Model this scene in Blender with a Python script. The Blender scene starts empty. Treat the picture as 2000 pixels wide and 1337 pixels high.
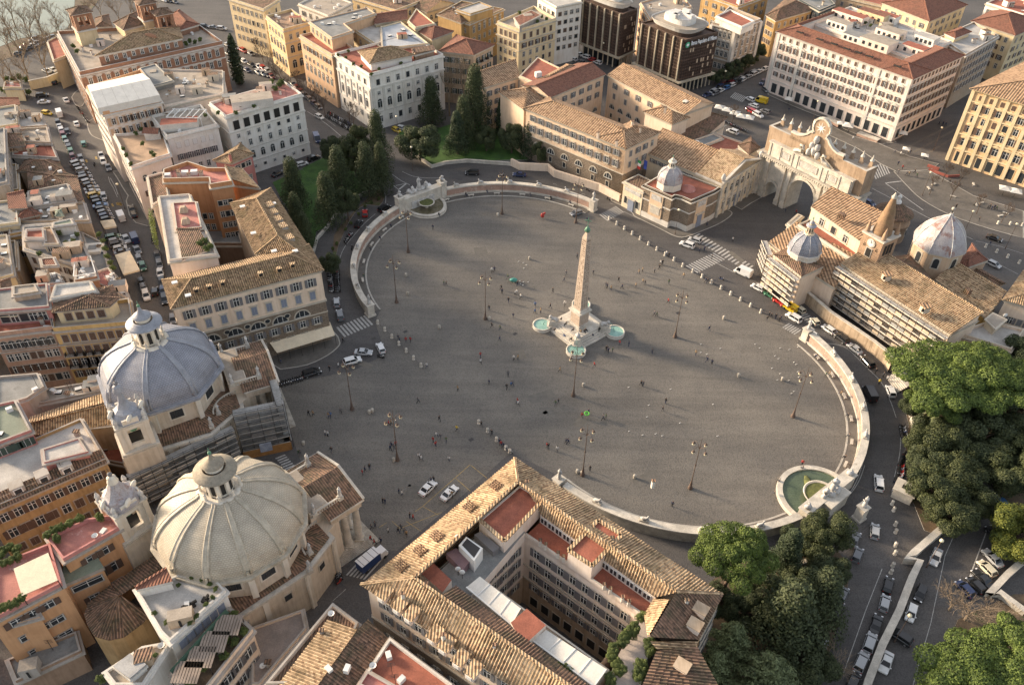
import bpy,bmesh,math,random
from mathutils import Vector,Matrix
random.seed(7)
R=math.radians;PI=math.pi
SC=bpy.context.scene;COL=SC.collection
CH=140.0;PT=R(40.4627);RL=R(1.345);FPX=1630.59
FW=Vector((0,math.cos(PT),-math.sin(PT)));_U=Vector((0,math.sin(PT),math.cos(PT)));_R=Vector((1,0,0))
RR=_R*math.cos(RL)+_U*math.sin(RL);UU=-_R*math.sin(RL)+_U*math.cos(RL)
cd=bpy.data.cameras.new('camera');cam=bpy.data.objects.new('camera',cd);COL.objects.link(cam)
m3=Matrix((RR,UU,-FW)).transposed();cam.matrix_world=Matrix.Translation((0,0,CH))@m3.to_4x4()
cd.sensor_width=36;cd.lens=FPX/2000*36;cd.clip_end=5000;cd.clip_start=1
SC.camera=cam
CAM=Vector((0,0,CH))
SUNEL=R(15.5);SX,SY=0.915,-0.403
w=bpy.data.worlds.new("World");SC.world=w;w.use_nodes=True
nt=w.node_tree;bg=nt.nodes['Background'];sk=nt.nodes.new('ShaderNodeTexSky');sk.sky_type='NISHITA';sk.sun_disc=False
sk.sun_elevation=SUNEL;sk.sun_rotation=R(-66.2);sk.air_density=1.0;sk.dust_density=2.2;sk.ozone_density=1.0
hz_=nt.nodes.new('ShaderNodeMix');hz_.data_type='RGBA';hz_.inputs[0].default_value=0.45;hz_.inputs[7].default_value=(2.9,2.65,2.35,1)
nt.links.new(sk.outputs[0],hz_.inputs[6]);nt.links.new(hz_.outputs[2],bg.inputs[0]);bg.inputs[1].default_value=0.15
sl=bpy.data.lights.new('sun','SUN');sl.energy=4.1;sl.angle=R(9.0);sl.color=(1.0,0.80,0.58)
so=bpy.data.objects.new('sun',sl);COL.objects.link(so)
so.rotation_euler=Vector((SX*math.cos(SUNEL),SY*math.cos(SUNEL),-math.sin(SUNEL))).to_track_quat('-Z','Y').to_euler()
SC.view_settings.view_transform='Standard';SC.view_settings.look='None';SC.view_settings.exposure=1.28;SC.view_settings.gamma=1
def W(q,z=0.0):
 d=FW*FPX+RR*(q[0]-1000)-UU*(q[1]-668.5);t=(z-CH)/d.z
 return Vector((d.x*t,d.y*t,z))
TO={1:(0,0),2:(500,0),3:(1000,0),4:(1500,0),5:(0,335),6:(500,335),7:(1000,335),8:(1500,335),9:(0,670),10:(500,670),11:(1000,670),12:(1500,670),13:(0,1002),14:(500,1002),15:(1000,1002),16:(1500,1002)}
def T(n,a,b,z=0.0):
 o=TO[n];return W((o[0]+a/3.992,o[1]+b/3.992),z)
def TT(n,pts,z=0.0):return[T(n,a,b,z)for a,b in pts]
def PP(pts,z=0.0):return[W(p,z)for p in pts]
MATS={}
def srgb(c):return tuple((x/12.92 if x<=0.04045 else((x+0.055)/1.055)**2.4)for x in c)
def newmat(name):
 m=bpy.data.materials.new(name);m.use_nodes=True;nt=m.node_tree;b=nt.nodes['Principled BSDF'];return m,nt,b
def N(nt,t,**k):
 n=nt.nodes.new(t)
 for a,v in k.items():
  if a in n.inputs:n.inputs[a].default_value=v
  else:setattr(n,a,v)
 return n
def plain(name,c,rough=0.6,metal=0.0,emit=None):
 if name in MATS:return MATS[name]
 m,nt,b=newmat(name);b.inputs['Base Color'].default_value=(*c,1);b.inputs['Roughness'].default_value=rough;b.inputs['Metallic'].default_value=metal
 MATS[name]=m;return m
def noisy(name,c,c2=None,scale=0.35,fine=4.0,amt=0.35,rough=0.85,bump=0.3,bscale=3.0,uv=False,third=None,tscale=0.12,tthr=0.6):
 if name in MATS:return MATS[name]
 m,nt,b=newmat(name);L=nt.links.new
 if c2 is None:c2=tuple(x*(1-amt)for x in c)
 tc=N(nt,'ShaderNodeTexCoord');g=N(nt,'ShaderNodeNewGeometry')
 src=tc.outputs['UV']if uv else g.outputs['Position']
 n1=N(nt,'ShaderNodeTexNoise',Scale=scale,Detail=6.0,Roughness=0.62);L(src,n1.inputs['Vector'])
 r=N(nt,'ShaderNodeValToRGB');r.color_ramp.elements[0].position=0.36;r.color_ramp.elements[1].position=0.66
 r.color_ramp.elements[0].color=(*c2,1);r.color_ramp.elements[1].color=(*c,1);L(n1.outputs['Fac'],r.inputs['Fac'])
 n2=N(nt,'ShaderNodeTexNoise',Scale=fine,Detail=3.0,Roughness=0.6);L(src,n2.inputs['Vector'])
 mr=N(nt,'ShaderNodeMapRange');mr.inputs['From Min'].default_value=0.3;mr.inputs['From Max'].default_value=0.7
 mr.inputs['To Min'].default_value=1-amt*0.6;mr.inputs['To Max'].default_value=1+amt*0.4;L(n2.outputs['Fac'],mr.inputs['Value'])
 mx=N(nt,'ShaderNodeVectorMath',operation='SCALE');L(r.outputs[0],mx.inputs[0]);L(mr.outputs[0],mx.inputs['Scale'])
 out=mx.outputs[0]
 if third:
  n3=N(nt,'ShaderNodeTexNoise',Scale=tscale,Detail=7.0,Roughness=0.7);L(src,n3.inputs['Vector'])
  r3=N(nt,'ShaderNodeValToRGB');r3.color_ramp.elements[0].position=tthr;r3.color_ramp.elements[1].position=tthr+0.09;L(n3.outputs['Fac'],r3.inputs['Fac'])
  mm=N(nt,'ShaderNodeMix',data_type='RGBA');L(r3.outputs[0],mm.inputs[0]);L(out,mm.inputs[6]);mm.inputs[7].default_value=(*third,1);out=mm.outputs[2]
 L(out,b.inputs['Base Color']);b.inputs['Roughness'].default_value=rough
 if bump:
  bp=N(nt,'ShaderNodeBump',Strength=bump,Distance=0.08);n4=N(nt,'ShaderNodeTexNoise',Scale=bscale,Detail=2.0);L(src,n4.inputs['Vector']);L(n4.outputs['Fac'],bp.inputs['Height']);L(bp.outputs[0],b.inputs['Normal'])
 MATS[name]=m;return m
def wallmat(name,c,streak=0.3):
 if name in MATS:return MATS[name]
 m,nt,b=newmat(name);L=nt.links.new;tc=N(nt,'ShaderNodeTexCoord')
 mp=N(nt,'ShaderNodeMapping');mp.inputs['Scale'].default_value=(1.6,0.12,1);L(tc.outputs['UV'],mp.inputs[0])
 n1=N(nt,'ShaderNodeTexNoise',Scale=1.0,Detail=4.0,Roughness=0.6);L(mp.outputs[0],n1.inputs['Vector'])
 n2=N(nt,'ShaderNodeTexNoise',Scale=0.22,Detail=6.0,Roughness=0.65);L(tc.outputs['UV'],n2.inputs['Vector'])
 a=N(nt,'ShaderNodeMath',operation='MULTIPLY_ADD');L(n1.outputs['Fac'],a.inputs[0]);a.inputs[1].default_value=0.5;
 h=N(nt,'ShaderNodeMath',operation='MULTIPLY');L(n2.outputs['Fac'],h.inputs[0]);h.inputs[1].default_value=0.6;L(h.outputs[0],a.inputs[2])
 r=N(nt,'ShaderNodeValToRGB');r.color_ramp.elements[0].position=0.40;r.color_ramp.elements[1].position=0.62
 d=tuple(x*(1-streak)*f for x,f in zip(c,(1.0,0.95,0.88)));r.color_ramp.elements[0].color=(*d,1);r.color_ramp.elements[1].color=(*c,1);L(a.outputs[0],r.inputs[0])
 L(r.outputs[0],b.inputs['Base Color']);b.inputs['Roughness'].default_value=0.9
 bp=N(nt,'ShaderNodeBump',Strength=0.25,Distance=0.05);L(n1.outputs['Fac'],bp.inputs['Height']);L(bp.outputs[0],b.inputs['Normal'])
 MATS[name]=m;return m
def rustic(name,c,c2,row=0.55,col=1.3):
 if name in MATS:return MATS[name]
 m,nt,b=newmat(name);L=nt.links.new;tc=N(nt,'ShaderNodeTexCoord')
 br=N(nt,'ShaderNodeTexBrick');L(tc.outputs['UV'],br.inputs['Vector']);br.inputs['Scale'].default_value=1.0
 br.inputs['Color1'].default_value=(*c,1);br.inputs['Color2'].default_value=(*[x*0.82 for x in c],1);br.inputs['Mortar'].default_value=(*c2,1)
 br.inputs['Mortar Size'].default_value=0.05;br.inputs['Brick Width'].default_value=col;br.inputs['Row Height'].default_value=row
 n2=N(nt,'ShaderNodeTexNoise',Scale=0.5,Detail=6.0);L(tc.outputs['UV'],n2.inputs['Vector'])
 mr=N(nt,'ShaderNodeMapRange');mr.inputs['To Min'].default_value=0.6;mr.inputs['To Max'].default_value=1.3;L(n2.outputs['Fac'],mr.inputs['Value'])
 mx=N(nt,'ShaderNodeVectorMath',operation='SCALE');L(br.outputs['Color'],mx.inputs[0]);L(mr.outputs[0],mx.inputs['Scale'])
 L(mx.outputs[0],b.inputs['Base Color']);b.inputs['Roughness'].default_value=0.9
 bp=N(nt,'ShaderNodeBump',Strength=0.6,Distance=0.1);bp.invert=True;L(br.outputs['Fac'],bp.inputs['Height']);L(bp.outputs[0],b.inputs['Normal'])
 MATS[name]=m;return m
def tilemat(name,c1,c2,c3,period=0.5,bump=0.8,lichen=(0.10,0.09,0.05),lt=0.6,cont=0.5):
 if name in MATS:return MATS[name]
 m,nt,b=newmat(name);L=nt.links.new;tc=N(nt,'ShaderNodeTexCoord');sp=N(nt,'ShaderNodeSeparateXYZ');L(tc.outputs['UV'],sp.inputs[0])
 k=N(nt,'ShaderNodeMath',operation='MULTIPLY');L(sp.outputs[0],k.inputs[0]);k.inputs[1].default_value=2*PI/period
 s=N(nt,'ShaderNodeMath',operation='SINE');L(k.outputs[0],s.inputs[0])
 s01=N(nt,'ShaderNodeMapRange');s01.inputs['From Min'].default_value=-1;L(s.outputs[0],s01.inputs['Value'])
 cb=N(nt,'ShaderNodeCombineXYZ')
 fx=N(nt,'ShaderNodeMath',operation='MULTIPLY');L(sp.outputs[0],fx.inputs[0]);fx.inputs[1].default_value=1/period;fxx=N(nt,'ShaderNodeMath',operation='FLOOR');L(fx.outputs[0],fxx.inputs[0])
 fy=N(nt,'ShaderNodeMath',operation='MULTIPLY');L(sp.outputs[1],fy.inputs[0]);fy.inputs[1].default_value=1.9;fyy=N(nt,'ShaderNodeMath',operation='FLOOR');L(fy.outputs[0],fyy.inputs[0])
 L(fxx.outputs[0],cb.inputs[0]);L(fyy.outputs[0],cb.inputs[1])
 wn=N(nt,'ShaderNodeTexWhiteNoise',noise_dimensions='2D');L(cb.outputs[0],wn.inputs['Vector'])
 r=N(nt,'ShaderNodeValToRGB');e=r.color_ramp.elements;e[0].color=(*c2,1);e[1].color=(*c1,1);e2=e.new(0.5);e2.color=(*[(a+b_)/2 for a,b_ in zip(c1,c3)],1);e[0].position=0.05;e[-1].position=0.95
 L(wn.outputs['Value'],r.inputs[0])
 n1=N(nt,'ShaderNodeTexNoise',Scale=0.28,Detail=7.0,Roughness=0.7);L(tc.outputs['UV'],n1.inputs['Vector'])
 r1=N(nt,'ShaderNodeValToRGB');r1.color_ramp.elements[0].position=lt-0.12;r1.color_ramp.elements[1].position=lt+0.12;L(n1.outputs['Fac'],r1.inputs[0])
 mm=N(nt,'ShaderNodeMix',data_type='RGBA');L(r1.outputs[0],mm.inputs[0]);L(r.outputs[0],mm.inputs[6]);mm.inputs[7].default_value=(*lichen,1)
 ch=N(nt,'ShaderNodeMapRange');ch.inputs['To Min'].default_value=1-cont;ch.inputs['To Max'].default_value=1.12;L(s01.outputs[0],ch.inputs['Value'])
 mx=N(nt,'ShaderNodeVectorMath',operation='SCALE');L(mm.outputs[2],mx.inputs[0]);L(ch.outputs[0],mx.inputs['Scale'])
 L(mx.outputs[0],b.inputs['Base Color']);b.inputs['Roughness'].default_value=0.95
 ad=N(nt,'ShaderNodeMath',operation='MULTIPLY_ADD');L(wn.outputs['Value'],ad.inputs[0]);ad.inputs[1].default_value=0.45;L(s01.outputs[0],ad.inputs[2])
 bp=N(nt,'ShaderNodeBump',Strength=bump,Distance=0.16);L(ad.outputs[0],bp.inputs['Height']);L(bp.outputs[0],b.inputs['Normal'])
 MATS[name]=m;return m
def scalemat(name,c1,c2,line,sx=0.75,sy=0.5,rough=0.5):
 if name in MATS:return MATS[name]
 m,nt,b=newmat(name);L=nt.links.new;tc=N(nt,'ShaderNodeTexCoord')
 br=N(nt,'ShaderNodeTexBrick');L(tc.outputs['UV'],br.inputs['Vector']);br.inputs['Scale'].default_value=1
 br.inputs['Color1'].default_value=(*c1,1);br.inputs['Color2'].default_value=(*c2,1);br.inputs['Mortar'].default_value=(*line,1)
 br.inputs['Mortar Size'].default_value=0.06;br.inputs['Brick Width'].default_value=sx;br.inputs['Row Height'].default_value=sy
 n=N(nt,'ShaderNodeTexNoise',Scale=0.25,Detail=6.0);L(tc.outputs['UV'],n.inputs['Vector'])
 mr=N(nt,'ShaderNodeMapRange');mr.inputs['From Min'].default_value=0.3;mr.inputs['From Max'].default_value=0.7;mr.inputs['To Min'].default_value=0.72;mr.inputs['To Max'].default_value=1.18;L(n.outputs['Fac'],mr.inputs['Value'])
 mx=N(nt,'ShaderNodeVectorMath',operation='SCALE');L(br.outputs['Color'],mx.inputs[0]);L(mr.outputs[0],mx.inputs['Scale'])
 L(mx.outputs[0],b.inputs['Base Color']);b.inputs['Roughness'].default_value=rough
 bp=N(nt,'ShaderNodeBump',Strength=0.5,Distance=0.08);bp.invert=True;L(br.outputs['Fac'],bp.inputs['Height']);L(bp.outputs[0],b.inputs['Normal'])
 MATS[name]=m;return m
def cobble(name,c,c2,rough=0.75,sc=3.2):
 if name in MATS:return MATS[name]
 m,nt,b=newmat(name);L=nt.links.new;g=N(nt,'ShaderNodeNewGeometry')
 n1=N(nt,'ShaderNodeTexNoise',Scale=0.045,Detail=9.0,Roughness=0.62);L(g.outputs['Position'],n1.inputs['Vector'])
 r=N(nt,'ShaderNodeValToRGB');r.color_ramp.elements[0].position=0.36;r.color_ramp.elements[1].position=0.68
 r.color_ramp.elements[0].color=(*c2,1);r.color_ramp.elements[1].color=(*c,1);L(n1.outputs['Fac'],r.inputs[0])
 v=N(nt,'ShaderNodeTexVoronoi',Scale=sc);L(g.outputs['Position'],v.inputs['Vector'])
 mr=N(nt,'ShaderNodeMapRange');mr.inputs['To Min'].default_value=1.2;mr.inputs['To Max'].default_value=0.7;mr.inputs['From Max'].default_value=0.9;L(v.outputs['Distance'],mr.inputs['Value'])
 mx=N(nt,'ShaderNodeVectorMath',operation='SCALE');L(r.outputs[0],mx.inputs[0]);L(mr.outputs[0],mx.inputs['Scale'])
 mp=N(nt,'ShaderNodeMapping');mp.inputs['Rotation'].default_value=(0,0,R(33));mp.inputs['Scale'].default_value=(0.03,0.35,1);L(g.outputs['Position'],mp.inputs[0])
 n2=N(nt,'ShaderNodeTexNoise',Scale=1.0,Detail=6.0,Roughness=0.6,Distortion=0.6);L(mp.outputs[0],n2.inputs['Vector'])
 m2=N(nt,'ShaderNodeMapRange');m2.inputs['From Min'].default_value=0.3;m2.inputs['From Max'].default_value=0.7;m2.inputs['To Min'].default_value=0.84;m2.inputs['To Max'].default_value=1.14;L(n2.outputs['Fac'],m2.inputs['Value'])
 mx2=N(nt,'ShaderNodeVectorMath',operation='SCALE');L(mx.outputs[0],mx2.inputs[0]);L(m2.outputs[0],mx2.inputs['Scale'])
 L(mx2.outputs[0],b.inputs['Base Color']);b.inputs['Roughness'].default_value=rough
 bp=N(nt,'ShaderNodeBump',Strength=0.7,Distance=0.06);bp.invert=True;L(v.outputs['Distance'],bp.inputs['Height']);L(bp.outputs[0],b.inputs['Normal'])
 MATS[name]=m;return m
def leafmat(name,c1,c2,scale=0.45,trans=0.25):
 if name in MATS:return MATS[name]
 m,nt,b=newmat(name);L=nt.links.new;g=N(nt,'ShaderNodeNewGeometry')
 n=N(nt,'ShaderNodeTexNoise',Scale=scale,Detail=4.0,Roughness=0.7);L(g.outputs['Position'],n.inputs['Vector'])
 wn=N(nt,'ShaderNodeMath',operation='MULTIPLY_ADD');L(g.outputs['Random Per Island'],wn.inputs[0]);wn.inputs[1].default_value=0.45;L(n.outputs['Fac'],wn.inputs[2])
 r=N(nt,'ShaderNodeValToRGB');r.color_ramp.elements[0].position=0.42;r.color_ramp.elements[1].position=0.98
 r.color_ramp.elements[0].color=(*c1,1);r.color_ramp.elements[1].color=(*c2,1);L(wn.outputs[0],r.inputs[0]);L(r.outputs[0],b.inputs['Base Color'])
 b.inputs['Roughness'].default_value=0.75
 t=N(nt,'ShaderNodeBsdfTranslucent');L(r.outputs[0],t.inputs[0]);ms=N(nt,'ShaderNodeMixShader');ms.inputs[0].default_value=trans
 L(b.outputs[0],ms.inputs[1]);L(t.outputs[0],ms.inputs[2]);L(ms.outputs[0],nt.nodes['Material Output'].inputs[0])
 MATS[name]=m;return m
STONE=noisy('travertine',(0.50,0.455,0.385),amt=0.4,scale=0.6,fine=5,third=(0.24,0.21,0.17),tscale=0.5,tthr=0.62)
TRAV=noisy('pale_stone',(0.62,0.57,0.49),amt=0.32,scale=0.5,fine=6,third=(0.30,0.26,0.21),tscale=0.35,tthr=0.64)
MARB=noisy('weathered_marble',(0.60,0.58,0.55),amt=0.4,scale=0.9,fine=3,third=(0.25,0.24,0.22),tscale=0.9,tthr=0.6)
TRIM=noisy('trim_plaster',(0.55,0.49,0.40),amt=0.25,scale=0.4)
WTRIM=noisy('white_trim',(0.66,0.62,0.56),amt=0.22,scale=0.4)
GLASS=plain('window_glass',(0.035,0.04,0.045),0.25)
FRAME=plain('white_paint',(0.68,0.67,0.64),0.6)
DARK=plain('dark_opening',(0.02,0.018,0.016),0.9)
IRON=plain('dark_iron',(0.045,0.04,0.038),0.5,0.3)
SHG=noisy('grey_shutter',(0.17,0.165,0.17),amt=0.15,fine=8);SHB=noisy('brown_shutter',(0.12,0.075,0.055),amt=0.2,fine=8)
SHGR=noisy('green_shutter',(0.05,0.075,0.06),amt=0.2,fine=8);SHBL=noisy('blue_shutter',(0.22,0.25,0.32),amt=0.15,fine=8)
TERRA=noisy('terrace_terracotta',(0.36,0.12,0.075),amt=0.3,scale=0.5,third=(0.48,0.25,0.18),tscale=0.3,tthr=0.62)
PINKT=noisy('terrace_pink',(0.50,0.21,0.17),amt=0.25,scale=0.4,third=(0.62,0.38,0.33),tscale=0.35,tthr=0.6)
GREYR=noisy('roof_grey_membrane',(0.26,0.26,0.25),amt=0.3,scale=0.3,third=(0.15,0.15,0.14),tscale=0.25,tthr=0.6)
BEIGER=noisy('terrace_beige',(0.40,0.34,0.275),amt=0.28,scale=0.4,third=(0.28,0.24,0.2),tscale=0.3,tthr=0.6)
WHITER=noisy('terrace_white',(0.52,0.49,0.45),amt=0.3,scale=0.3,third=(0.42,0.40,0.37),tscale=0.3,tthr=0.6)
GREENR=noisy('roof_green_felt',(0.22,0.25,0.19),amt=0.25,scale=0.3)
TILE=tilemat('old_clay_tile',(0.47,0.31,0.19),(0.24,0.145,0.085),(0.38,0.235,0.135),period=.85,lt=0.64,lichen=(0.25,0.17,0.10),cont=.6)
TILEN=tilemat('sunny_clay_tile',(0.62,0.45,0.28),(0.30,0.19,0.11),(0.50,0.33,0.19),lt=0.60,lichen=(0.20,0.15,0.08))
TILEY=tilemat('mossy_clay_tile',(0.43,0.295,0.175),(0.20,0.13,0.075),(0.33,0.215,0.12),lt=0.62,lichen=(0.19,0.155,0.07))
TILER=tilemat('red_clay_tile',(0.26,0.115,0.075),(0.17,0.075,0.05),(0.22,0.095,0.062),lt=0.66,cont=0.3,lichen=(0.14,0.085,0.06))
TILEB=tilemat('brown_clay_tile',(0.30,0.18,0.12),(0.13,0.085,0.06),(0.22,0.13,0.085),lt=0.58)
CANVAS=noisy('cream_canvas',(0.78,0.66,0.48),amt=0.14,scale=0.6);WCANVAS=noisy('white_canvas',(0.68,0.65,0.59),amt=0.12,scale=0.5)
LEAFP=leafmat('pine_needles',(0.020,0.045,0.009),(0.165,0.225,0.042),.6);LEAFD=leafmat('dark_evergreen',(0.018,0.03,0.012),(0.085,0.105,0.042))
LEAFO=leafmat('oak_leaves',(0.016,0.028,0.010),(0.085,0.10,0.032));LEAFC=leafmat('cypress_leaves',(0.014,0.028,0.013),(0.06,0.085,0.036));LEAFY=leafmat('yellow_green_leaves',(0.04,0.065,0.010),(0.20,0.21,0.03))
LEAFS=leafmat('shrub_leaves',(0.03,0.055,0.015),(0.18,0.22,0.06));LEAFW=leafmat('cedar_needles',(0.05,0.07,0.03),(0.24,0.28,0.13))
BARK=noisy('bark',(0.16,0.11,0.08),amt=0.4,fine=8);TWIG=noisy('bare_twigs',(0.30,0.23,0.16),amt=0.3,fine=8);TWIGD=noisy('dark_twigs',(0.11,0.075,0.055),amt=0.3,fine=8)
class MB:
 def __init__(s):s.v=[];s.f=[];s.m=[];s.ms=[];s.uv=[];s.sm=[]
 def mi(s,mat):
  if mat not in s.ms:s.ms.append(mat)
  return s.ms.index(mat)
 def face(s,pts,mat,uv=None,smooth=False):
  i=len(s.v);s.v+=[tuple(p)for p in pts];s.f.append(list(range(i,i+len(pts))));s.m.append(s.mi(mat));s.sm.append(smooth)
  if uv is None:
   n=Vector((0,0,0));P=[Vector(p)for p in pts]
   for a in range(1,len(P)-1):n+=(P[a]-P[0]).cross(P[a+1]-P[0])
   if n.length<1e-9:n=Vector((0,0,1))
   n.normalize()
   if abs(n.z)>0.985:uv=[(p.x,p.y)for p in P]
   else:
    u=Vector((0,0,1)).cross(n).normalized();vv=n.cross(u)
    uv=[(p.dot(u),p.dot(vv))for p in P]
  s.uv.append(uv)
 def shared(s,verts,faces,mat,smooth=True,uvs=None):
  i=len(s.v);s.v+=[tuple(p)for p in verts];k=s.mi(mat)
  for f in faces:
   s.f.append([i+a for a in f]);s.m.append(k);s.sm.append(smooth)
   s.uv.append([uvs[a]for a in f]if uvs else[(verts[a][0],verts[a][1]+verts[a][2])for a in f])
 def box(s,c,sz,mat,rz=0.0,top=None,bot=True,taper=1.0):
  x,y,z=sz[0]/2,sz[1]/2,sz[2]/2;cs,sn=math.cos(rz),math.sin(rz)
  def p(a,b_,d,t=1.0):a*=t;b_*=t;return(c[0]+a*cs-b_*sn,c[1]+a*sn+b_*cs,c[2]+d)
  b0=[p(-x,-y,-z),p(x,-y,-z),p(x,y,-z),p(-x,y,-z)];t0=[p(-x,-y,z,taper),p(x,-y,z,taper),p(x,y,z,taper),p(-x,y,z,taper)]
  for i in range(4):j=(i+1)%4;s.face([b0[i],b0[j],t0[j],t0[i]],mat)
  s.face(t0,top or mat)
  if bot:s.face(b0[::-1],mat)
 def prism(s,pts,z0,z1,mat,top=None,bottom=False,side=True):
  P=[(p[0],p[1])for p in pts];A=sum(P[i][0]*P[(i+1)%len(P)][1]-P[(i+1)%len(P)][0]*P[i][1]for i in range(len(P)))
  if A<0:P=P[::-1]
  n=len(P)
  if side:
   for i in range(n):
    a,b_=P[i],P[(i+1)%n];s.face([(a[0],a[1],z0),(b_[0],b_[1],z0),(b_[0],b_[1],z1),(a[0],a[1],z1)],mat)
  if top is not False:s.face([(a[0],a[1],z1)for a in P],top or mat)
  if bottom:s.face([(a[0],a[1],z0)for a in P[::-1]],mat)
 def beam(s,a,b_,w_,h_,mat):
  a=Vector(a);b_=Vector(b_);d=b_-a
  if d.length<1e-6:return
  up=Vector((0,0,1))if abs(d.normalized().z)<0.95 else Vector((1,0,0))
  x=d.cross(up).normalized()*w_/2;y=x.cross(d).normalized()*h_/2
  q=[a-x-y,a+x-y,a+x+y,a-x+y];r=[v+d for v in q]
  for i in range(4):j=(i+1)%4;s.face([q[j],q[i],r[i],r[j]],mat)
  s.face(q,mat);s.face(r[::-1],mat)
 def tube(s,pts,rad,mat,n=6,caps=True,smooth=True):
  pts=[Vector(p)for p in pts];rs=rad if isinstance(rad,(list,tuple))else[rad]*len(pts);vs=[];prev=None
  for i,p in enumerate(pts):
   d=(pts[min(i+1,len(pts)-1)]-pts[max(i-1,0)]);d.normalize()
   up=Vector((0,0,1))if abs(d.z)<0.9 else Vector((1,0,0))
   x=d.cross(up).normalized();y=x.cross(d).normalized()
   for k in range(n):a=2*PI*k/n;vs.append(p+(x*math.cos(a)+y*math.sin(a))*rs[i])
  fs=[]
  for i in range(len(pts)-1):
   for k in range(n):k2=(k+1)%n;fs.append([i*n+k2,i*n+k,(i+1)*n+k,(i+1)*n+k2])
  if caps:fs.append(list(range(n)));fs.append(list(range((len(pts)-1)*n,len(pts)*n))[::-1])
  s.shared(vs,fs,mat,smooth)
 def lathe(s,c,prof,mat,n=16,smooth=True,a0=0,a1=2*PI,sy=1.0,rot=0.0,cap=False):
  full=abs(a1-a0-2*PI)<1e-6;vs=[];uv=[];m=n if full else n+1;L_=0
  cr,sr=math.cos(rot),math.sin(rot)
  for i,(r,z)in enumerate(prof):
   if i:L_+=math.hypot(r-prof[i-1][0],z-prof[i-1][1])
   for k in range(m+(1 if full else 0)):
    a=a0+(a1-a0)*k/n;x=r*math.cos(a);y=r*math.sin(a)*sy;vs.append((c[0]+x*cr-y*sr,c[1]+x*sr+y*cr,c[2]+z));uv.append((a*prof[0][0],L_))
  mm=m+(1 if full else 0);fs=[]
  for i in range(len(prof)-1):
   for k in range(mm-1):fs.append([i*mm+k,i*mm+k+1,(i+1)*mm+k+1,(i+1)*mm+k])
  s.shared(vs,fs,mat,smooth,uv)
  if cap:s.face([vs[(len(prof)-1)*mm+k]for k in range(mm-1)],mat)
 def blob(s,c,r,mat,seg=8,rings=5,jit=0.0):
  vs=[];fs=[]
  for i in range(rings+1):
   ph=PI*i/rings
   for k in range(seg):
    a=2*PI*k/seg;q=1+random.uniform(-jit,jit)
    vs.append((c[0]+r[0]*math.sin(ph)*math.cos(a)*q,c[1]+r[1]*math.sin(ph)*math.sin(a)*q,c[2]-r[2]*math.cos(ph)*q))
  for i in range(rings):
   for k in range(seg):k2=(k+1)%seg;fs.append([i*seg+k,i*seg+k2,(i+1)*seg+k2,(i+1)*seg+k])
  s.shared(vs,fs,mat,True)
 def mesh(s,name,off=(0,0,0)):
  me=bpy.data.meshes.new(name);ox,oy,oz=off
  me.from_pydata([(a-ox,b_-oy,c-oz)for a,b_,c in s.v],[],s.f)
  for m in s.ms:me.materials.append(m)
  me.polygons.foreach_set('material_index',s.m);me.polygons.foreach_set('use_smooth',s.sm)
  ul=me.uv_layers.new(name='UVMap');flat=[c for f in s.uv for p in f for c in p];ul.data.foreach_set('uv',flat)
  me.update();return me
 def build(s,name,parent=None,off=None):
  if not s.f:return None
  if off is None and parent is not None:off=tuple(parent.location)
  off=off or(0,0,0)
  o=bpy.data.objects.new(name,s.mesh(name,off));COL.objects.link(o)
  if parent is not None:o.parent=parent
  else:o.location=off
  return o
def tag(o,label,cat,group=None,kind=None):
 if label:o['label']=label
 if cat:o['category']=cat
 if group:o['group']=group
 if kind:o['kind']=kind
 return o
def root(name,loc,label,cat,group=None,rz=0.0):
 o=bpy.data.objects.new(name,None);COL.objects.link(o);o.location=loc;o.rotation_euler=(0,0,rz);o.empty_display_size=0.5
 return tag(o,label,cat,group)
def inst(name,me,loc,rz=0.0,sc=None,parent=None):
 o=bpy.data.objects.new(name,me);COL.objects.link(o);o.location=loc;o.rotation_euler=(0,0,rz)
 if sc:o.scale=sc if isinstance(sc,tuple)else(sc,sc,sc)
 if parent:o.parent=parent
 return o
def ordn(i):
 L_=['first','second','third','fourth','fifth','sixth','seventh','eighth','ninth','tenth','eleventh','twelfth','thirteenth','fourteenth','fifteenth','sixteenth','seventeenth','eighteenth','nineteenth','twentieth']
 if i<20:return L_[i]
 t=['twenty','thirty','forty','fifty','sixty','seventy','eighty','ninety'][(i+1)//10-2];r=(i+1)%10
 if r==0:return t[:-1]+'ieth'
 return t+'-'+L_[r-1]
def lerp(a,b_,t):return a+(b_-a)*t
WM={}
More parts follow.
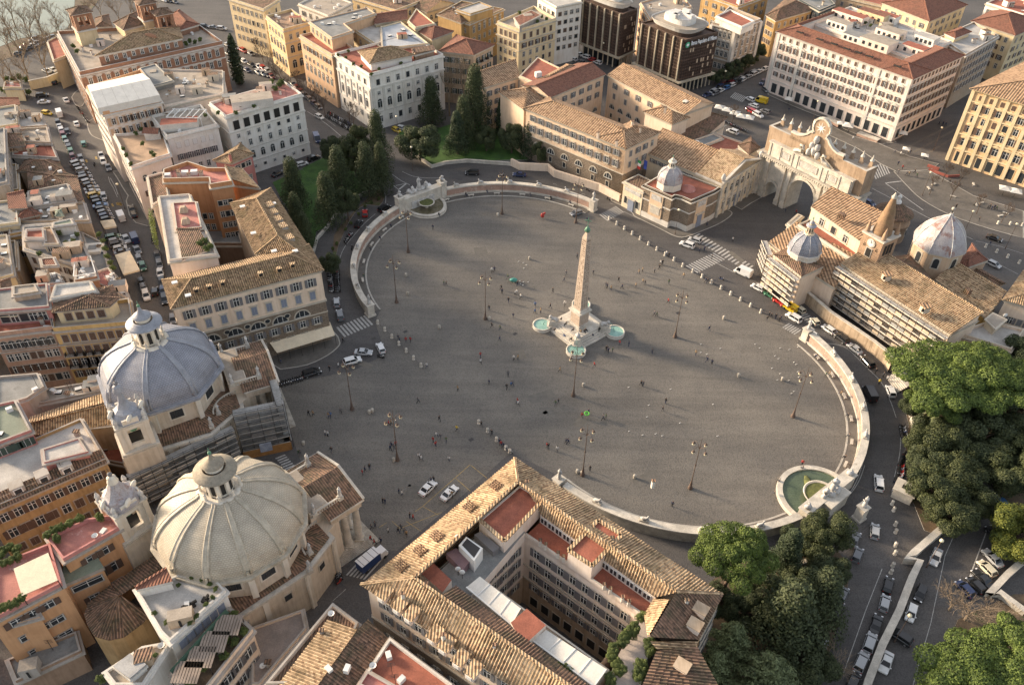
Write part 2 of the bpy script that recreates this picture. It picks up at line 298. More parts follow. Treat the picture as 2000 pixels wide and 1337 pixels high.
def winmesh(ty,w_,h_,sur,fr,sh,merged):
 key=(ty,w_,h_,sur.name,fr.name,sh.name if sh else '',merged)
 if key in WM:return WM[key]
 m=MB();d=0.10
 def B(x,y,z,sx,sy,sz,mt):m.box((x,y,z),(sx,sy,sz),mt)
 ar=ty[0]=='A';lun=ty[0]=='L';oc=ty[0]=='O'
 if oc:
  n=14;
  for(r_,y_,mt)in((w_/2+0.25,0.07,sur),(w_/2,0.09,GLASS)):
   m.face([(r_*math.cos(2*PI*k/n),y_,r_*math.sin(2*PI*k/n)*h_/w_)for k in range(n)],mt)
 elif lun:
  n=10
  for(r_,y_,mt)in((w_/2+0.35,0.07,sur),(w_/2,0.10,GLASS)):
   rz=r_*h_/(w_/2)if mt is GLASS else r_*h_/(w_/2)
   m.face([(r_*math.cos(PI*k/n),y_,-h_/2+rz*math.sin(PI*k/n))for k in range(n+1)],mt)
  for x in(-w_/6,w_/6):B(x,0.12,-0.05,0.09,0.05,h_*0.85,fr)
  B(0,0.12,-h_/2+0.1,w_,0.06,0.14,fr)
 elif ty[0]=='D':
  B(0,0.04,0,w_+0.4,0.08,h_+0.2,sur);m.face([(-w_/2,0.1,-h_/2),(w_/2,0.1,-h_/2),(w_/2,0.1,h_/2),(-w_/2,0.1,h_/2)],DARK if 'g' not in ty else GLASS)
  if 'f' in ty:B(0,0.12,h_*0.2,w_,0.05,0.1,fr);B(0,0.12,0,0.08,0.05,h_,fr)
 else:
  top=h_/2
  if ar:
   n=8;r_=w_/2
   def arc(r,x=0):return[(r*math.cos(PI*k/n),0,h_/2-w_/2+r*math.sin(PI*k/n))for k in range(n+1)]
   for(e,y_,mt)in((0.2,0.07,sur),(0,0.10,GLASS)):
    P=[(w_/2+e,y_,-h_/2-e*0.3)]+[(x,y_,z)for x,_,z in arc(w_/2+e)]+[(-w_/2-e,y_,-h_/2-e*0.3)]
    m.face(P,mt)
   B(0,0.12,-w_/8,0.09,0.05,h_-w_/4,fr);B(0,0.12,h_/2-w_/2,w_,0.05,0.09,fr)
  else:
   e=0.16
   for sx in(-1,1):B(sx*(w_/2+e/2),0.06,0,e,0.12,h_+2*e,sur)
   for sz in(-1,1):B(0,0.06,sz*(h_/2+e/2),w_,0.12,e,sur)
   if 'c' not in ty or merged is False:
    m.face([(-w_/2,0.02,-h_/2),(w_/2,0.02,-h_/2),(w_/2,0.02,h_/2),(-w_/2,0.02,h_/2)],GLASS)
   if 'n' not in ty:
    B(0,0.045,0,0.11,0.05,h_,fr);B(0,0.045,h_*0.18,w_,0.04,0.08,fr)
    for sx in(-1,1):B(sx*(w_/2-0.05),0.045,0,0.1,0.05,h_,fr)
  if 's' in ty or 'P' in ty:B(0,0.14,-h_/2-0.22,w_+0.5,0.28,0.12,sur)
  if 'P' in ty:B(0,0.18,h_/2+0.42,w_+0.7,0.36,0.16,sur)
  if 'G' in ty:
   z=h_/2+0.35;m.prism([(-w_/2-0.45,0.35),(w_/2+0.45,0.35),(w_/2+0.45,0),(-w_/2-0.45,0)],z,z+0.12,sur)
   for y0,y1 in((0,0.35),):
    a=(-w_/2-0.45,y1,z+0.12);b_=(w_/2+0.45,y1,z+0.12);c=(0,y1,z+0.65);a2=(a[0],0,a[2]);b2=(b_[0],0,b_[2]);c2=(0,0,c[2])
    m.face([b_,a,c],sur);m.face([a,a2,c2,c],sur);m.face([b2,b_,c,c2],sur)
  if 'B' in ty:
   B(0,0.5,-h_/2-0.2,w_+1.3,1.0,0.16,sur)
   for x in(-1,1):B(x*(w_/2+0.62),0.5,-h_/2+0.35,0.06,0.95,0.9,IRON)
   B(0,0.97,-h_/2+0.75,w_+1.25,0.05,0.08,IRON)
   for i in range(7):B(-(w_+1.2)/2+(w_+1.2)*i/6,0.97,-h_/2+0.35,0.05,0.04,0.85,IRON)
 if sh and merged:_sh(m,ty,w_,h_,sh)
 me=m.mesh('window');WM[key]=me;return me
def _sh(m,ty,w_,h_,sh,side=None):
 if 'c' in ty:
  for sx in((-1,1)if side is None else(side,)):m.box((sx*w_/4,0.1,0),(w_/2-0.03,0.06,h_),sh)
 elif'o' in ty:
  for sx in((-1,1)if side is None else(side,)):m.box((sx*(w_*0.75+0.02),0.17,0),(w_/2,0.06,h_),sh)
def shmesh(ty,w_,h_,sh,side):
 key=('sh',ty.replace('P','').replace('G','').replace('s','').replace('B',''),w_,h_,sh.name,side)
 if key not in WM:m=MB();_sh(m,ty,w_,h_,sh,side);WM[key]=m.mesh('shutter')
 return WM[key]
def area(P):return sum(P[i].x*P[(i+1)%len(P)].y-P[(i+1)%len(P)].x*P[i].y for i in range(len(P)))/2
def inset(P,d):
 n=len(P);sg=1 if area(P)>0 else-1;out=[]
 L_=[]
 for i in range(n):
  a,b_=P[i],P[(i+1)%n];e=(b_-a).normalized();nn=Vector((-e.y,e.x))*sg;L_.append((a+nn*d,e))
 for i in range(n):
  p,e=L_[i-1];q,f=L_[i];dt=e.x*f.y-e.y*f.x
  if abs(dt)<1e-4:out.append(q.copy());continue
  t=((q.x-p.x)*f.y-(q.y-p.y)*f.x)/dt;out.append(p+e*t)
 return out
def v2(p):return Vector((p[0],p[1]))
def quad3(a,b_,c):
 a,b_,c=v2(a),v2(b_),v2(c);return[a,b_,c,a+c-b_]
def deep(a,b_,d):
 a,b_=v2(a),v2(b_);e=(b_-a).normalized();n=Vector((-e.y,e.x));
 if n.dot(v2(a)+v2(b_))<0:n=-n
 return[a,b_,b_+n*d,a+n*d]
class Bld:
 def __init__(s,name,label,loc,cat='building',near=False,sur=None,fr=None,sh=None,group=None):
  l=v2(loc);s.root=root(name,(l.x,l.y,0),label,cat,group);s.wall=MB();s.trim=MB();s.roofs=[];s.wins=[];s.near=near
  s.sur=sur or TRIM;s.fr=fr or FRAME;s.sh=sh;s.parts=[];s.chim=[]
 def plane_strip(s,mb,P,mat,per=0.5,amp=0.09):
  n=Vector((0,0,0))
  for a in range(1,len(P)-1):n+=(P[a]-P[0]).cross(P[a+1]-P[0])
  n.normalize()
  if n.z<0:n=-n;P=P[::-1]
  u=Vector((0,0,1)).cross(n).normalized();v=n.cross(u);o=P[0];jr=0
  Q=[((p-o).dot(u),(p-o).dot(v))for p in P];u0=min(q[0]for q in Q);u1=max(q[0]for q in Q)
  ub=o.dot(u);vb=o.dot(v);st=per/4;k0=math.floor((u0+ub)/st);prof=[0,1,1,0]
  def cut(x):
   r=[]
   for i in range(len(Q)):
    a,b_=Q[i],Q[(i+1)%len(Q)]
    if(a[0]-x)*(b_[0]-x)<=0 and abs(a[0]-b_[0])>1e-9:r.append(a[1]+(b_[1]-a[1])*(x-a[0])/(b_[0]-a[0]))
   return(min(r),max(r))if r else None
  k=k0
  while k*st-ub<u1:
   xa=max(k*st-ub,u0+1e-4);xb=min((k+1)*st-ub,u1-1e-4)
   if xb-xa>1e-4:
    A=cut(xa);B_=cut(xb)
    if A and B_:
     ha=amp*prof[k%4];hb=amp*prof[(k+1)%4]
     f=lambda x,y,h:(o+u*x+v*y+n*h)
     uo=per*(0.25-1.5/4)
     ns=max(1,int((A[1]-A[0]+B_[1]-B_[0])/2/1.05));jr=random.uniform(-.03,.03)if k%4==0 else jr
     for j in range(ns):
      t0,t1=j/ns,(j+1)/ns;a0=A[0]+(A[1]-A[0])*t0;a1=A[0]+(A[1]-A[0])*t1;b0=B_[0]+(B_[1]-B_[0])*t0;b1=B_[0]+(B_[1]-B_[0])*t1;up=.09+jr+random.uniform(-.015,.015)
      mb.face([f(xa,a0,ha+up),f(xb,b0,hb+up),f(xb,b1,hb),f(xa,a1,ha)],mat,[(xa+ub+uo,a0+vb),(xb+ub+uo,b0+vb),(xb+ub+uo,b1+vb),(xa+ub+uo,a1+vb)])
   k+=1
 def wing(s,P,h,wall,roof='flat',rm=None,pitch=20,over=0.6,z0=0.0,par=0.9,corr=False,ax=None,base=None,basez=None,cornice=True,pm=None,ridge=True,gmat=None):
  P=[v2(p)for p in P];s.P=P
  I=inset(P,over)if over else P;s.I=I;s.h=h;n=len(P)
  if base:s.wall.prism(I,z0,basez,base,top=False);zz=basez
  else:zz=z0
  if roof=='flat':
   s.wall.prism(I,zz,h,wall,top=rm)
   if par:
    J=inset(I,0.35)
    for i in range(n):
     a,b_,c,d=I[i],I[(i+1)%n],J[(i+1)%n],J[i]
     s.wall.prism([a,b_,c,d],h,h+par,pm or wall,top=pm or s.sur)
   if cornice:
    O=inset(I,-0.45);s.trim.prism(O,h-0.45,h-0.05,s.sur,bottom=True,top=s.sur if not par else s.sur)
   rz=h
  else:
   s.wall.prism(I,zz,h-0.02,wall,top=False)
   mb=MB();tp=math.tan(R(pitch));E=[Vector((p.x,p.y,h))for p in P]
   F=[]
   if n==4 and roof in('hip','gable'):
    l01=(P[1]-P[0]).length+(P[2]-P[3]).length;l12=(P[2]-P[1]).length+(P[3]-P[0]).length
    a0=0 if(l01>=l12 if ax is None else ax==0)else 1
    A,B_,C,D=[E[(i+a0)%4]for i in range(4)]
    m1=(B_+C)/2;m2=(D+A)/2;wdt=((B_-C).length+(A-D).length)/2;hh=wdt/2*tp
    dv=(m1-m2).normalized();Ln=(m1-m2).length
    if roof=='hip':
     k=min(wdt/2,Ln/2-0.05);r1=m1-dv*k;r2=m2+dv*k;hh=k*tp if k<wdt/2-0.01 else hh
    else:r1,r2=m1.copy(),m2.copy()
    r1.z=r2.z=h+hh
    F=[[A,B_,r1,r2],[C,D,r2,r1]]
    if roof=='hip':F+=[[B_,C,r1],[D,A,r2]]
    else:
     for(x,y,r_)in((B_,C,r1),(D,A,r2)):
      off=(r2-r1).normalized()*over*(1 if r_ is r1 else-1);off.z=0
      s.wall.face([x+off-Vector((0,0,0.02)),y+off-Vector((0,0,0.02)),r_+off-Vector((0,0,0.15))],gmat or wall)
    edges=[(r1,r2)]+([(B_,r1),(C,r1),(D,r2),(A,r2)]if roof=='hip' else[])
   elif roof=='shed':
    i=ax or 0;rise=(P[(i+2)%4]-P[(i+1)%4]).length*tp
    E2=[e.copy()for e in E];E2[i].z+=rise;E2[(i+1)%4].z+=rise;F=[E2];edges=[(E2[i],E2[(i+1)%4])]
    k=[Vector((q.x,q.y,h))for q in I];kk=[q.copy()for q in k];kk[i].z+=rise*0.93;kk[(i+1)%4].z+=rise*0.93
    for j in range(4):
     jj=(j+1)%4;s.wall.face([k[j]-Vector((0,0,.03)),k[jj]-Vector((0,0,.03)),kk[jj]-Vector((0,0,.06)),kk[j]-Vector((0,0,.06))],wall)
   else:
    c=sum(E,Vector((0,0,0)))/n;rr=min((c-(E[i]+E[(i+1)%n])/2).length for i in range(n));c.z=h+rr*tp
    F=[[E[i],E[(i+1)%n],c]for i in range(n)];edges=[(e,c)for e in E]
   for f in F:
    if corr:s.plane_strip(mb,f,rm)
    else:
     nn=(f[1]-f[0]).cross(f[2]-f[0])
     mb.face(f if nn.z>0 else f[::-1],rm)
   if ridge:
    for a,b_ in edges:
     if(a-b_).length>0.5:mb.beam(a+Vector((0,0,.06)),b_+Vector((0,0,.06)),0.42,0.26,rm)
   mb.prism(P,h-0.16,h-0.03,s.sur,top=False)
   mb.face([(p.x,p.y,h-0.17)for p in(P if area(P)<0 else P[::-1])],s.sur)
   s.roofs.append(mb)
   if cornice:
    O=inset(I,-0.22);s.trim.prism(O,h-0.75,h-0.2,s.sur,bottom=True)
  return s
 def course(s,z,t=0.3,out=0.15,mat=None):
  s.trim.prism(inset(s.I,-out),z-t/2,z+t/2,mat or s.sur,bottom=True)
 def edge(s,i):return s.I[i],s.I[(i+1)%len(s.I)]
 def fac(s,i,n,rows,m0=1.5,m1=None,sh='d',cull=True,skip=()):
  a,b_=s.edge(i);m1=m0 if m1 is None else m1
  e=(b_-a);L_=e.length;e=e/L_;sg=1 if area(s.I)>0 else-1;nrm=Vector((e.y,-e.x))*sg
  mid=(a+b_)/2
  if cull and(Vector((-mid.x,-mid.y)).dot(nrm))<-2:return s
  rz=math.atan2(nrm.y,nrm.x)-PI/2
  for k in range(n):
   if k in skip:continue
   d=m0+(L_-m0-m1)*(k+0.5)/n;p=a+e*d
   for row in rows:
    z,w_,h_,ty=row[:4];shm=(row[4]if len(row)>4 else s.sh)
    if len(row)>5 and k not in row[5]:continue
    t2=ty
    if ty[0]=='q':t2=random.choice(['q','q','q','n','c' if shm else 'q'])+ty[1:]
    if 'r' in ty:t2=ty.replace('r',random.choice(['o','o','c','q']))
    s.wins.append((Vector((p.x,p.y,z))+Vector((nrm.x,nrm.y,0))*0.02,rz,t2,w_,h_,shm))
  return s
 def chimney(s,x,y,z,h=1.4,w_=0.7,mat=None):
  m=MB();mt=mat or s.sur;m.box((x,y,z+h/2-0.3),(w_,w_*0.8,h+0.6),mt,rz=random.uniform(0,1.5));m.box((x,y,z+h+0.12),(w_*1.3,w_*1.1,0.14),TILEB)
  s.parts.append(('chimney',m))
 def part(s,name,m):s.parts.append((name,m))
 def sub(s,name):m=MB();s.parts.append((name,m));return m
 def done(s):
  r=s.root;s.wall.build('wall',r);s.trim.build('cornice',r)
  for m in s.roofs:m.build('roof',r)
  for nme,m in s.parts:m.build(nme,r)
  s.wins.sort(key=lambda q:(q[0]-CAM).length);near=s.wins[:100];far=s.wins[100:];ro=Vector(r.location)
  for(p,rz,ty,w_,h_,shm)in near:
   me=winmesh(ty,w_,h_,s.sur,s.fr,shm,not s.near);nm='door' if ty[0]=='D' else 'window'
   o=inst(nm,me,p-ro,rz,parent=r)
   if s.near and shm and('o' in ty or 'c' in ty):
    for side in(-1,1):inst('shutter',shmesh(ty,w_,h_,shm,side),(0,0,0),parent=o)
  if far:
   bm=bmesh.new();mats=[];
   for(p,rz,ty,w_,h_,shm)in far:
    me=winmesh(ty,w_,h_,s.sur,s.fr,shm,True);n0=len(bm.verts);f0=len(bm.faces)
    bm.from_mesh(me);bm.verts.ensure_lookup_table();bm.faces.ensure_lookup_table()
    M=Matrix.Translation(p-ro)@Matrix.Rotation(rz,4,'Z')
    bmesh.ops.transform(bm,matrix=M,verts=bm.verts[n0:])
    for f in bm.faces[f0:]:
     mt=me.materials[f.material_index]
     if mt not in mats:mats.append(mt)
     f.material_index=mats.index(mt)
   me=bpy.data.meshes.new('window');bm.to_mesh(me);bm.free()
   for mt in mats:me.materials.append(mt)
   o=inst('window',me,(0,0,0),parent=r);o['kind']='stuff'
  return s
ASPH=cobble('road_paving',(0.112,0.103,0.097),(0.072,0.067,0.065),sc=3.8);PIAZ=cobble('piazza_setts',(0.182,0.163,0.138),(0.118,0.108,0.096),sc=3.6)
SIDE=noisy('pavement_stone',(0.15,0.135,0.118),amt=0.3,scale=0.3,fine=3);KERB=noisy('kerb_travertine',(0.46,0.43,0.38),amt=0.3,fine=4)
PAINT=noisy('road_paint_white',(0.50,0.49,0.46),(0.28,0.27,0.26),scale=1.8,fine=5);PAINTY=noisy('road_paint_yellow',(0.50,0.33,0.08),(0.26,0.19,0.09),scale=1.5,fine=5)
GRASS=noisy('grass_green',(0.060,0.135,0.022),(0.028,0.072,0.012),scale=0.3,fine=6,bump=0.8,bscale=9,third=(0.10,0.085,0.045),tscale=0.15,tthr=0.68)
EARTH=noisy('earth',(0.15,0.105,0.065),amt=0.4,scale=0.4,fine=5,bump=0.6,third=(0.07,0.09,0.03),tscale=0.25,tthr=0.55)
def struct(name,m,label=None):
 o=m.build(name);o['kind']='structure';return o
g=MB();g.face([(-1500,-300,0),(1500,-300,0),(1500,2500,0),(-1500,2500,0)],ASPH);struct('ground',g)
CW=Vector((-3.32,198.24));CE=Vector((40.73,145.93));RW=39.05
def arc(c,r,a0,a1,n=40):return[Vector((c.x+r*math.cos(R(a0+(a1-a0)*i/n)),c.y+r*math.sin(R(a0+(a1-a0)*i/n))))for i in range(n+1)]
W0,W1=49,214;E0,E1=-136,31
pz=MB()
inner=arc(CW,RW,W0,W1,60)
south=[v2(W(q))for q in[(733,628),(752,692),(690,724),(600,741),(545,748),(560,820),(585,895),(625,965),(700,1065),(775,1075),(900,970),(997,883)]]
east=arc(CE,RW,E0,E1,60)
north=[v2(W(q))for q in[(1565,648),(1498,616),(1333,520),(1188,429)]]
pts=inner+south+east+north
pz.face([(p.x,p.y,0.004)for p in pts[::-1]],PIAZ)
struct('piazza_paving',pz)
def strip(mb,pts,wd,z,mat,th=0.0,closed=False):
 pts=[v2(p)for p in pts]
 n=len(pts);L_=[]
 for i in range(n):
  if closed:d=(pts[(i+1)%n]-pts[i-1]).normalized()
  else:d=(pts[min(i+1,n-1)]-pts[max(i-1,0)]).normalized()
  q=Vector((-d.y,d.x))*wd/2;L_.append((pts[i]+q,pts[i]-q))
 for i in range(n-1 if not closed else n):
  a,b_=L_[i],L_[(i+1)%n]
  mb.face([(a[1].x,a[1].y,z+th),(b_[1].x,b_[1].y,z+th),(b_[0].x,b_[0].y,z+th),(a[0].x,a[0].y,z+th)],mat)
  if th:
   mb.face([(a[0].x,a[0].y,z+th),(b_[0].x,b_[0].y,z+th),(b_[0].x,b_[0].y,z),(a[0].x,a[0].y,z)],mat)
   mb.face([(b_[1].x,b_[1].y,z+th),(a[1].x,a[1].y,z+th),(a[1].x,a[1].y,z),(b_[1].x,b_[1].y,z)],mat)
def smooth(pts,k=4):
 P=[v2(p)for p in pts];out=[]
 for i in range(len(P)-1):
  a=P[max(i-1,0)];b_=P[i];c=P[i+1];d=P[min(i+2,len(P)-1)]
  for j in range(k):
   t=j/k;out.append(0.5*((2*b_)+(c-a)*t+(2*a-5*b_+4*c-d)*t*t+(3*b_-a-3*c+d)*t*t*t))
 return out+[P[-1]]
def pavement(name,pts,kerb=None,mat=None,h=0.13,cl=True):
 m=MB();pts=[v2(p)for p in pts];m.prism(pts,0,h,KERB,top=mat or SIDE)
 strip(m,pts,0.32,h+0.004,KERB,0.0,closed=cl)
 return struct(name,m)
pavement('pavement',smooth(TT(5,[(880,0),(920,60),(960,130),(1000,190)]),3)+TT(5,[(985,230),(1010,340),(1060,400),(1150,425),(1200,410),(1190,330),(1140,270),(1050,100),(1000,0)]))
pavement('pavement',smooth(TT(1,[(560,760),(590,720),(650,690),(670,760),(640,830),(590,820),(560,760)]),3)[:-1])
pavement('pavement',smooth(TT(1,[(680,960),(690,1010),(720,1060),(800,1095),(850,1100),(800,1000),(740,930),(690,950),(680,960)]),3)[:-1])
pavement('pavement',smooth(TT(10,[(190,205),(400,170),(560,95),(640,30),(655,0)]),3)+TT(6,[(640,1290),(560,1200),(0,1337)])+TT(10,[(60,120)]))
pavement('pavement',[v2(p)for p in[T(7,770,215)]]+smooth(TT(7,[(775,230),(870,275),(935,320),(950,345),(985,365),(1150,445),(1270,505),(1350,512),(1480,465),(1620,405),(1710,340),(1700,310),(1640,290)]),3)+TT(7,[(1550,330),(1350,420),(1000,280),(860,200)]))
pavement('pavement',TT(7,[(1700,250),(1790,298),(1860,250),(1950,200),(1860,150),(1760,200)]))
for(c,a0,a1,nm)in((CW,W0,W1,'bench_walk'),(CE,E0,E1,'bench_walk')):
 m=MB();P=arc(c,RW,a0,a1,70)+arc(c,RW+2.3,a1,a0,70)
 for i in range(70):m.face([(P[i].x,P[i].y,0.10),(P[141-i].x,P[141-i].y,0.10),(P[140-i].x,P[140-i].y,0.10),(P[i+1].x,P[i+1].y,0.10)][::-1],SIDE)
 strip(m,arc(c,RW,a0,a1,90),0.42,0,KERB,0.14);struct(nm,m)
pl=MB();PZ=0.008
def line(pts,wd=0.18,mat=None,z=PZ):strip(pl,pts,wd,z,mat or PAINT)
def zebra(a,b_,c,n,frac=0.5):
 a,b_,c=v2(a),v2(b_),v2(c);st=(b_-a)/n;L_=c-a
 for i in range(n):
  p=a+st*i;q=p+st*frac;pl.face([(x.x,x.y,PZ+0.004)for x in([p,q,q+L_,p+L_]if st.x*L_.y-st.y*L_.x>0 else[p,p+L_,q+L_,q])],PAINT)
zebra(T(6,625,1215),T(6,860,1115),T(6,690,1290),9,.55)
zebra(T(7,680,335),T(7,815,265),T(7,745,385),9,.5)
zebra(T(7,1355,735),T(7,1580,628),T(7,1445,790),12,.5)
zebra(T(7,1460,480),T(7,1900,745),T(7,1400,515),17,.45)
zebra(T(10,150,895),T(10,250,1010),T(10,225,865),7,.5)
zebra(T(14,700,480),T(14,860,520),T(14,865,300),6,.5)
zebra(T(8,110,1215),T(8,215,1275),T(8,165,1180),6,.5)
zebra(T(8,230,1110),T(8,330,1200),T(8,290,1090),6,.5)
zebra(T(8,840,60),T(8,960,10),T(8,800,-30),7,.5);zebra(T(2,700,1065),T(2,730,1110),T(2,760,1040),4,.5)
zebra(T(3,1700,760),T(3,1800,800),T(3,1740,720),8,.5)
zebra(T(3,345,350),T(3,470,330),T(3,365,330),9,.5)
for p in([(845,40),(855,80),(885,130),(915,200)],[(860,50),(900,120),(920,180)]):line(TT(5,p))
line(smooth(TT(6,[(640,780),(650,690),(690,590),(770,490),(850,400),(930,330)])),0.15)
line(smooth(TT(12,[(560,1240),(640,1160),(700,1050),(740,930),(770,850)])),0.15);line(smooth(TT(12,[(590,1235),(660,1150),(715,1060),(755,950)])),0.15)
line(smooth(TT(12,[(1030,640),(1035,760),(1020,900),(985,1040)])),0.15);line(smooth(TT(12,[(440,0),(600,30),(760,180),(880,300),(950,440),(1000,580)])),0.15)
line(smooth(TT(2,[(400,870),(540,960),(660,1060)])),0.2);line(smooth(TT(2,[(620,985),(560,940),(440,850)])),0.12)
line(smooth(TT(6,[(1060,20),(1130,70),(1200,105)])),0.2);line(TT(6,[(1050,90),(1110,140),(1120,190),(1195,150)]),0.2);line(TT(6,[(1090,110),(1160,95)]),0.3);line(TT(6,[(1115,140),(1170,95)]),0.6)
line(smooth(TT(6,[(1140,0),(1220,35),(1310,50),(1430,50)])),0.2);line(smooth(TT(6,[(975,130),(1010,180),(1010,245)])),0.2)
for k in range(6):line([T(7,320+k*110,95+k*38),T(7,350+k*110,102+k*38)],0.12)
line(TT(7,[(1600,715),(1740,790)]),0.15);line(TT(7,[(870,310),(1000,375)]),0.12)
line(TT(8,[(915,90),(1210,300)]),0.3);line(TT(8,[(915,90),(1040,75)]),0.5);line(TT(8,[(1240,230),(1415,145)]),0.4)
line(TT(8,[(1620,540),(1800,580),(1990,640)]),0.15);line(TT(8,[(1700,670),(1950,800)]),0.15);line(TT(8,[(810,130),(1250,360),(1600,530)]),0.2)
line(TT(14,[(600,680),(700,590)]),0.1)
for a,b_ in(((1670,945),(1300,1270)),((1300,1270),(1240,1310)),((1675,950),(1800,1050)),((1550,1045),(1670,1150)),((1300,1270),(1420,1337))):line(TT(10,[a,b_]),0.12,PAINTY)
for p in([(1450,-10),(1140,110)],[(1170,60),(1290,140)],[(1020,70),(960,110)],[(1060,60),(1140,130)]):line(TT(14,[p[0],p[1]]),0.10,PAINTY)
for x,y in((835,265),(915,240),(935,240),(870,250)):line(TT(5,[(x,y),(x+14,y+22)]),0.5,PAINTY)
for x,y in((935,735),(1040,700),(1270,1200),(1305,1205),(1165,1240)):line([W((x/5.57,180+y/5.57)),W(((x+12)/5.57,180+(y+30)/5.57))],0.6,PAINTY)
line(TT(16,[(1700,150),(1570,500)]),0.2);line(TT(16,[(1130,1337),(1270,850),(1380,330),(1480,100)]),0.12);line(TT(16,[(890,430),(760,760),(590,1240)]),0.14)
struct('road_markings',pl)
pavement('pavement',TT(4,[(0,740),(200,830),(400,910),(600,1010),(720,1060),(880,1125),(1000,1110),(960,1080),(700,960),(300,850),(0,650)]))
pavement('pavement',TT(4,[(400,1020),(700,1160),(880,1280),(1000,1337),(1250,1337),(1330,1280),(1100,1220),(860,1120),(650,1060),(440,960)])+[],)
pavement('pavement',smooth(TT(8,[(980,0),(1080,110),(1200,220),(1420,340),(1700,440),(1990,520)]),3)+TT(8,[(1990,310),(1600,190),(1300,20),(1250,-10)]))
TRK=plain('tram_rail',(0.09,0.08,0.075),0.4,0.5);tk=MB()
for a,b_ in(((1100,1140),(1480,950)),((1130,1190),(1460,1010)),((1190,1225),(1440,1080))):
 strip(tk,TT(4,[a,b_]),1.0,0.006,SIDE);
struct('tram_track_bed',tk)
lw=MB();lw.prism(TT(6,[(130,90),(320,0),(560,-60),(700,20),(620,180),(600,420),(470,470),(450,640),(330,420),(190,200)]),0,0.25,KERB,top=GRASS)
lw.prism(TT(2,[(1075,1095),(1150,1010),(1440,1000),(1560,960),(1830,960),(2060,1040),(2120,1250),(1900,1255),(1640,1262),(1480,1275),(1380,1300),(1240,1215),(1110,1150)]),0,0.3,KERB,top=GRASS)
lw.prism(PP([(590,330),(650,300),(720,318),(745,345),(700,385),(640,400)]),0,0.28,KERB,top=GRASS)
struct('lawn',lw)
ea=MB();ea.prism(smooth(TT(6,[(700,440),(780,310),(860,260),(960,270),(1000,200),(960,140),(840,240),(700,380),(610,500),(600,640),(560,760),(610,700),(640,590)]),2),0,0.14,KERB,top=EARTH)
ea.prism(PP([(1755,740),(1775,735),(1800,800),(1900,700),(2100,720),(2100,980),(1990,1010),(1950,960),(1900,900),(1870,1000),(1830,1045),(1805,1035),(1775,960),(1765,900),(1775,830)]),0,0.12,KERB,top=EARTH)
ea.prism(PP([(1370,1150),(1420,1110),(1560,1050),(1640,1080),(1660,1110),(1650,1180),(1600,1337),(1560,1500),(1330,1500),(1330,1300)]),0,0.12,KERB,top=EARTH)
ea.prism(PP([(1980,1160),(1870,1210),(1840,1290),(1810,1337),(1790,1500),(2200,1500),(2200,1160)]),0,0.12,KERB,top=EARTH)
ea.prism(PP([(-40,-30),(240,-60),(140,70),(120,75),(60,100),(0,120),(-60,120)]),0,0.1,KERB,top=EARTH)
struct('bare_ground',ea)
rv=MB();WAT=plain('river_water',(0.21,0.23,0.17),0.25);rv.prism(PP([(-500,60),(-60,86),(0,92),(40,76),(95,66),(130,58),(145,30),(150,-100),(-500,-120)]),0.05,0.16,WAT);struct('river',rv)
PINKW=noisy('exedra_pink_plaster',(0.44,0.29,0.225),amt=0.3,scale=0.5,third=(0.52,0.45,0.37),tscale=0.45,tthr=0.58)
def exedra(c,a0,a1,label):
 mid=(a0+a1)/2;r=root('exedra_wall',(c.x+42*math.cos(R(mid)),c.y+42*math.sin(R(mid)),0),label,'wall')
 m=MB();n=max(6,int((a1-a0)/2));ri,ro=RW+2.3,RW+3.9;H0=2.7
 I=arc(c,ri,a0,a1,n);O=arc(c,ro,a0,a1,n);I1=arc(c,ri+0.35,a0,a1,n);
 def q(A,B_,za,zb,mt,fl=False):
  for i in range(n):
   p=[(A[i].x,A[i].y,za),(A[i+1].x,A[i+1].y,za),(B_[i+1].x,B_[i+1].y,zb),(B_[i].x,B_[i].y,zb)];m.face(p[::-1]if fl else p,mt)
 q(I,I,0,0.7,TRAV,True);q(I,I1,0.7,0.7,TRAV,True);q(I1,I1,0.7,H0,PINKW,True);q(O,O,0,H0,STONE)
 for A,B_ in((I,O),):
  for k in(0,n):
   m.face([(A[k].x,A[k].y,0),(B_[k].x,B_[k].y,0),(B_[k].x,B_[k].y,H0),(A[k].x,A[k].y,H0)],TRAV)
 m.build('wall',r)
 cp=MB();C0=arc(c,ri+0.15,a0,a1,n);C1=arc(c,ro+0.2,a0,a1,n);m=cp
 q(C0,C0,H0,H0+0.4,TRAV,True);q(C0,C1,H0+0.4,H0+0.4,TRAV,True);q(C1,C1,H0,H0+0.4,TRAV);q(C0,C1,H0,H0,TRAV)
 for k in(0,n):m.face([(C0[k].x,C0[k].y,H0),(C1[k].x,C1[k].y,H0),(C1[k].x,C1[k].y,H0+.4),(C0[k].x,C0[k].y,H0+.4)],TRAV)
 m.build('coping',r);return r
GW,GE=129.5,-50.5
exedra(CW,W0+1,GW-12.5,'north arm of the west exedra wall, pinkish with sphinxes, right of the sea-god fountain')
exedra(CW,GW+12.5,W1-1,'south arm of the west exedra wall, left of the sea-god fountain')
exedra(CE,E0+3,GE-12.5,'south arm of the east exedra wall between the big tiled palazzo and the green basin')
exedra(CE,GE+12.5,E1-1,'north arm of the east exedra wall, sunlit, along the road with taxis')
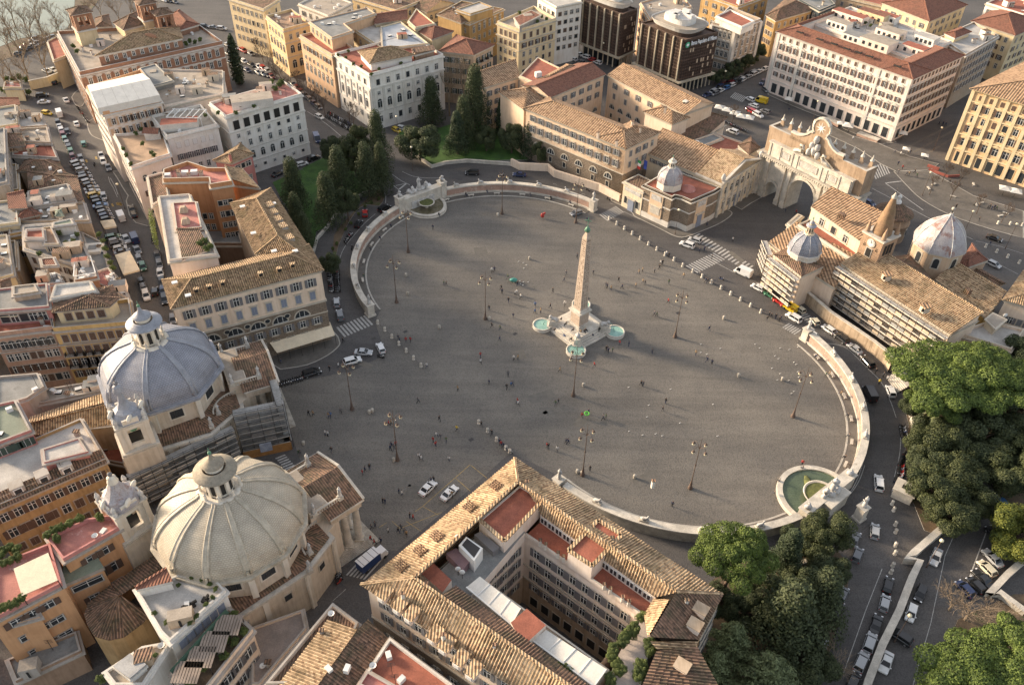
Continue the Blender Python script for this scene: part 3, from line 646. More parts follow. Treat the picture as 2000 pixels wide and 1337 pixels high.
def figure(m,x,y,z,h,rz=0,mat=None,arm=0.0,seat=False,wd=1.0):
 mt=mat or MARB;c,s_=math.cos(rz),math.sin(rz);f=lambda a,b_,d:(x+(a*c-b_*s_)*h,y+(a*s_+b_*c)*h,z+d*h)
 k=h*wd
 if seat:
  m.tube([f(0.22,0,0),f(0.24,0,.26),f(0.2,0,.33),f(0,0,.34),f(-.03,0,.5),f(-.02,0,.68),f(0,0,.77)],[.13*k,.12*k,.15*k,.19*k,.15*k,.17*k,.05*k],mt,8)
  hz=.86;sh=.66
 else:
  m.tube([f(0,0,0),f(.02,0,.1),f(0,.01,.3),f(-.01,0,.48),f(0,0,.6),f(0,0,.74),f(0,0,.82),f(0,0,.86)],[.16*k,.15*k,.13*k,.125*k,.10*k,.135*k,.10*k,.045*k],mt,8)
  hz=.93;sh=.78
 m.blob(f(.01,0,hz),(.062*h,.055*h,.075*h),mt,7,5)
 m.tube([f(0,.11,sh),f(.05,.17,sh-.15),f(.16,.13+arm*.1,sh-.2+arm*.3)],[.045*k,.038*k,.03*k],mt,6);m.tube([f(0,-.11,sh),f(.02,-.18,sh-.16),f(.1,-.12,sh-.28)],[.045*k,.038*k,.03*k],mt,6)
def pedestal(m,x,y,w_,h,rz,mat):
 m.box((x,y,0.25),(w_*1.25,w_*1.25,0.5),mat,rz);m.box((x,y,h/2+.1),(w_,w_,h-.3),mat,rz);m.box((x,y,h-.12),(w_*1.2,w_*1.2,0.24),mat,rz)
def ped_statue(a,c,r_,label,seated=False,hf=3.0):
 x,y=c.x+r_*math.cos(R(a)),c.y+r_*math.sin(R(a));rt=root('statue',(x,y,0),label,'statue')
 m=MB();pedestal(m,x,y,1.9,3.8,R(a),TRAV);m.build('pedestal',rt);m=MB();figure(m,x,y,3.8,hf,R(a)+PI,MARB);m.build('figure',rt)
ped_statue(W0-0.5,CW,RW+3.2,'white statue on a pedestal at the north end of the west exedra wall')
ped_statue(W1+0.7,CW,RW+3.2,'white statue on a pedestal at the south end of the west exedra wall')
ped_statue(E1+0.5,CE,RW+3.2,'white statue on a pedestal at the north end of the east exedra wall')
ped_statue(225,CE,RW+3.5,'white statue rising behind the roof edge of the big tiled palazzo')
sp=MB()
sp.box((0,0,0.2),(1.9,0.9,0.4),TRAV)
sp.tube([(-0.75,0,0.55),(-0.3,0,0.75),(0.3,0,0.85),(0.55,0,1.15),(0.6,0,1.35)],[.28,.36,.33,.22,.12],MARB,8);sp.blob((0.64,0,1.5),(.22,.2,.26),MARB,8,6)
for y in(-.24,.24):sp.tube([(0.35,y,0.6),(0.9,y,0.5)],[.12,.1],MARB,6);sp.tube([(-.5,y*1.2,.7),(-.2,y*1.3,.5)],[.17,.12],MARB,6)
spm=sp.mesh('sphinx')
def sphinx(c,a,lab,rr=3.15):
 o=inst('sphinx_statue',spm,(c.x+(RW+rr)*math.cos(R(a)),c.y+(RW+rr)*math.sin(R(a)),3.1),R(a)+PI/2);tag(o,lab,'statue','sphinxes on the exedra walls')
for i,a in enumerate((62,75,88,101,112)):sphinx(CW,a,'stone sphinx on the west exedra wall, %s from its north statue'%ordn(i))
for i,a in enumerate((150,163,176,189,202)):sphinx(CW,a,'stone sphinx on the west exedra wall, %s below the sea-god fountain'%ordn(i))
for i,a in enumerate((18,5,-8,-21)):sphinx(CE,a,'stone sphinx on the east exedra wall, %s from its north statue'%ordn(i))
for i,a in enumerate((-76,-92,-108,-122)):sphinx(CE,a,'stone sphinx on the south-east exedra wall, %s from the green fountain'%ordn(i))
bm_=MB();bm_.box((0,0,0.42),(1.9,0.6,0.16),TRAV);
for x in(-.65,.65):bm_.box((x,0,0.17),(0.25,0.5,0.34),TRAV)
bmm=bm_.mesh('bench')
BENCH=[]
for c,angs,nm in((CW,(58,70,82,94,106,118,143,155,167,180,193),'west'),(CE,(22,12,1,-10,-21,-32),'east')):
 for i,a in enumerate(angs):
  p=Vector((c.x+(RW+1.0)*math.cos(R(a)),c.y+(RW+1.0)*math.sin(R(a)),0.1));BENCH.append((p,a,nm))
  tag(inst('stone_bench',bmm,p,R(a)+PI/2),'pale stone bench inside the %s exedra, %s along it from the north end'%(nm,ordn(i)),'bench','stone benches along the exedra walls')
WATC=noisy('pool_water_murky',(0.22,0.19,0.14),(0.10,0.09,0.05),scale=0.6,rough=0.15,bump=0.05);WATG=noisy('pool_water_green',(0.105,0.135,0.085),(0.06,0.085,0.05),scale=0.25,rough=0.12,bump=0.1)
WATT=noisy('pool_water_turquoise',(0.30,0.49,0.41),(0.20,0.36,0.30),scale=0.8,rough=0.15,bump=0.1);MOSS=noisy('moss',(0.13,0.14,0.04),(0.06,0.07,0.02),scale=1.2,fine=6)
def polar(c,r_,a):return Vector((c.x+r_*math.cos(R(a)),c.y+r_*math.sin(R(a))))
def basin(rt,c,rx,ry,rot,hh,wat,half=False,rim=0.7,stone=None):
 m=MB();st=stone or TRAV;a0,a1=(PI/2,3*PI/2)if half else(0,2*PI)
 pr=[(rx+0.25,0),(rx+0.25,.2),(rx,.3),(rx,hh-.15),(rx+.15,hh-.1),(rx+.15,hh),(rx-rim,hh),(rx-rim,hh-.35)]
 m.lathe((c.x,c.y,0),pr,st,40,False,a0,a1,ry/rx,R(rot));m.build('basin',rt)
 w_=MB();w_.lathe((c.x,c.y,0),[(rx-rim+.02,hh-.3),(0.01,hh-.3)],wat,40,False,a0,a1,ry/rx,R(rot));w_.build('water',rt)
def fountain_group(rt,c,ang,h0,n,spread,hs,deep_=1.2,rocks=True):
 m=MB();t=Vector((-math.sin(R(ang)),math.cos(R(ang))));o=Vector((math.cos(R(ang)),math.sin(R(ang))))
 if rocks:
  for i in range(14):
   p=c+t*random.uniform(-spread,spread)*.8+o*random.uniform(-deep_,deep_)*.6;s_=random.uniform(.5,1.0);m.blob((p.x,p.y,h0+s_*.5),(s_,s_*.8,s_*.8),MARB,7,5,.15)
  m.build('rock',rt);m=MB()
 figure(m,c.x,c.y,h0+1.1,hs,R(ang)+PI,MARB,.6,wd=1.15);m.build('figure',rt)
 for i,s_ in enumerate((-1,1)):
  m=MB();p=c+t*s_*spread*.6-o*.3;figure(m,p.x,p.y,h0+.3,hs*.72,R(ang)+PI+s_*.5,MARB,seat=True,wd=1.2);m.build('figure',rt)
c0=polar(CW,RW+2.6,GW);rt=root('sea_god_fountain',(c0.x,c0.y,0),'marble sea-god fountain with a half-round basin in the middle of the west exedra','fountain')
m=MB();rz=R(GW)+PI/2;m.box((c0.x,c0.y,2.35),(16.5,1.9,4.7),TRAV,rz);m.box((c0.x,c0.y,4.85),(17.2,2.4,0.35),TRAV,rz)
tt=Vector((-math.sin(R(GW)),math.cos(R(GW))));oo=Vector((math.cos(R(GW)),math.sin(R(GW))))
p=c0-oo*1.05;m.box((p.x,p.y,1.6),(8.5,.25,3.2),MARB,rz);m.build('wall',rt)
p=c0+oo*1.2;m=MB();m.box((p.x,p.y,2.4),(7.5,3.2,4.9),TRAV,rz);m.build('plinth',rt)
for s_ in(-1,1):
 m=MB();q=c0+tt*s_*8.0;m.box((q.x,q.y,2.9),(2.0,2.4,5.8),TRAV,rz);m.box((q.x,q.y,5.9),(2.4,2.8,.3),TRAV,rz);m.build('pier',rt)
 m=MB();m.tube([(q.x,q.y,6.0),(q.x+.5,q.y,6.5),(q.x-.3,q.y+.2,7.2),(q.x,q.y,7.9)],[.7,.6,.45,.2],MARB,7);m.blob((q.x+.2,q.y,7.7),(.5,.3,.35),MARB);m.build('dolphin',rt)
fountain_group(rt,c0+oo*1.0,GW,5.0,3,4.2,3.6)
bc=polar(CW,RW+1.6,GW-.6);basin(rt,bc,7.7,6.4,GW,1.0,WATC,half=True,rim=.9)
p=c0-oo*2.9;m=MB();m.lathe((p.x,p.y,0),[(.6,.1),(.5,1.4),(.7,1.7),(2.0,2.1),(2.6,2.5),(2.6,2.65),(2.2,2.6)],TRAV,20);m.lathe((p.x,p.y,0),[(2.2,2.55),(0.01,2.55)],MOSS,20);m.build('upper_basin',rt)
c0=polar(CE,RW+2.4,GE);rt=root('goddess_fountain',(c0.x,c0.y,0),'marble goddess fountain with a basin of green water in the east exedra','fountain')
rz=R(GE)+PI/2;tt=Vector((-math.sin(R(GE)),math.cos(R(GE))));oo=Vector((math.cos(R(GE)),math.sin(R(GE))))
m=MB();m.box((c0.x,c0.y,1.9),(16.8,2.2,3.8),TRAV,rz);m.box((c0.x,c0.y,3.95),(17.3,2.6,0.3),TRAV,rz);m.build('wall',rt)
m=MB();p=c0+oo*1.6;m.box((p.x,p.y,1.9),(6.5,2.8,3.8),TRAV,rz);m.box((p.x,p.y,3.9),(6.9,3.2,.3),TRAV,rz);m.build('plinth',rt)
fountain_group(rt,c0+oo*.6,GE,4.05,3,3.0,3.6)
for s_ in(-1,1):
 q=c0+tt*s_*7.4;m=MB();m.tube([(q.x,q.y,4.1),(q.x+.4,q.y+.2,4.6),(q.x+.3,q.y+.5,5.3)],[.7,.55,.25],MARB,7);m.blob((q.x,q.y,4.5),(.8,.6,.5),MARB);m.build('dolphin',rt)
bc=polar(CE,RW+0.9,GE);basin(rt,bc,8.6,8.4,GE,0.9,WATG,half=True,rim=1.0)
p=c0-oo*1.3;m=MB();m.lathe((p.x,p.y,0),[(1.2,.1),(1.0,.9),(3.0,1.2),(3.6,1.7),(3.7,1.9),(3.4,1.9),(3.2,1.6),(0.01,1.6)],TRAV,32,True,PI/2,3*PI/2,1,R(GE));m.build('upper_basin',rt)
m=MB();m.lathe((p.x,p.y,0),[(3.2,1.7),(0.01,1.75)],MOSS,24,False,PI/2,3*PI/2,1,R(GE));m.build('mossy_water',rt)
m=MB();q=p-oo*3.4+tt*1.0;m.blob((q.x,q.y,.7),(1.0,2.6,.5),MOSS,10,6,.12);m.build('moss',rt)
OB=Vector((17.5,170.4));rz=math.atan2(171.0-172.46,25.38-10.11)+PI/4
rt=root('obelisk',(OB.x,OB.y,0),'tall carved granite obelisk with a green bronze cross at the centre of the square','obelisk')
GRAN=noisy('obelisk_granite',(0.48,0.385,0.305),(0.38,0.30,0.235),scale=1.1,fine=5,bump=0.5,bscale=4,third=(0.54,0.42,0.32),tscale=0.6,tthr=0.6)
m=MB()
m.box((OB.x,OB.y,1.95),(4.7,4.7,0.5),TRAV,rz);m.box((OB.x,OB.y,2.4),(4.1,4.1,0.4),TRAV,rz);m.box((OB.x,OB.y,4.35),(3.3,3.3,3.5),GRAN,rz);m.box((OB.x,OB.y,6.2),(3.9,3.9,0.35),TRAV,rz);m.box((OB.x,OB.y,6.55),(4.3,4.3,0.35),TRAV,rz);m.box((OB.x,OB.y,7.0),(3.2,3.2,0.55),TRAV,rz);m.build('pedestal',rt)
m=MB();z0,z1=7.25,28.6
m.box((OB.x,OB.y,(z0+z1)/2),(2.6,2.6,z1-z0),GRAN,rz,taper=.60);m.box((OB.x,OB.y,z1+.9),(1.56,1.56,1.8),GRAN,rz,taper=.25)
random.seed(5)
for f in range(4):
 a=rz+f*PI/2
 for k in range(34):
  z=z0+.9+k*.6;hw=(2.6/2)*(1-.40*(z-z0)/(z1-z0));
  for col in(-.5,0,.5):
   if random.random()<.78:
    s_=random.uniform(.12,.3);px=OB.x+math.cos(a)*(hw+.0)-math.sin(a)*col*hw*1.1;py=OB.y+math.sin(a)*(hw+.0)+math.cos(a)*col*hw*1.1
    m.box((px,py,z),(.05,s_,random.uniform(.1,.4)),BARK,a)
m.build('shaft',rt)
GRB=noisy('green_bronze',(0.14,0.30,0.19),(0.07,0.17,0.11),scale=2,rough=.6);m=MB();z=z1+1.6
m.tube([(OB.x,OB.y,z),(OB.x,OB.y,z+.9),(OB.x,OB.y,z+1.4)],[.55,.6,.2],GRB,8);m.blob((OB.x+.35,OB.y,z+.5),(.4,.35,.4),GRB);m.blob((OB.x-.35,OB.y,z+.5),(.4,.35,.4),GRB)
m.beam((OB.x,OB.y,z+1.2),(OB.x,OB.y,z+4.0),.16,.16,GRB);a=rz;m.beam((OB.x-.8,OB.y+.3,z+3.1),(OB.x+.8,OB.y-.3,z+3.1),.15,.15,GRB);m.build('cross',rt)
rt=root('stepped_platform',(OB.x,OB.y,0),'square pale stone platform with steps that carries the obelisk','platform')
m=MB()
for i,(s_,h)in enumerate(((13.4,.35),(12.2,.7),(11.0,1.05),(9.9,1.4),(8.9,1.7))):m.box((OB.x,OB.y,h/2),(s_,s_,h),TRAV,rz)
m.build('steps',rt)
WN=['west','south','east','north']
for k,q in enumerate(((1060,636),(1125,686),(1200,649),None)):
 if q:P=v2(W(q,.4))
 else:P=OB*2-v2(W((1125,686),.4))
 d=(P-OB).normalized();P=OB+d*9.6;a=math.atan2(d.y,d.x)
 rt=root('lion_fountain',(P.x,P.y,0),'round turquoise basin with a white stone lion at the %s corner of the obelisk steps'%WN[k],'fountain','lion fountains around the obelisk')
 m=MB();m.lathe((P.x,P.y,0),[(2.55,0),(2.55,.3),(2.2,.45),(2.5,.8),(2.6,.95),(2.25,.95),(2.2,.7)],TRAV,26);m.build('basin',rt)
 m=MB();m.lathe((P.x,P.y,0),[(2.22,.78),(.01,.78)],WATT,26);m.build('water',rt)
 L0=OB+d*6.6;m=MB();m.box((L0.x,L0.y,1.2),(3.0,1.8,2.4),TRAV,a,taper=.8);m.box((L0.x,L0.y,.5),(3.6,2.3,1.0),TRAV,a);m.build('plinth',rt)
 f=lambda x,y,z:(L0.x+d.x*x-d.y*y,L0.y+d.y*x+d.x*y,z)
 m=MB();m.tube([f(-1.2,0,2.7),f(-.5,0,2.95),(f(.3,0,3.0)),f(.8,0,3.35)],[.35,.48,.45,.42],MARB,8);m.blob(f(1.0,0,3.6),(.42,.42,.45),MARB,8,6)
 for y in(-.35,.35):m.tube([f(.6,y,2.75),f(1.5,y,2.55)],[.17,.14],MARB,6);m.tube([f(-.9,y,2.8),f(-.3,y*1.4,2.55)],[.25,.16],MARB,6)
 m.build('lion',rt)
 m=MB();m.tube([f(1.4,0,3.45),f(2.2,0,2.7),f(2.8,0,.8)],[.06,.06,.1],WATT,5);m.build('water_jet',rt)
rr_=random.Random(8)
for i in range(26):
 c=W((rr_.uniform(560,1560),rr_.uniform(430,960)));
 m=MB();s1,s2,a=(rr_.uniform(2.5,7),rr_.uniform(1.5,4),rr_.uniform(0,3))if i<16 else(1.1,.9,.7)
 mt=noisy('patched_setts%d'%(i%3),((.155,.143,.125),(.142,.13,.113),(.168,.15,.125))[i%3],amt=.25,scale=.8)if i<16 else IRON
 e=Vector((math.cos(a),math.sin(a)));n=Vector((-e.y,e.x));o=v2(c);m.face([(*(o+e*s1*x*.5+n*s2*y*.5),.013)for x,y in((-1,-1),(1,-1),(1,1),(-1,1))],mt);struct('paving_patch' if i<16 else 'drain_cover',m)
PLAS=wallmat('church_plaster',(0.60,0.52,0.42));PLASW=wallmat('church_plaster_pale',(0.66,0.61,0.53),.2)
LEAD=scalemat('dome_slate',(0.30,0.31,0.355),(0.26,0.268,0.31),(0.18,0.185,0.215),.6,.42,.5);LEADR=noisy('lead_sheet',(0.33,0.34,0.38),amt=.3,scale=.6,third=(0.42,0.41,0.42),tscale=.5,tthr=.62,rough=.55)
CREAM=scalemat('dome_cream',(0.50,0.44,0.345),(0.465,0.405,0.315),(0.36,0.31,0.24),.55,.36,.6);CREAMR=noisy('cream_lead',(0.50,0.44,0.345),amt=.3,scale=.6,third=(0.30,0.27,0.2),tscale=.5,tthr=.6,rough=.6)
LEADP=noisy('patched_lead',(0.39,0.37,0.375),(0.30,0.27,0.28),scale=.7,amt=.35,third=(0.22,0.11,0.085),tscale=.3,tthr=.54,rough=.5)
def octpts(c,r_,n,rot):return[Vector((c.x+r_*math.cos(rot+2*PI*k/n),c.y+r_*math.sin(rot+2*PI*k/n)))for k in range(n)]
def dome(rt,c,zs,Rb,n,rot,prof,mat,ribmat,ribw=.5,double=True,name='dome',smoothn=4):
 m=MB();L_=[0]
 for i in range(1,len(prof)):L_.append(L_[-1]+math.hypot(prof[i][0]-prof[i-1][0],prof[i][1]-prof[i-1][1]))
 for k in range(n):
  a,b_=rot+2*PI*k/n,rot+2*PI*(k+1)/n
  for i in range(len(prof)-1):
   (r0,z0),(r1,z1)=prof[i],prof[i+1]
   for j in range(smoothn):
    def pt(r_,z,t):
     an=a+(b_-a)*t;ch=math.cos((b_-a)/2)/math.cos(an-(a+b_)/2);rr=r_*(ch*.75+.25)
     return(c.x+rr*math.cos(an),c.y+rr*math.sin(an),zs+z)
    t0,t1=j/smoothn,(j+1)/smoothn;wd=r0*(b_-a);wd1=r1*(b_-a)
    m.face([pt(r0,z0,t0),pt(r0,z0,t1),pt(r1,z1,t1),pt(r1,z1,t0)],mat,[((t0-.5)*wd,L_[i]),((t1-.5)*wd,L_[i]),((t1-.5)*wd1,L_[i+1]),((t0-.5)*wd1,L_[i+1])],True)
 m.build(name,rt)
 for k in range(n):
  m=MB();a=rot+2*PI*k/n
  for dt in((-1,1)if double else(0,)):
   P=[]
   for(r_,z)in prof:
    da=dt*ribw*.9*(.35+.65*r_/Rb)/max(r_,.5);P.append(Vector((c.x+r_*math.cos(a+da),c.y+r_*math.sin(a+da),zs+z+.08)))
   m.tube(P,[ribw*(.35+.45*p[0]/Rb)*.62 for p in prof],ribmat,6)
  if double:
   P=[Vector((c.x+r_*math.cos(a),c.y+r_*math.sin(a),zs+z+.0))for r_,z in prof]
   for i in range(len(P)-1):m.beam(P[i],P[i+1],ribw*2.0*(.35+.65*prof[i][0]/Rb),.34,ribmat)
  m.build('rib',rt)
def lantern(rt,c,z,r_,h,wallm,capm,n=8,rot=0,cap=1.0,ball=GRB,stat=True):
 lr=bpy.data.objects.new('lantern',None);COL.objects.link(lr);lr.parent=rt;lr.location=Vector((c.x,c.y,z))-Vector(rt.location)
 off=(c.x,c.y,z)
 m=MB();m.lathe((c.x,c.y,z),[(r_*1.75,-.5),(r_*1.75,.0),(r_*1.65,.35),(r_*1.35,.35),(r_*1.1,.1)],wallm,24)
 m.lathe((c.x,c.y,z),[(r_,0),(r_,h*.82),(r_*1.12,h*.84),(r_*1.25,h*.95),(r_*1.35,h),(r_*1.3,h+.15)],wallm,24)
 for k in range(n):
  a=rot+2*PI*k/n;ca,sa=math.cos(a),math.sin(a)
  m.box((c.x+ca*r_*1.02,c.y+sa*r_*1.02,z+h*.42),(.28,r_*.30,h*.84),wallm,a)
 o=m.build('drum',lr,off)
 m=MB();
 for k in range(n):
  a=rot+2*PI*(k+.5)/n;ca,sa=math.cos(a),math.sin(a);t=Vector((-sa,ca,0));b0=Vector((c.x+ca*r_*1.015,c.y+sa*r_*1.015,z));hw=r_*.17
  P=[b0+t*-hw+Vector((0,0,.6)),b0+t*hw+Vector((0,0,.6))]+[b0+t*(hw*math.cos(PI*q/5))+Vector((0,0,h*.62+hw*math.sin(PI*q/5)*1.3))for q in range(6)]
  m.face(P,DARK)
 m.build('opening',lr,off)
 m=MB();m.lathe((c.x,c.y,z+h),[(r_*1.7,-.1),(r_*1.68,.15),(r_*1.45,.2),(r_*1.4,.5*cap),(r_*1.15,.55*cap),(r_*1.1,.9*cap),(r_*.9,1.0*cap)],capm,24);m.lathe((c.x,c.y,z+h),[(r_*.72,.9*cap),(r_*.72,2.0*cap)],wallm,24)
 m.lathe((c.x,c.y,z+h),[(r_*.88,1.95*cap),(r_*.86,2.15*cap),(r_*.66,2.6*cap),(r_*.36,3.1*cap),(r_*.17,3.9*cap),(r_*.12,4.8*cap)],capm,24);m.build('cap',lr,off)
 m=MB();m.blob((c.x,c.y,z+h+5.0*cap),(.28*cap+.1,.28*cap+.1,.35*cap+.1),ball);m.tube([(c.x,c.y,z+h+4.7*cap),(c.x,c.y,z+h+6.3*cap)],.07,ball,5);m.build('finial',lr,off)
 if stat:
  for k in range(n):
   a=rot+2*PI*k/n;m=MB();figure(m,c.x+r_*1.5*math.cos(a),c.y+r_*1.5*math.sin(a),z+.3,1.7,a,wallm);m.build('statue',lr,off)
def drum_win(m,c,r_,a,z,w_,h_,sur,arch=False):
 ca,sa=math.cos(a),math.sin(a);t=Vector((-sa,ca,0));o=Vector((c.x+ca*r_,c.y+sa*r_,z))
 m.box((o.x,o.y,z),(.24,w_+.7,h_+.7),sur,a);q=o+Vector((ca,sa,0))*.14
 if arch:P=[q-t*w_/2-Vector((0,0,h_/2)),q+t*w_/2-Vector((0,0,h_/2))]+[q+t*(w_/2*math.cos(PI*k/6))+Vector((0,0,h_/2-w_/2+w_/2*math.sin(PI*k/6)))for k in range(7)]
 else:P=[q-t*w_/2-Vector((0,0,h_/2)),q+t*w_/2-Vector((0,0,h_/2)),q+t*w_/2+Vector((0,0,h_/2)),q-t*w_/2+Vector((0,0,h_/2))]
 m.face(P,GLASS)
 if not arch:
  for s_ in(-.17,.17):m.beam(q+Vector((ca,sa,0))*.03+t*w_*s_-Vector((0,0,h_/2)),q+Vector((ca,sa,0))*.03+t*w_*s_+Vector((0,0,h_/2)),.06,.06,IRON)
def column(m,x,y,z0,h,r_,mat):
 m.box((x,y,z0+.2),(r_*2.8,r_*2.8,.4),mat);m.lathe((x,y,z0+.4),[(r_*1.25,0),(r_*1.25,.25),(r_,.4),(r_*1.0,h*.33),(r_*.86,h-1.3),(r_*.9,h-1.2),(r_*1.25,h-.75)],mat,14);m.box((x,y,z0+h-.2),(r_*2.6,r_*2.6,.4),mat)
def church(c,f,n,rot,Rb,zs,name,label,wm,dm,rm,cornm,prof,scaff):
 s=Vector((f.y,-f.x));L=lambda x,y:c+f*x+s*y;cs_=1 if scaff else-1
 rt=root(name,(c.x,c.y,0),label,'church');off=None
 body=[L(-11,-13*cs_),L(-11,15*cs_),L(6,15*cs_),L(13.5,10*cs_),L(13.5,-10*cs_),L(6,-13*cs_)]
 m=MB();m.prism(body,0,10.5,wm);m.prism(inset(body,-.5),10.5,11.1,TRAV,bottom=True);m.build('wall',rt)
 m=MB();n2=len(body);bi=inset(body,.3);dr=octpts(c,Rb*.9,24,0)
 cc=Vector((c.x,c.y,14.6))
 for i in range(n2):a,b_=bi[i],bi[(i+1)%n2];P=[Vector((a.x,a.y,11.3)),Vector((b_.x,b_.y,11.3)),cc];m.face(P if(P[1]-P[0]).cross(P[2]-P[0]).z>0 else P[::-1],TILEB)
 m.build('roof',rt)
 for i,(a,b_)in enumerate(zip(body,body[1:]+body[:1])):
  e=(b_-a).normalized();o_=Vector((e.y,-e.x));o_=o_ if o_.dot((a+b_)/2-c)>0 else-o_;r_=math.atan2(e.y,e.x);k_=max(1,int((b_-a).length/6))
  for k in range(k_+1):m=MB();q=lerp(a,b_,k/k_)+o_*.12;m.box((q.x,q.y,5.2),(1.1,.5,10.4),PLASW,r_);m.build('pilaster',rt)
  for k in range(k_):q=lerp(a,b_,(k+.5)/k_)+o_*.06;m=MB();m.box((q.x,q.y,7.6),(1.9,.2,2.0),TRIM,r_);m.box((q.x,q.y,7.6),(1.4,.3,1.5),SHBL if k%2 else GLASS,r_);m.build('window',rt)
 P=octpts(c,Rb*.93,n,rot);m=MB();m.prism(P,9,zs-.9,wm)
 for p in P:m.box((p.x,p.y,(11+zs-.9)/2),(1.1,1.1,zs-11.9),PLASW,math.atan2(p.y-c.y,p.x-c.x))
 m.build('drum',rt)
 m=MB();m.prism(octpts(c,Rb*.98,n,rot),zs-1.4,zs-.9,cornm,bottom=True);m.prism(octpts(c,Rb*1.07,n,rot),zs-.9,zs-.35,cornm,bottom=True);m.build('cornice',rt)
 m=MB();m.prism(octpts(c,Rb*1.02,n,rot),zs-.35,zs-.05,rm,bottom=True);m.build('dome_base',rt)
 for k in range(n):
  m=MB();drum_win(m,c,Rb*.93*math.cos(PI/n),rot+2*PI*(k+.5)/n,(12.2+zs-1.4)/2+.3,2.6,2.1,PLASW);m.build('window',rt)
 dome(rt,c,zs-.05,Rb,n,rot,prof,dm,rm)
 m=MB();px=15.5
 core=[L(12.5,-9.2),L(12.5,9.2),L(17,7),L(17,-7)];m.prism(core,0,11.2,wm);m.build('porch_wall',rt)
 for y in(-6.4,-2.4,2.4,6.4):
  m=MB();p=L(21,y);column(m,p.x,p.y,.9,10.2,.78,TRAV);m.build('column',rt)
 for y in(-6.4,6.4):
  m=MB();p=L(18.4,y);column(m,p.x,p.y,.9,10.2,.78,TRAV);m.build('column',rt)
 m=MB();az=math.atan2(f.y,f.x)
 def bx(x,y,z,sx,sy,sz,mt,mm=None):p=L(x,y);(mm or m).box((p.x,p.y,z),(sx,sy,sz),mt,az)
 bx(18.5,0,11.9,6.8,15.2,1.7,PLAS);bx(18.6,0,12.95,7.6,16.2,.4,TRAV);m.build('entablature',rt)
 m=MB();zt=13.16;A=L(22.4,-8.0);B_=L(22.4,8.0);C=L(22.4,0);A2=L(14.5,-8.0);B2=L(14.5,8.0);C2=L(14.5,0);v=lambda p,z:(p.x,p.y,z)
 m.face([v(B_,zt),v(A,zt),v(C,zt+2.6)],PLAS);m.face([v(A2,zt),v(B2,zt),v(C2,zt+2.6)],PLAS);m.build('pediment',rt)
 m=MB();m.face([v(A,zt),v(A2,zt),v(C2,zt+2.65),v(C,zt+2.65)][::-1],TILEB);m.face([v(B_,zt),v(C,zt+2.65),v(C2,zt+2.65),v(B2,zt)][::-1],TILEB)
 m.beam(Vector(v(A,zt+.12)),Vector(v(C,zt+2.8)),.5,.3,TRAV);m.beam(Vector(v(B_,zt+.12)),Vector(v(C,zt+2.8)),.5,.3,TRAV);m.build('porch_roof',rt)
 m=MB();bx(14.2,0,13.0,4.0,11,3.8,wm);bx(14.2,0,14.95,3.6,10.6,.1,BEIGER);m.build('attic',rt)
 m=MB()
 for y in(-1,1):
  bx(15.5,y*5.6,13.8,6.5,.3,.25,TRAV);bx(15.5,y*5.6,14.75,6.5,.35,.2,TRAV)
  for k in range(12):bx(12.5+k*.55,y*5.6,14.3,.18,.22,.8,TRAV)
  for k in range(14):
   a0=R(90*k/14);a1=R(90*(k+1)/14);p=L(13.2-6.2*math.sin(a0)*.9,y*(5.6+5.2*(1-math.cos(a0))));q=L(13.2-6.2*math.sin(a1)*.9,y*(5.6+5.2*(1-math.cos(a1))))
   m.beam((p.x,p.y,12.3),(q.x,q.y,12.3),.3,.2,TRAV);m.box((p.x,p.y,11.8),(.18,.18,.9),TRAV)
 m.build('balustrade',rt)
 for(x,y)in((18.8,-5.6),(18.8,5.6),(13,-5.6),(13,5.6),(8.6,-10.5),(8.6,10.5),(6.5,-12.2),(6.5,13.6)):
  m=MB();p=L(x,y);z=14.0 if x>12 else 11.1;m.box((p.x,p.y,z+.4),(1.0,1.0,.9),TRAV,az);figure(m,p.x,p.y,z+.8,2.7,az,MARB);m.build('statue',rt)
 m=MB()
 for k in range(6):bx(17.6+.18*(6-k),0,.08+.15*k,8.2+.36*(6-k),15.6+.5*(6-k),.16,STONE)
 for k in range(5):bx(21.9,0,.98,.4,15.2,.03,TRAV)if k==0 else bx(14.4+k*1.5,0,.98,.3,15.0,.03,TRAV)
 m.build('steps',rt)
 return rt,L,az
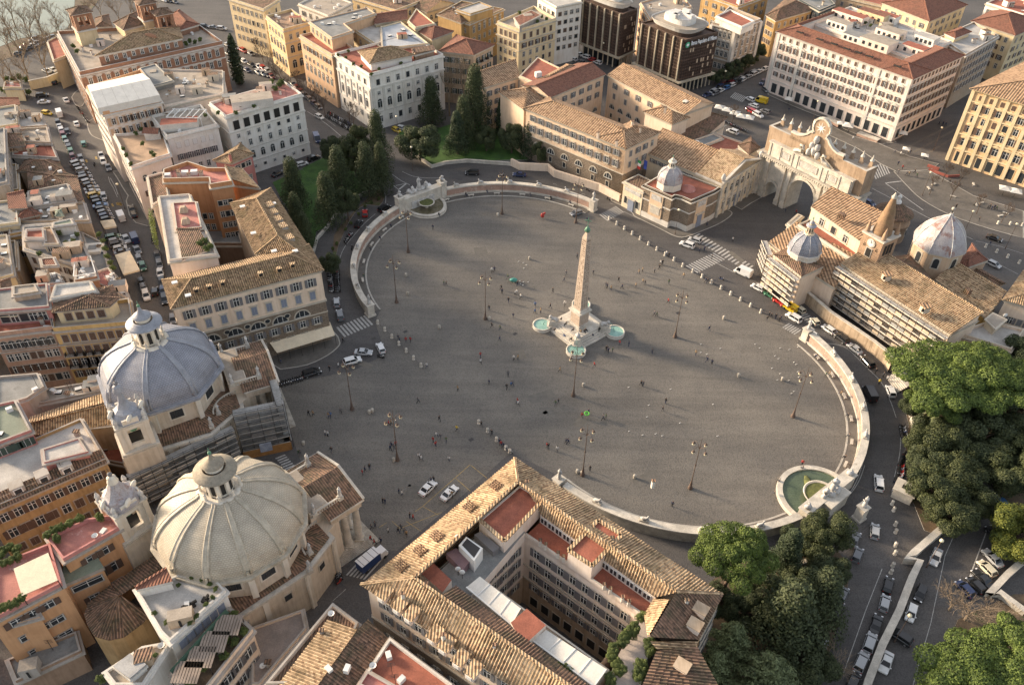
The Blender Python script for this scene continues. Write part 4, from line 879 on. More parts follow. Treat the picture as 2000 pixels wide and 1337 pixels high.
def belltower(c,z0,name,label,rz_,capm,style):
 rt=root(name,(c.x,c.y,0),label,'bell tower');m=MB()
 m.box((c.x,c.y,z0/2+1.5),(7.4,7.4,z0-3),PLAS,rz_);m.box((c.x,c.y,z0-1.2),(7.0,7.0,2.6),PLASW,rz_,taper=.92);m.box((c.x,c.y,z0+.3),(7.2,7.2,.45),TRAV,rz_)
 m.build('base',rt);m=MB();zb=z0+.5;hb=6.2;w_=5.4;cs,sn=math.cos(rz_),math.sin(rz_)
 P=lambda x,y:(c.x+x*cs-y*sn,c.y+x*sn+y*cs)
 for sx in(-1,1):
  for sy in(-1,1):
   x,y=P(sx*(w_/2-.75),sy*(w_/2-.75));m.box((x,y,zb+hb/2),(1.5,1.5,hb),PLASW,rz_)
   x,y=P(sx*(w_/2-.1),sy*(w_/2-.1));m.box((x,y,zb+hb/2),(.9,.9,hb),PLASW,rz_)
 for(x,y,a,b_)in((0,w_/2-.5,w_,1),(0,-w_/2+.5,w_,1),(w_/2-.5,0,1,w_),(-w_/2+.5,0,1,w_)):
  q=P(x,y);m.box((q[0],q[1],zb+hb-.6),(a-.02,b_-.02,1.2),PLASW,rz_);m.box((q[0],q[1],zb+.45),(a*.6,b_*.6,.9),PLASW,rz_)
 q=P(0,0);m.box((q[0],q[1],zb+.1),(w_-1,w_-1,.2),DARK,rz_);m.box((q[0],q[1],zb+hb+.2),(w_+1.0,w_+1.0,.45),TRAV,rz_)
 m.build('belfry',rt)
 m=MB();m.lathe((c.x,c.y,zb+2.6),[(.75,0),(.6,.3),(.5,1.0),(.2,1.3),(.01,1.35)],GRB,12);m.beam((c.x-2,c.y,zb+4.1),(c.x+2,c.y,zb+4.1),.15,.15,IRON);m.build('bell',rt)
 z=zb+hb+.45;m=MB()
 if style==0:pr=[(3.4,0),(3.0,.7),(2.3,1.3),(2.2,1.7),(1.4,2.4),(.8,3.6),(.5,5.2),(.45,6.6)]
 else:pr=[(3.6,0),(3.5,.6),(2.9,1.2),(2.8,1.6),(2.2,2.0),(1.4,3.2),(.9,4.4),(.75,5.0)]
 for i in range(len(pr)-1):
  (r0,a),(r1,b_)=pr[i],pr[i+1]
  for k in range(8):
   t0,t1=PI/4*(k+.5)+rz_,PI/4*(k+1.5)+rz_;e=lambda r_,t,z_:(c.x+r_*math.cos(t),c.y+r_*math.sin(t),z+z_)
   m.face([e(r0,t0,a),e(r0,t1,a),e(r1,t1,b_),e(r1,t0,b_)],capm)
 m.build('cap',rt)
 for k in range(4):
  t=rz_+PI/2*k;m=MB();o=(c.x+2.85*math.cos(t),c.y+2.85*math.sin(t));m.box((o[0],o[1],z+.7),(.35,3.0,1.2),PLASW,t);
  m.blob((o[0],o[1],z+1.3),(.4,1.1,.7),PLASW,10,6);m.build('gable',rt)
  t+=PI/4;m=MB();o=(c.x+3.7*math.cos(t),c.y+3.7*math.sin(t));m.lathe((o[0],o[1],z-.1),[(.45,0),(.45,.6),(.25,.8),(.5,1.3),(.3,1.9),(.05,2.4)],MARB,8);m.build('urn',rt)
 m=MB();zt=z+pr[-1][1];m.lathe((c.x,c.y,zt-.3),[(.95,0),(1.0,.3),(.7,.9),(.8,1.2),(.2,1.6)],PLASW if style else LEADR,10);m.blob((c.x,c.y,zt+1.7),(.45,.45,.45),SHG);m.tube([(c.x,c.y,zt+1.9),(c.x,c.y,zt+3.2)],.05,IRON,4);m.build('finial',rt)
c2=v2(W((450,1012),19));f2=Vector((.72,.69)).normalized()
prof2=[(12.9,0),(12.75,1.0),(12.3,2.2),(11.5,3.5),(10.3,4.8),(8.8,6.0),(7.0,7.0),(5.4,7.7),(4.2,8.1),(3.6,8.5)]
rot2=math.atan2(f2.y,f2.x)+PI/12
rt2,L2,az2=church(c2,f2,12,rot2,12.9,19,'twin_church','church with cream scaled dome and columned porch, the nearer of the twin churches',PLAS,CREAM,CREAMR,CREAMR,prof2,False)
lantern(rt2,c2,27.2,2.15,4.8,PLASW,noisy('old_grey_lead',(0.33,0.285,0.22),amt=.3,scale=1.2),8,rot2,.85)
c1=v2(W((313,722),19));f1=Vector((.89,.455)).normalized()
prof1=[(12.1,0),(12.0,1.2),(11.6,2.5),(10.8,3.9),(9.6,5.2),(8.1,6.3),(6.4,7.2),(4.8,7.8),(3.8,8.2),(3.3,8.5)]
a_=W((398,780),19);rot1=math.atan2(a_.y-c1.y,a_.x-c1.x)
rt1,L1,az1=church(c1,f1,8,rot1,12.3,19,'twin_church','church with grey-blue slate dome and scaffolding round its porch, farther of the twin churches',PLAS,LEAD,LEADR,LEADR,prof1,True)
lantern(rt1,c1,27.2,2.1,4.8,PLASW,LEADR,8,rot1,.85)
belltower(Vector((-74.6,113.6)),15.2,'bell_tower','white bell tower with a blue-grey lead cap beside the grey slate dome',az1+.1,LEADR,0)
belltower(Vector((-68.6,93.4)),14.6,'bell_tower','white bell tower with a patched rusty lead cap left of the cream dome',az2+.15,LEADP,1)
SCAF=noisy('scaffold_deck',(0.36,0.35,0.33),amt=.35,scale=.8,fine=5,third=(0.30,0.25,0.18),tscale=.35,tthr=.6);SCAFL=noisy('scaffold_deck_pale',(0.62,0.57,0.50),amt=.3,scale=.7,fine=4);NET=noisy('scaffold_netting',(0.30,0.29,0.275),amt=.35,scale=.7,fine=4)
def scaffold(p,q,h,levels,label,depth=1.6,side=1,deck=None,net=None,bay=2.2,z0=2.2,name='scaffold',step=True,boards=None):
 p,q=v2(p),v2(q);e=(q-p);L_=e.length;e=e/L_;n=Vector((e.y,-e.x))*side;rt=root(name,((p.x+q.x)/2,(p.y+q.y)/2,0),label,'scaffolding')
 m=MB();nb=max(2,int(L_/bay));deck=deck or SCAF
 for i in range(nb+1):
  for d in(.1,depth):o=p+e*L_*i/nb+n*d;m.beam((o.x,o.y,0),(o.x,o.y,h+1.0),.07,.07,IRON)
 m.build('post',rt);m=MB()
 for k in range(levels):
  z=z0+(h-z0)*k/(levels-1)
  a=p+n*.1;b_=q+n*.1;c=q+n*depth;d=p+n*depth;m.prism([a,b_,c,d],z,z+.12,deck,bottom=True)
  for zz in(.55,1.05):m.beam((d.x,d.y,z+zz),(c.x,c.y,z+zz),.06,.06,IRON)
  m.beam((d.x,d.y,z+.25),(c.x,c.y,z+.25),.05,.3,deck)
 m.build('deck',rt)
 if net:
  m=MB()
  for k in range(levels-1):
   z=z0+(h-z0)*k/(levels-1);z1_=z0+(h-z0)*(k+1)/(levels-1)
   for i in range(nb):
    if random.random()<(.8 if deck is SCAFL else .45):
     o=p+e*(L_*(i+.5)/nb)+n*(depth-.06);m.box((o.x,o.y,z+.12+(z1_-z)*.30),(L_/nb*.92,.05,(z1_-z)*.56),net if random.random()<.7 else(boards or net),math.atan2(e.y,e.x))
  m.build('netting',rt)
 return rt
random.seed(11)
scaffold((-58.9,124.4),(-49.2,127.8),13.2,7,'grey scaffolding with plank decks over the south flank of the church porch',2.2,1,SCAF,NET)
scaffold((-48.2,126.4),(-55.6,143.2),13.4,6,'tall narrow scaffolding across the piazza front of the grey-domed church',1.8,-1,SCAF,NET)
scaffold((-76.5,108.6),(-59.3,122.6),10.4,6,'long grey scaffolding along the street side of the grey-domed church',2.2,1,SCAF,SCAFL)
rt=root('hoarding',(-53,123.5,0),'orange-brown plywood hoarding with a picture panel at the foot of the scaffolding','hoarding')
WOOD=noisy('plywood',(0.34,0.17,0.055),amt=.3,scale=.7,fine=4);m=MB();a=W((478,897));b_=W((571,877));c=W((560,832))
m.beam((a.x,a.y,1.2),(b_.x,b_.y,1.2),.15,2.4,WOOD);m.beam((b_.x,b_.y,1.2),(c.x,c.y,1.2),.15,2.4,WOOD);m.build('panel',rt)
m=MB();o=W((522,876),1.5);m.box((o.x,o.y-.5,2.6),(2.6,.12,2.6),noisy('picture_panel',(0.38,0.42,0.50),(0.22,0.25,0.32),scale=.8,fine=3),.34);m.build('poster',rt)
GD=Vector((.61,-.79)).normalized();GN=Vector((-.79,-.61)).normalized();G0=Vector((78.5,244.2));BRW=wallmat('gate_brown_stucco',(0.36,0.265,0.185),.4);
def GP(s_,d=0.0):return G0+GD*s_+GN*d
rt=root('city_gate',(GP(17.8).x,GP(17.8).y,0),'monumental travertine city gate with three arches and a star above its curved gable','gate')
m=MB();LT=35.6;az=math.atan2(GD.y,GD.x)
def wallpiece(mm,s0,s1,z0,z1,d0,d1,mt,top=None):mm.prism([GP(s0,d0),GP(s1,d0),GP(s1,d1),GP(s0,d1)],z0,z1,mt,top=top,bottom=True)
arches=[(4.7,8.8,6.4),(13.3,22.4,12.0),(26.8,30.9,6.4)];D0,D1=-6.4,0
x=0
for(a,b_,zt)in arches+[(LT,LT,0)]:
 wallpiece(m,x,a,0,13.6,D0,D1,TRAV);x=b_
for(a,b_,zt)in arches:
 r_=(b_-a)/2;zs_=zt-r_;mid=(a+b_)/2;n=12
 arcp=[(mid-r_*math.cos(PI*k/n),zs_+r_*math.sin(PI*k/n))for k in range(n+1)]
 for d in(D0,D1):
  P=[Vector((*GP(s_,d),z))for s_,z in arcp]
  for k in range(n):
   t0=Vector((*GP(arcp[k][0],d),13.6));t1=Vector((*GP(arcp[k+1][0],d),13.6));m.face([P[k],P[k+1],t1,t0],TRAV)
 for k in range(n):
  m.face([Vector((*GP(arcp[k][0],D1),arcp[k][1])),Vector((*GP(arcp[k+1][0],D1),arcp[k+1][1])),Vector((*GP(arcp[k+1][0],D0),arcp[k+1][1])),Vector((*GP(arcp[k][0],D0),arcp[k][1]))],TRAV)
 m.face([Vector((*GP(a,D1),13.6)),Vector((*GP(b_,D1),13.6)),Vector((*GP(b_,D0),13.6)),Vector((*GP(a,D0),13.6))],TRAV)
 P=[Vector((*GP(mid-(r_+.35)*math.cos(PI*k/n),.12),zs_+(r_+.35)*math.sin(PI*k/n)))for k in range(n+1)]
 for k in range(n):m.beam(P[k],P[k+1],.5,.7,TRAV)
m.build('wall',rt)
m=MB()
for s_ in(1.0,3.6,9.9,12.2,23.5,25.7,32,34.6):
 o=GP(s_,.3);m.box((o.x,o.y,6.9),(1.3,.7,13.2),TRAV,az);m.box((o.x,o.y,.9),(1.7,1.1,1.8),TRAV,az);m.box((o.x,o.y,13.1),(1.6,1.0,.9),STONE,az)
m.build('pilaster',rt)
m=MB();wallpiece(m,-.5,LT+.5,13.6,14.2,D0,.8,TRAV);wallpiece(m,-.9,LT+.9,14.2,14.7,D0,1.3,STONE)
for k in range(44):o=GP(.3+k*.81,1.0);m.box((o.x,o.y,13.95),(.4,.55,.5),TRAV,az)
m.build('cornice',rt)
m=MB();wallpiece(m,2.6,LT-2.6,14.7,19.0,-1.2,.25,TRAV);wallpiece(m,2.2,LT-2.2,19.0,19.35,-1.2,.55,TRAV)
for s_ in(3,6.8,11.5,13.4,22.2,24.1,28.8,32.4):wallpiece(m,s_-.35,s_+.35,14.7,19.0,.25,.45,TRAV)
m.build('attic',rt)
for(a,b_)in((7.8,10.6),(14.6,21.0),(25.2,28.0)):
 m=MB();
 wallpiece(m,a,b_,15.9,17.9,.26,.36,MARB)
 for z in(15.8,17.9):wallpiece(m,a-.1,b_+.1,z,z+.12,.26,.46,STONE)
 for s_ in(a-.15,b_+.05):wallpiece(m,s_,s_+.12,15.8,18.0,.26,.46,STONE)
 for r_ in range(4):wallpiece(m,a+.4,b_-.4,16.2+r_*.42,16.32+r_*.42,.37,.39,STONE)
 m.build('inscription',rt)
m=MB();wallpiece(m,0,LT,14.7,22.3,D0,-1.25,BRW,BEIGER);wallpiece(m,-.1,LT+.1,22.3,23.1,-1.8,-1.0,BRW,TRAV)
for a_ in((-.1,.7),(LT-.7,LT+.1)):wallpiece(m,a_[0],a_[1],22.3,23.1,D0,-1.81,BRW,TRAV)
m.build('upper_wall',rt)
ol=[(8.2,22.3),(8.2,24.4),(10.5,24.3),(12.4,24.9),(13.9,26.0),(14.6,26.9),(15.6,27.1)]
for k in range(13):a=R(215-k*250/12.0);ol.append((17.8+2.9*math.cos(a),29.3+2.9*math.sin(a)))
ol+=[(35.6-x_,z)for x_,z in ol[6::-1]]
m=MB();F=[Vector((*GP(x_,-1.0),z))for x_,z in ol];Bk=[Vector((*GP(x_,-1.8),z))for x_,z in ol];m.face(F,BRW);m.face(Bk[::-1],BRW);m.build('gable',rt)
m=MB()
for i in range(1,len(ol)-2):m.beam(Vector((*GP(ol[i][0],-1.35),ol[i][1]+.05)),Vector((*GP(ol[i+1][0],-1.35),ol[i+1][1]+.05)),1.2,.55,TRAV)
m.build('gable_coping',rt)
m=MB();cst=[]
for k in range(16):r_=1.9 if k%2==0 else .5;a=PI*k/8;cst.append(Vector((*GP(17.8+r_*math.cos(a),-.9),29.3+r_*math.sin(a))))
m.face(cst,FRAME);m.build('star',rt)
m=MB()
for i,(s_,z,h)in enumerate(((16.2,20,2.4),(17.8,20.5,3.2),(19.4,20,2.4),(16.8,22.3,2.5),(18.8,22.3,2.5),(17.8,24.2,2.8))):o=GP(s_,-.35);m.blob((o.x,o.y,z+h/2),(.95,.75,h/2),MARB,8,6,.1)
m.build('carved_hills',rt)
for sg in(-1,1):
 m=MB();P=[(5.2,.3),(3.8,.9),(2.6,1.1),(1.9,2.0),(2.3,3.0),(3.2,2.9),(3.0,2.2)]
 m.tube([Vector((*GP(17.8+sg*(x_+1.4),0),19.4+z))for x_,z in P],[.3,.5,.55,.5,.5,.4,.3],TRAV,8);m.build('scroll',rt)
 m=MB();q=[GP(17.8+sg*3.4,-.2),GP(17.8+sg*8.6,-.2),GP(17.8+sg*3.4,-.2)];P=[Vector((*GP(17.8+sg*3.0,-.1),19.4)),Vector((*GP(17.8+sg*8.8,-.1),19.4)),Vector((*GP(17.8+sg*3.4,-.1),22.2))];m.face(P,TRAV);m.face(P[::-1],TRAV);m.build('scroll_wing',rt)
for k in range(11):
 s_=1.5+k*3.25
 if abs(s_-17.8)<2:continue
 m=MB();o=GP(s_,-5.4);m.box((o.x,o.y,23.4),(1.5,.8,2.2),BRW,az,taper=.45);m.lathe((o.x,o.y,24.4),[(.7,0),(.5,.4),(.3,.6),(.15,1.6),(.02,2.0)],TRAV,6);m.build('merlon',rt)
m=MB();o=G0+GD*(LT+.05)+GN*(-3.8);m.box((o.x,o.y,9.5),(.2,1.6,2.6),TRIM,az);m.box((o.x+GD.x*.12,o.y+GD.y*.12,9.5),(.2,1.2,2.2),GLASS,az);m.build('window',rt)
RUST=rustic('brown_rustication',(0.27,0.21,0.155),(0.12,0.095,0.07));PEACH=wallmat('peach_plaster',(0.71,0.54,0.39),.18);PALEP=wallmat('pale_peach_plaster',(0.74,0.60,0.475),.18);CREAMW=wallmat('cream_plaster',(0.66,0.56,0.42),.2)
b=Bld('courtyard_palazzo','long peach barracks palazzo with tiled wings round a courtyard, left of the small lead dome',T(3,890,1165,18),'palazzo',near=False,sh=SHG)
h=18.0;A=T(3,90,845,h);B_=T(3,890,1165,h)
b.wing(deep(A,B_,13.5),h,PEACH,'hip',TILE,base=RUST,basez=8.6,corr=False)
b.fac(0,11,[(15.4,1.3,2.0,'o'),(11.6,1.3,2.1,'oPs')],1.5);b.fac(0,6,[(6.3,3.0,1.9,'L',None),(3.4,1.2,1.8,'n',None)],2.5);b.course(8.8)
C=T(3,1165,1030,h);b.wing([B_,C,v2(C)+(v2(A)-v2(B_)).normalized()*12,v2(B_)+(v2(A)-v2(B_)).normalized()*12][0:4],h-.06,PEACH,'hip',TILE,base=RUST,basez=8.6)
b.fac(0,4,[(15.2,1.2,1.9,'r'),(11.4,1.2,1.9,'r')],1.0)
D=T(3,735,590,h);E_=T(3,295,775,h);b.wing(deep(E_,D,14),h+.5,PEACH,'gable',TILER,pitch=18);
b.fac(0,6,[(15.6,1.2,1.9,'o'),(11.6,1.2,1.9,'o')],1);b.fac(0,5,[(6.0,2.4,1.6,'L',None)],1)
F_=T(3,1130,790,h);b.wing(deep(D,v2(F_)+(v2(F_)-v2(D)).normalized()*13,15),h+.2,PEACH,'gable',TILE);b.fac(0,6,[(15.4,1.2,1.9,'o'),(11.6,1.2,1.9,'c')],1);b.fac(0,5,[(7.4,2.6,1.7,'L',None),(4.0,1.0,1.5,'n',None)],1,14)
b.wing([A,v2(E_)+(v2(E_)-v2(D)).normalized()*2,v2(E_)+Vector((-4,13)),v2(A)+Vector((-9,14))],h-.5,PEACH,'hip',TILE)
Q=[T(3,1020,870,17),T(3,1250,972,17),T(3,1390,918,17)];b.wing(quad3(*Q),17,PALEP,'hip',TILE,pitch=24);b.fac(1,2,[(8,1.6,1.4,'n',None)],1.5)
Q=[T(3,1390,905,16),T(3,1575,830,16),T(3,1420,770,16)];b.wing(quad3(*Q),16.2,PALEP,'hip',TILER,pitch=15)
for x_,y_ in((1355,800),(1400,790)):
 p=T(3,x_,y_,19.5);m=b.sub('dormer');m.box((p.x,p.y,19.3),(1.6,1.6,1.8),WTRIM,.7);m.box((p.x-.5,p.y-.7,19.4),(1.0,.5,1.1),GLASS,.7)
for x_,y_,z in((670,1045,21),(815,1110,20),(1195,850,21),(1000,1010,20),(940,960,21)):p=T(3,x_,y_,z);b.chimney(p.x,p.y,z-.8,1.4,.8,PALEP)
b.done()
b=Bld('tiled_barracks_wing','long low brown tiled range between the barracks palazzo and the rooftop dishes',T(3,1400,980,11),sh=SHG)
Q=[T(3,1240,1080,11),T(3,1380,925,11),T(3,1670,975,11)]
b.wing([T(3,1240,1080,11),T(3,1450,1120,11),T(3,1675,975,11),T(3,1400,900,11)],11,PALEP,'shed',TILEB,pitch=8,ax=2)
b.done()
b=Bld('barracks_hall','long tiled hall roof with pale wall running towards the gate behind the small lead dome',T(7,1300,0,12),sh=SHG)
Q=[T(3,1045,1175,12),T(3,1690,1300,12)]
def Z5(a,b_,z=0.0):return W((1210+a/6.897,290+b_/6.897),z)
P=[Z5(330,45,12.0),Z5(1310,450,12.0),Z5(1500,215,12.5),Z5(560,-160,12.5)]
b.wing(P,12,CREAMW,'shed',TILE,pitch=16,ax=2,over=.4);b.fac(0,7,[(10.0,1.1,1.3,'o'),],2,8)
b.done()
b=Bld('pedimented_guardhouse','pale pedimented facade with pilasters and blue-shuttered windows beside the city gate',Z5(1550,700),sh=SHBL,sur=TRAV)
a=v2(Z5(1285,930));c=v2(Z5(1800,590));e=(c-a).normalized();n=Vector((-e.y,e.x));n=n if n.y>0 else-n
P=[a,c,c+n*9,a+n*9];b.wing(P,12.2,CREAMW,'gable',TILEN,pitch=21,over=.0,ax=1,cornice=False);b.fac(0,6,[(8.6,1.5,2.2,'A',SHBL),(3.2,1.5,2.4,'G',SHBL)],1.8);b.course(11.8,.6,.5);b.course(6.2,.3,.2)
m=b.sub('pediment');h_=12.2
for(p,q)in((a,(a+c)/2),((a+c)/2,c)):
 z0_=h_+.2 if p is a else h_+3.7;z1_=h_+3.7 if p is a else h_+.2
 m.beam(Vector((p.x,p.y,z0_))-Vector((n.x,n.y,0))*.3,Vector((q.x,q.y,z1_))-Vector((n.x,n.y,0))*.3,.9,.5,TRAV)
m.face([(a.x,a.y,h_),(c.x,c.y,h_),((a.x+c.x)/2,(a.y+c.y)/2,h_+3.6)],CREAMW)
for i in range(7):o=a+e*((c-a).length*(i+.08)/6.3);m=b.sub('pilaster');m.box((o.x-n.x*.15,o.y-n.y*.15,5.9),(.9,.6,11.6),TRAV,math.atan2(e.y,e.x))
for t in(0.02,.98):
 o=a+(c-a)*t;m=b.sub('carved_urn');m.blob((o.x,o.y,14),(.7,.6,1.3),MARB,8,6,.12)
m=b.sub('door');o=(a+c)/2-n*.12;m.box((o.x,o.y,2.2),(2.4,.2,4.4),SHBL,math.atan2(e.y,e.x));b.done()
b=Bld('flat_roof_annex','low grey-roofed annex with satellite dishes on its brown terraces behind the tiled hall',T(3,1550,1100,12))
P=[T(3,1385,1130,11),T(3,1640,1240,11),T(3,1830,1130,11),T(3,1570,1040,11)];b.wing(P,11,PALEP,'flat',TERRA,over=0,par=.6)
P=[T(3,1420,1100,11.4),T(3,1500,1140,11.4),T(3,1640,1085,11.4),T(3,1570,1050,11.4)];b.wing(P,11.6,PALEP,'flat',GREYR,over=0,par=.4)
P=[T(3,1760,1130,13),T(3,1850,1210,13),T(3,1940,1150,13),T(3,1860,1060,13)];b.wing(P,13,PALEP,'hip',TILEB,over=.3)
for x_,y_ in((1440,1112),(1467,1132),(1492,1145),(1516,1155),(1540,1165),(1620,1195)):
 p=T(3,x_,y_,12.2);m=b.sub('satellite_dish');m.lathe((p.x,p.y,12.4),[(.05,0),(.5,.15),(.62,.35)],FRAME,10);m.tube([(p.x,p.y,11),(p.x,p.y,12.5)],.06,FRAME,4)
b.done()
b=Bld('domed_pavilion','square brown and cream rusticated pavilion with a small lead dome opposite the parked white suv',Z5(700,900),'pavilion',sur=TRAV,sh=None)
PEACH2=wallmat('apricot_plaster',(0.62,0.47,0.33),.15)
A=v2(Z5(275,900));B_=v2(Z5(640,1070));C=v2(Z5(655,1010));D=v2(Z5(810,1050));E_=v2(Z5(892,1120));F_=v2(Z5(1190,985));dn=Vector((.55,.75))
e1=(B_-A).normalized();n1=Vector((-e1.y,e1.x));n1=n1 if n1.y>0 else-n1
back=F_+(A-B_).normalized()*14;P=[A,B_,B_+n1*1.6,E_-e1*3.2,E_,F_,F_+n1*3,A+n1*14]
b.wing(P,10.6,RUST,'flat',TERRA,over=0,par=.5);b.course(10.3,.5,.6);b.course(6.4,.35,.15,WTRIM);b.course(1.0,2.0,.12,WTRIM)
for(p,q,k)in((A,B_,0),(E_,F_,1)):
 e=(q-p).normalized();n=Vector((e.y,-e.x));n=n if n.y<0 or n.x<0 else-n
 if k==1:n=Vector((e.y,-e.x))
 o=(p+q)/2;L_=(q-p).length;r_=math.atan2(e.y,e.x)
 m=b.sub('panel');m.box((o.x+n.x*.05,o.y+n.y*.05,6.0),(L_*.46,.35,8.2),PEACH2,r_);
 m=b.sub('relief');m.box((o.x+n.x*.2,o.y+n.y*.2,8.6),(L_*.34,.3,1.8),MARB,r_);
 if k==0:m.box((o.x+n.x*.2,o.y+n.y*.2,4.2),(3.4,.3,2.4),TRAV,r_);m.box((o.x+n.x*.3,o.y+n.y*.3,5.6),(4.2,.6,.35),TRAV,r_)
 else:m=b.sub('door');m.box((o.x+n.x*.25,o.y+n.y*.25,2.4),(2.0,.2,4.4),SHBL,r_);m.box((o.x+n.x*.3,o.y+n.y*.3,5.0),(3.4,.7,.4),TRIM,r_)
dc=v2(Z5(665,500,11.2));m=MB();m.prism(octpts(dc,4.0,8,.2),11,13.2,PLASW);b.part('drum',m)
dome(b.root,dc,13.2,4.1,8,.2,[(4.1,0),(4.0,.9),(3.7,1.9),(3.1,2.9),(2.3,3.7),(1.5,4.2),(.9,4.5)],LEADP,LEADR,.2,False)
lantern(b.root,dc,17.5,.75,1.9,PLASW,PLASW,8,0,.35,stat=False)
m=b.sub('skylight');p=Z5(930,520,11.5);m.lathe((p.x,p.y,10.7),[(2.3,0),(2.0,.6),(.6,.9),(.5,1.4),(.01,1.5)],PINKT,14);b.done()
b=Bld('garden_gatehouse','low cream wall and pedimented doorway between the barracks palazzo and the domed pavilion',Z5(170,790),'wall',sur=TRAV)
a=v2(Z5(20,770));c=v2(Z5(275,905));
e=(c-a).normalized();n=Vector((-e.y,e.x));n=n if n.y>0 else-n;P=[a,c,c+n*7,a+n*7];b.wing(P,8.6,CREAMW,'flat',TILEB,over=0,par=.3);b.fac(0,3,[(3.0,1.2,2.4,'n',None,(0,2))],.5);b.course(8.3,.3,.2)
o=(a+c)/2-n*.2;m=b.sub('door');r_=math.atan2(e.y,e.x);m.box((o.x,o.y,2.0),(2.2,.5,4.0),SHBL,r_);m.box((o.x,o.y,4.3),(3.2,.9,.4),TRIM,r_);m=b.sub('inscription');m.box(((a.x+c.x)/2-n.x*.1,(a.y+c.y)/2-n.y*.1,6.9),((c-a).length*.8,.2,1.3),MARB,r_)
b.done()
for i,(x_,cols)in enumerate(((222,((.03,.25,.08),(.7,.7,.68),(.55,.05,.04))),(305,((.03,.06,.30),(.03,.06,.30),(.05,.09,.36))))):
 p=Z5(x_,370,8.6);rt=root('flag_pole',(p.x,p.y,8.6),['green, white and red tricolour flag on a pole above the garden gatehouse','blue flag on a pole above the garden gatehouse'][i],'flag')
 m=MB();m.tube([(p.x,p.y,8.6),(p.x,p.y,14.5)],.06,IRON,5);m.build('pole',rt)
 m=MB();
 for k in range(3):
  for j in range(5):z=14.3-k*1.0;y0=.12*math.sin(j*1.3);y1=.12*math.sin((j+1)*1.3);m.face([(p.x+j*.22,p.y+y0,z-.1*j),(p.x+(j+1)*.22,p.y+y1,z-.1*(j+1)),(p.x+(j+1)*.22,p.y+y1,z-1-.1*(j+1)),(p.x+j*.22,p.y+y0,z-1-.1*j)],plain('flag%d%d'%(i,k),cols[k],.8))
 m.build('flag',rt)
rt=root('retaining_wall',(20,240,0),'weathered cream retaining wall below the barracks palazzo along the curved road','wall');m=MB()
WP=[T(6,1380,1337-1337+0)if False else T(2,1990,1290)]+TT(7,[(60,-15),(280,-5),(330,40),(520,100),(680,150),(840,235)])
strip(m,WP,.8,0,PALEP,2.6);m.build('wall',rt)
def Z6(a,b_,z=0.0):return W((1480+a/6.667,400+b_/6.667),z)
def Z7(a,b_,z=0.0):return W((1640+a/5.142,420+b_/5.142),z)
BRICK=rustic('thin_brick',(0.46,0.30,0.19),(0.36,0.25,0.17),.25,.6)
b=Bld('basilica','pink-tiled basilica nave with cream clerestory wall and a red terrace along its side',T(8,600,450),'church',sh=None)
h=15.0;P=[T(8,335,272,h),T(8,745,560,h),T(8,880,385,h),T(8,470,180,h)];b.wing(P,h,CREAMW,'shed',TILE,pitch=15,ax=2,over=.3)
b.fac(0,3,[(12.6,1.7,2.1,'qs',None)],2.5,3.5)
P=[T(8,232,425,10.8),T(8,640,690,10.8),T(8,715,640,10.8),T(8,320,385,10.8)];b.wing(P,10.8,TRAV,'flat',TERRA,over=0,par=.7)
P=[T(8,5,545,8.6),T(8,340,790,8.6),T(8,600,700,8.6),T(8,210,440,8.6)];b.wing(P,8.6,PALEP,'shed',TILE,pitch=10,ax=2,over=.2)
P=[T(8,340,790,8.8),T(8,520,905,8.8),T(8,680,720,8.8),T(8,480,610,8.8)];b.wing(P,8.8,PALEP,'shed',TILE,pitch=9,ax=2,over=.2)
P=[T(8,150,410,9),T(8,175,430,9),T(8,270,350,9),T(8,235,335,9)];b.wing(P,9,TRAV,'flat',TRAV,over=0,par=.3)
p=T(8,575,350,17);m=b.sub('dormer');m.box((p.x,p.y,17.3),(1.5,1.8,1.4),TILEB,.9)
b.done()
b=Bld('domed_chapel','scaffolded corner chapel carrying the small ribbed grey dome beside the basilica',T(8,250,820),'chapel')
P=[T(8,42,645,11.4),T(8,262,818,11.4),T(8,435,735,11.4),T(8,215,560,11.4)];b.wing(P,11.4,PALEP,'pyr',TILEB,pitch=9,over=.2);b.fac(0,3,[(8,1.2,2,'q'),(4,1.2,2,'q')],1)
c=v2(T(8,275,640,12.0));m=b.sub('drum');m.prism(octpts(c,4.3,10,.3),11.2,13.2,PLASW);m.prism(octpts(c,4.6,10,.3),13.2,13.6,WTRIM,bottom=True)
dome(b.root,c,13.5,4.3,10,.3,[(4.3,0),(4.25,1.0),(3.95,2.1),(3.4,3.2),(2.6,4.1),(1.7,4.8),(1.0,5.2)],LEAD,LEADR,.24,False)
lantern(b.root,c,18.6,.8,2.4,CREAMW,LEADR,8,0,.45,stat=False);b.done()
b=Bld('brick_bell_tower','square brick bell tower with round clock face and tall conical brick spire',T(8,830,755),'bell tower')
bt=[Z6(1280,690,12.5),Z6(1515,832,12.5),Z6(1640,700,12.5)];e=(v2(bt[1])-v2(bt[0])).normalized();a0=v2(bt[1]);n=Vector((-e.y,e.x));n=n if n.y>0 else-n;a0=a0
s_=6.3;P=[a0-e*s_,a0,a0+n*s_,a0-e*s_+n*s_];b.wing(P,21.0,BRICK,'flat',TILEB,over=0,par=0,cornice=False);b.course(20.8,.5,.35,TRAV);b.course(13.4,.35,.3,TRAV)
az=math.atan2(e.y,e.x);o=(P[0]+P[1])/2-n*.08
m=b.sub('clock');cs=[];
for(r_,y,mt)in((1.25,.12,TRAV),(1.0,.2,FRAME)):
 m.face([(o.x-n.x*y+e.x*r_*math.cos(2*PI*k/18),o.y-n.y*y+e.y*r_*math.cos(2*PI*k/18),18.9+r_*math.sin(2*PI*k/18))for k in range(18)],mt)
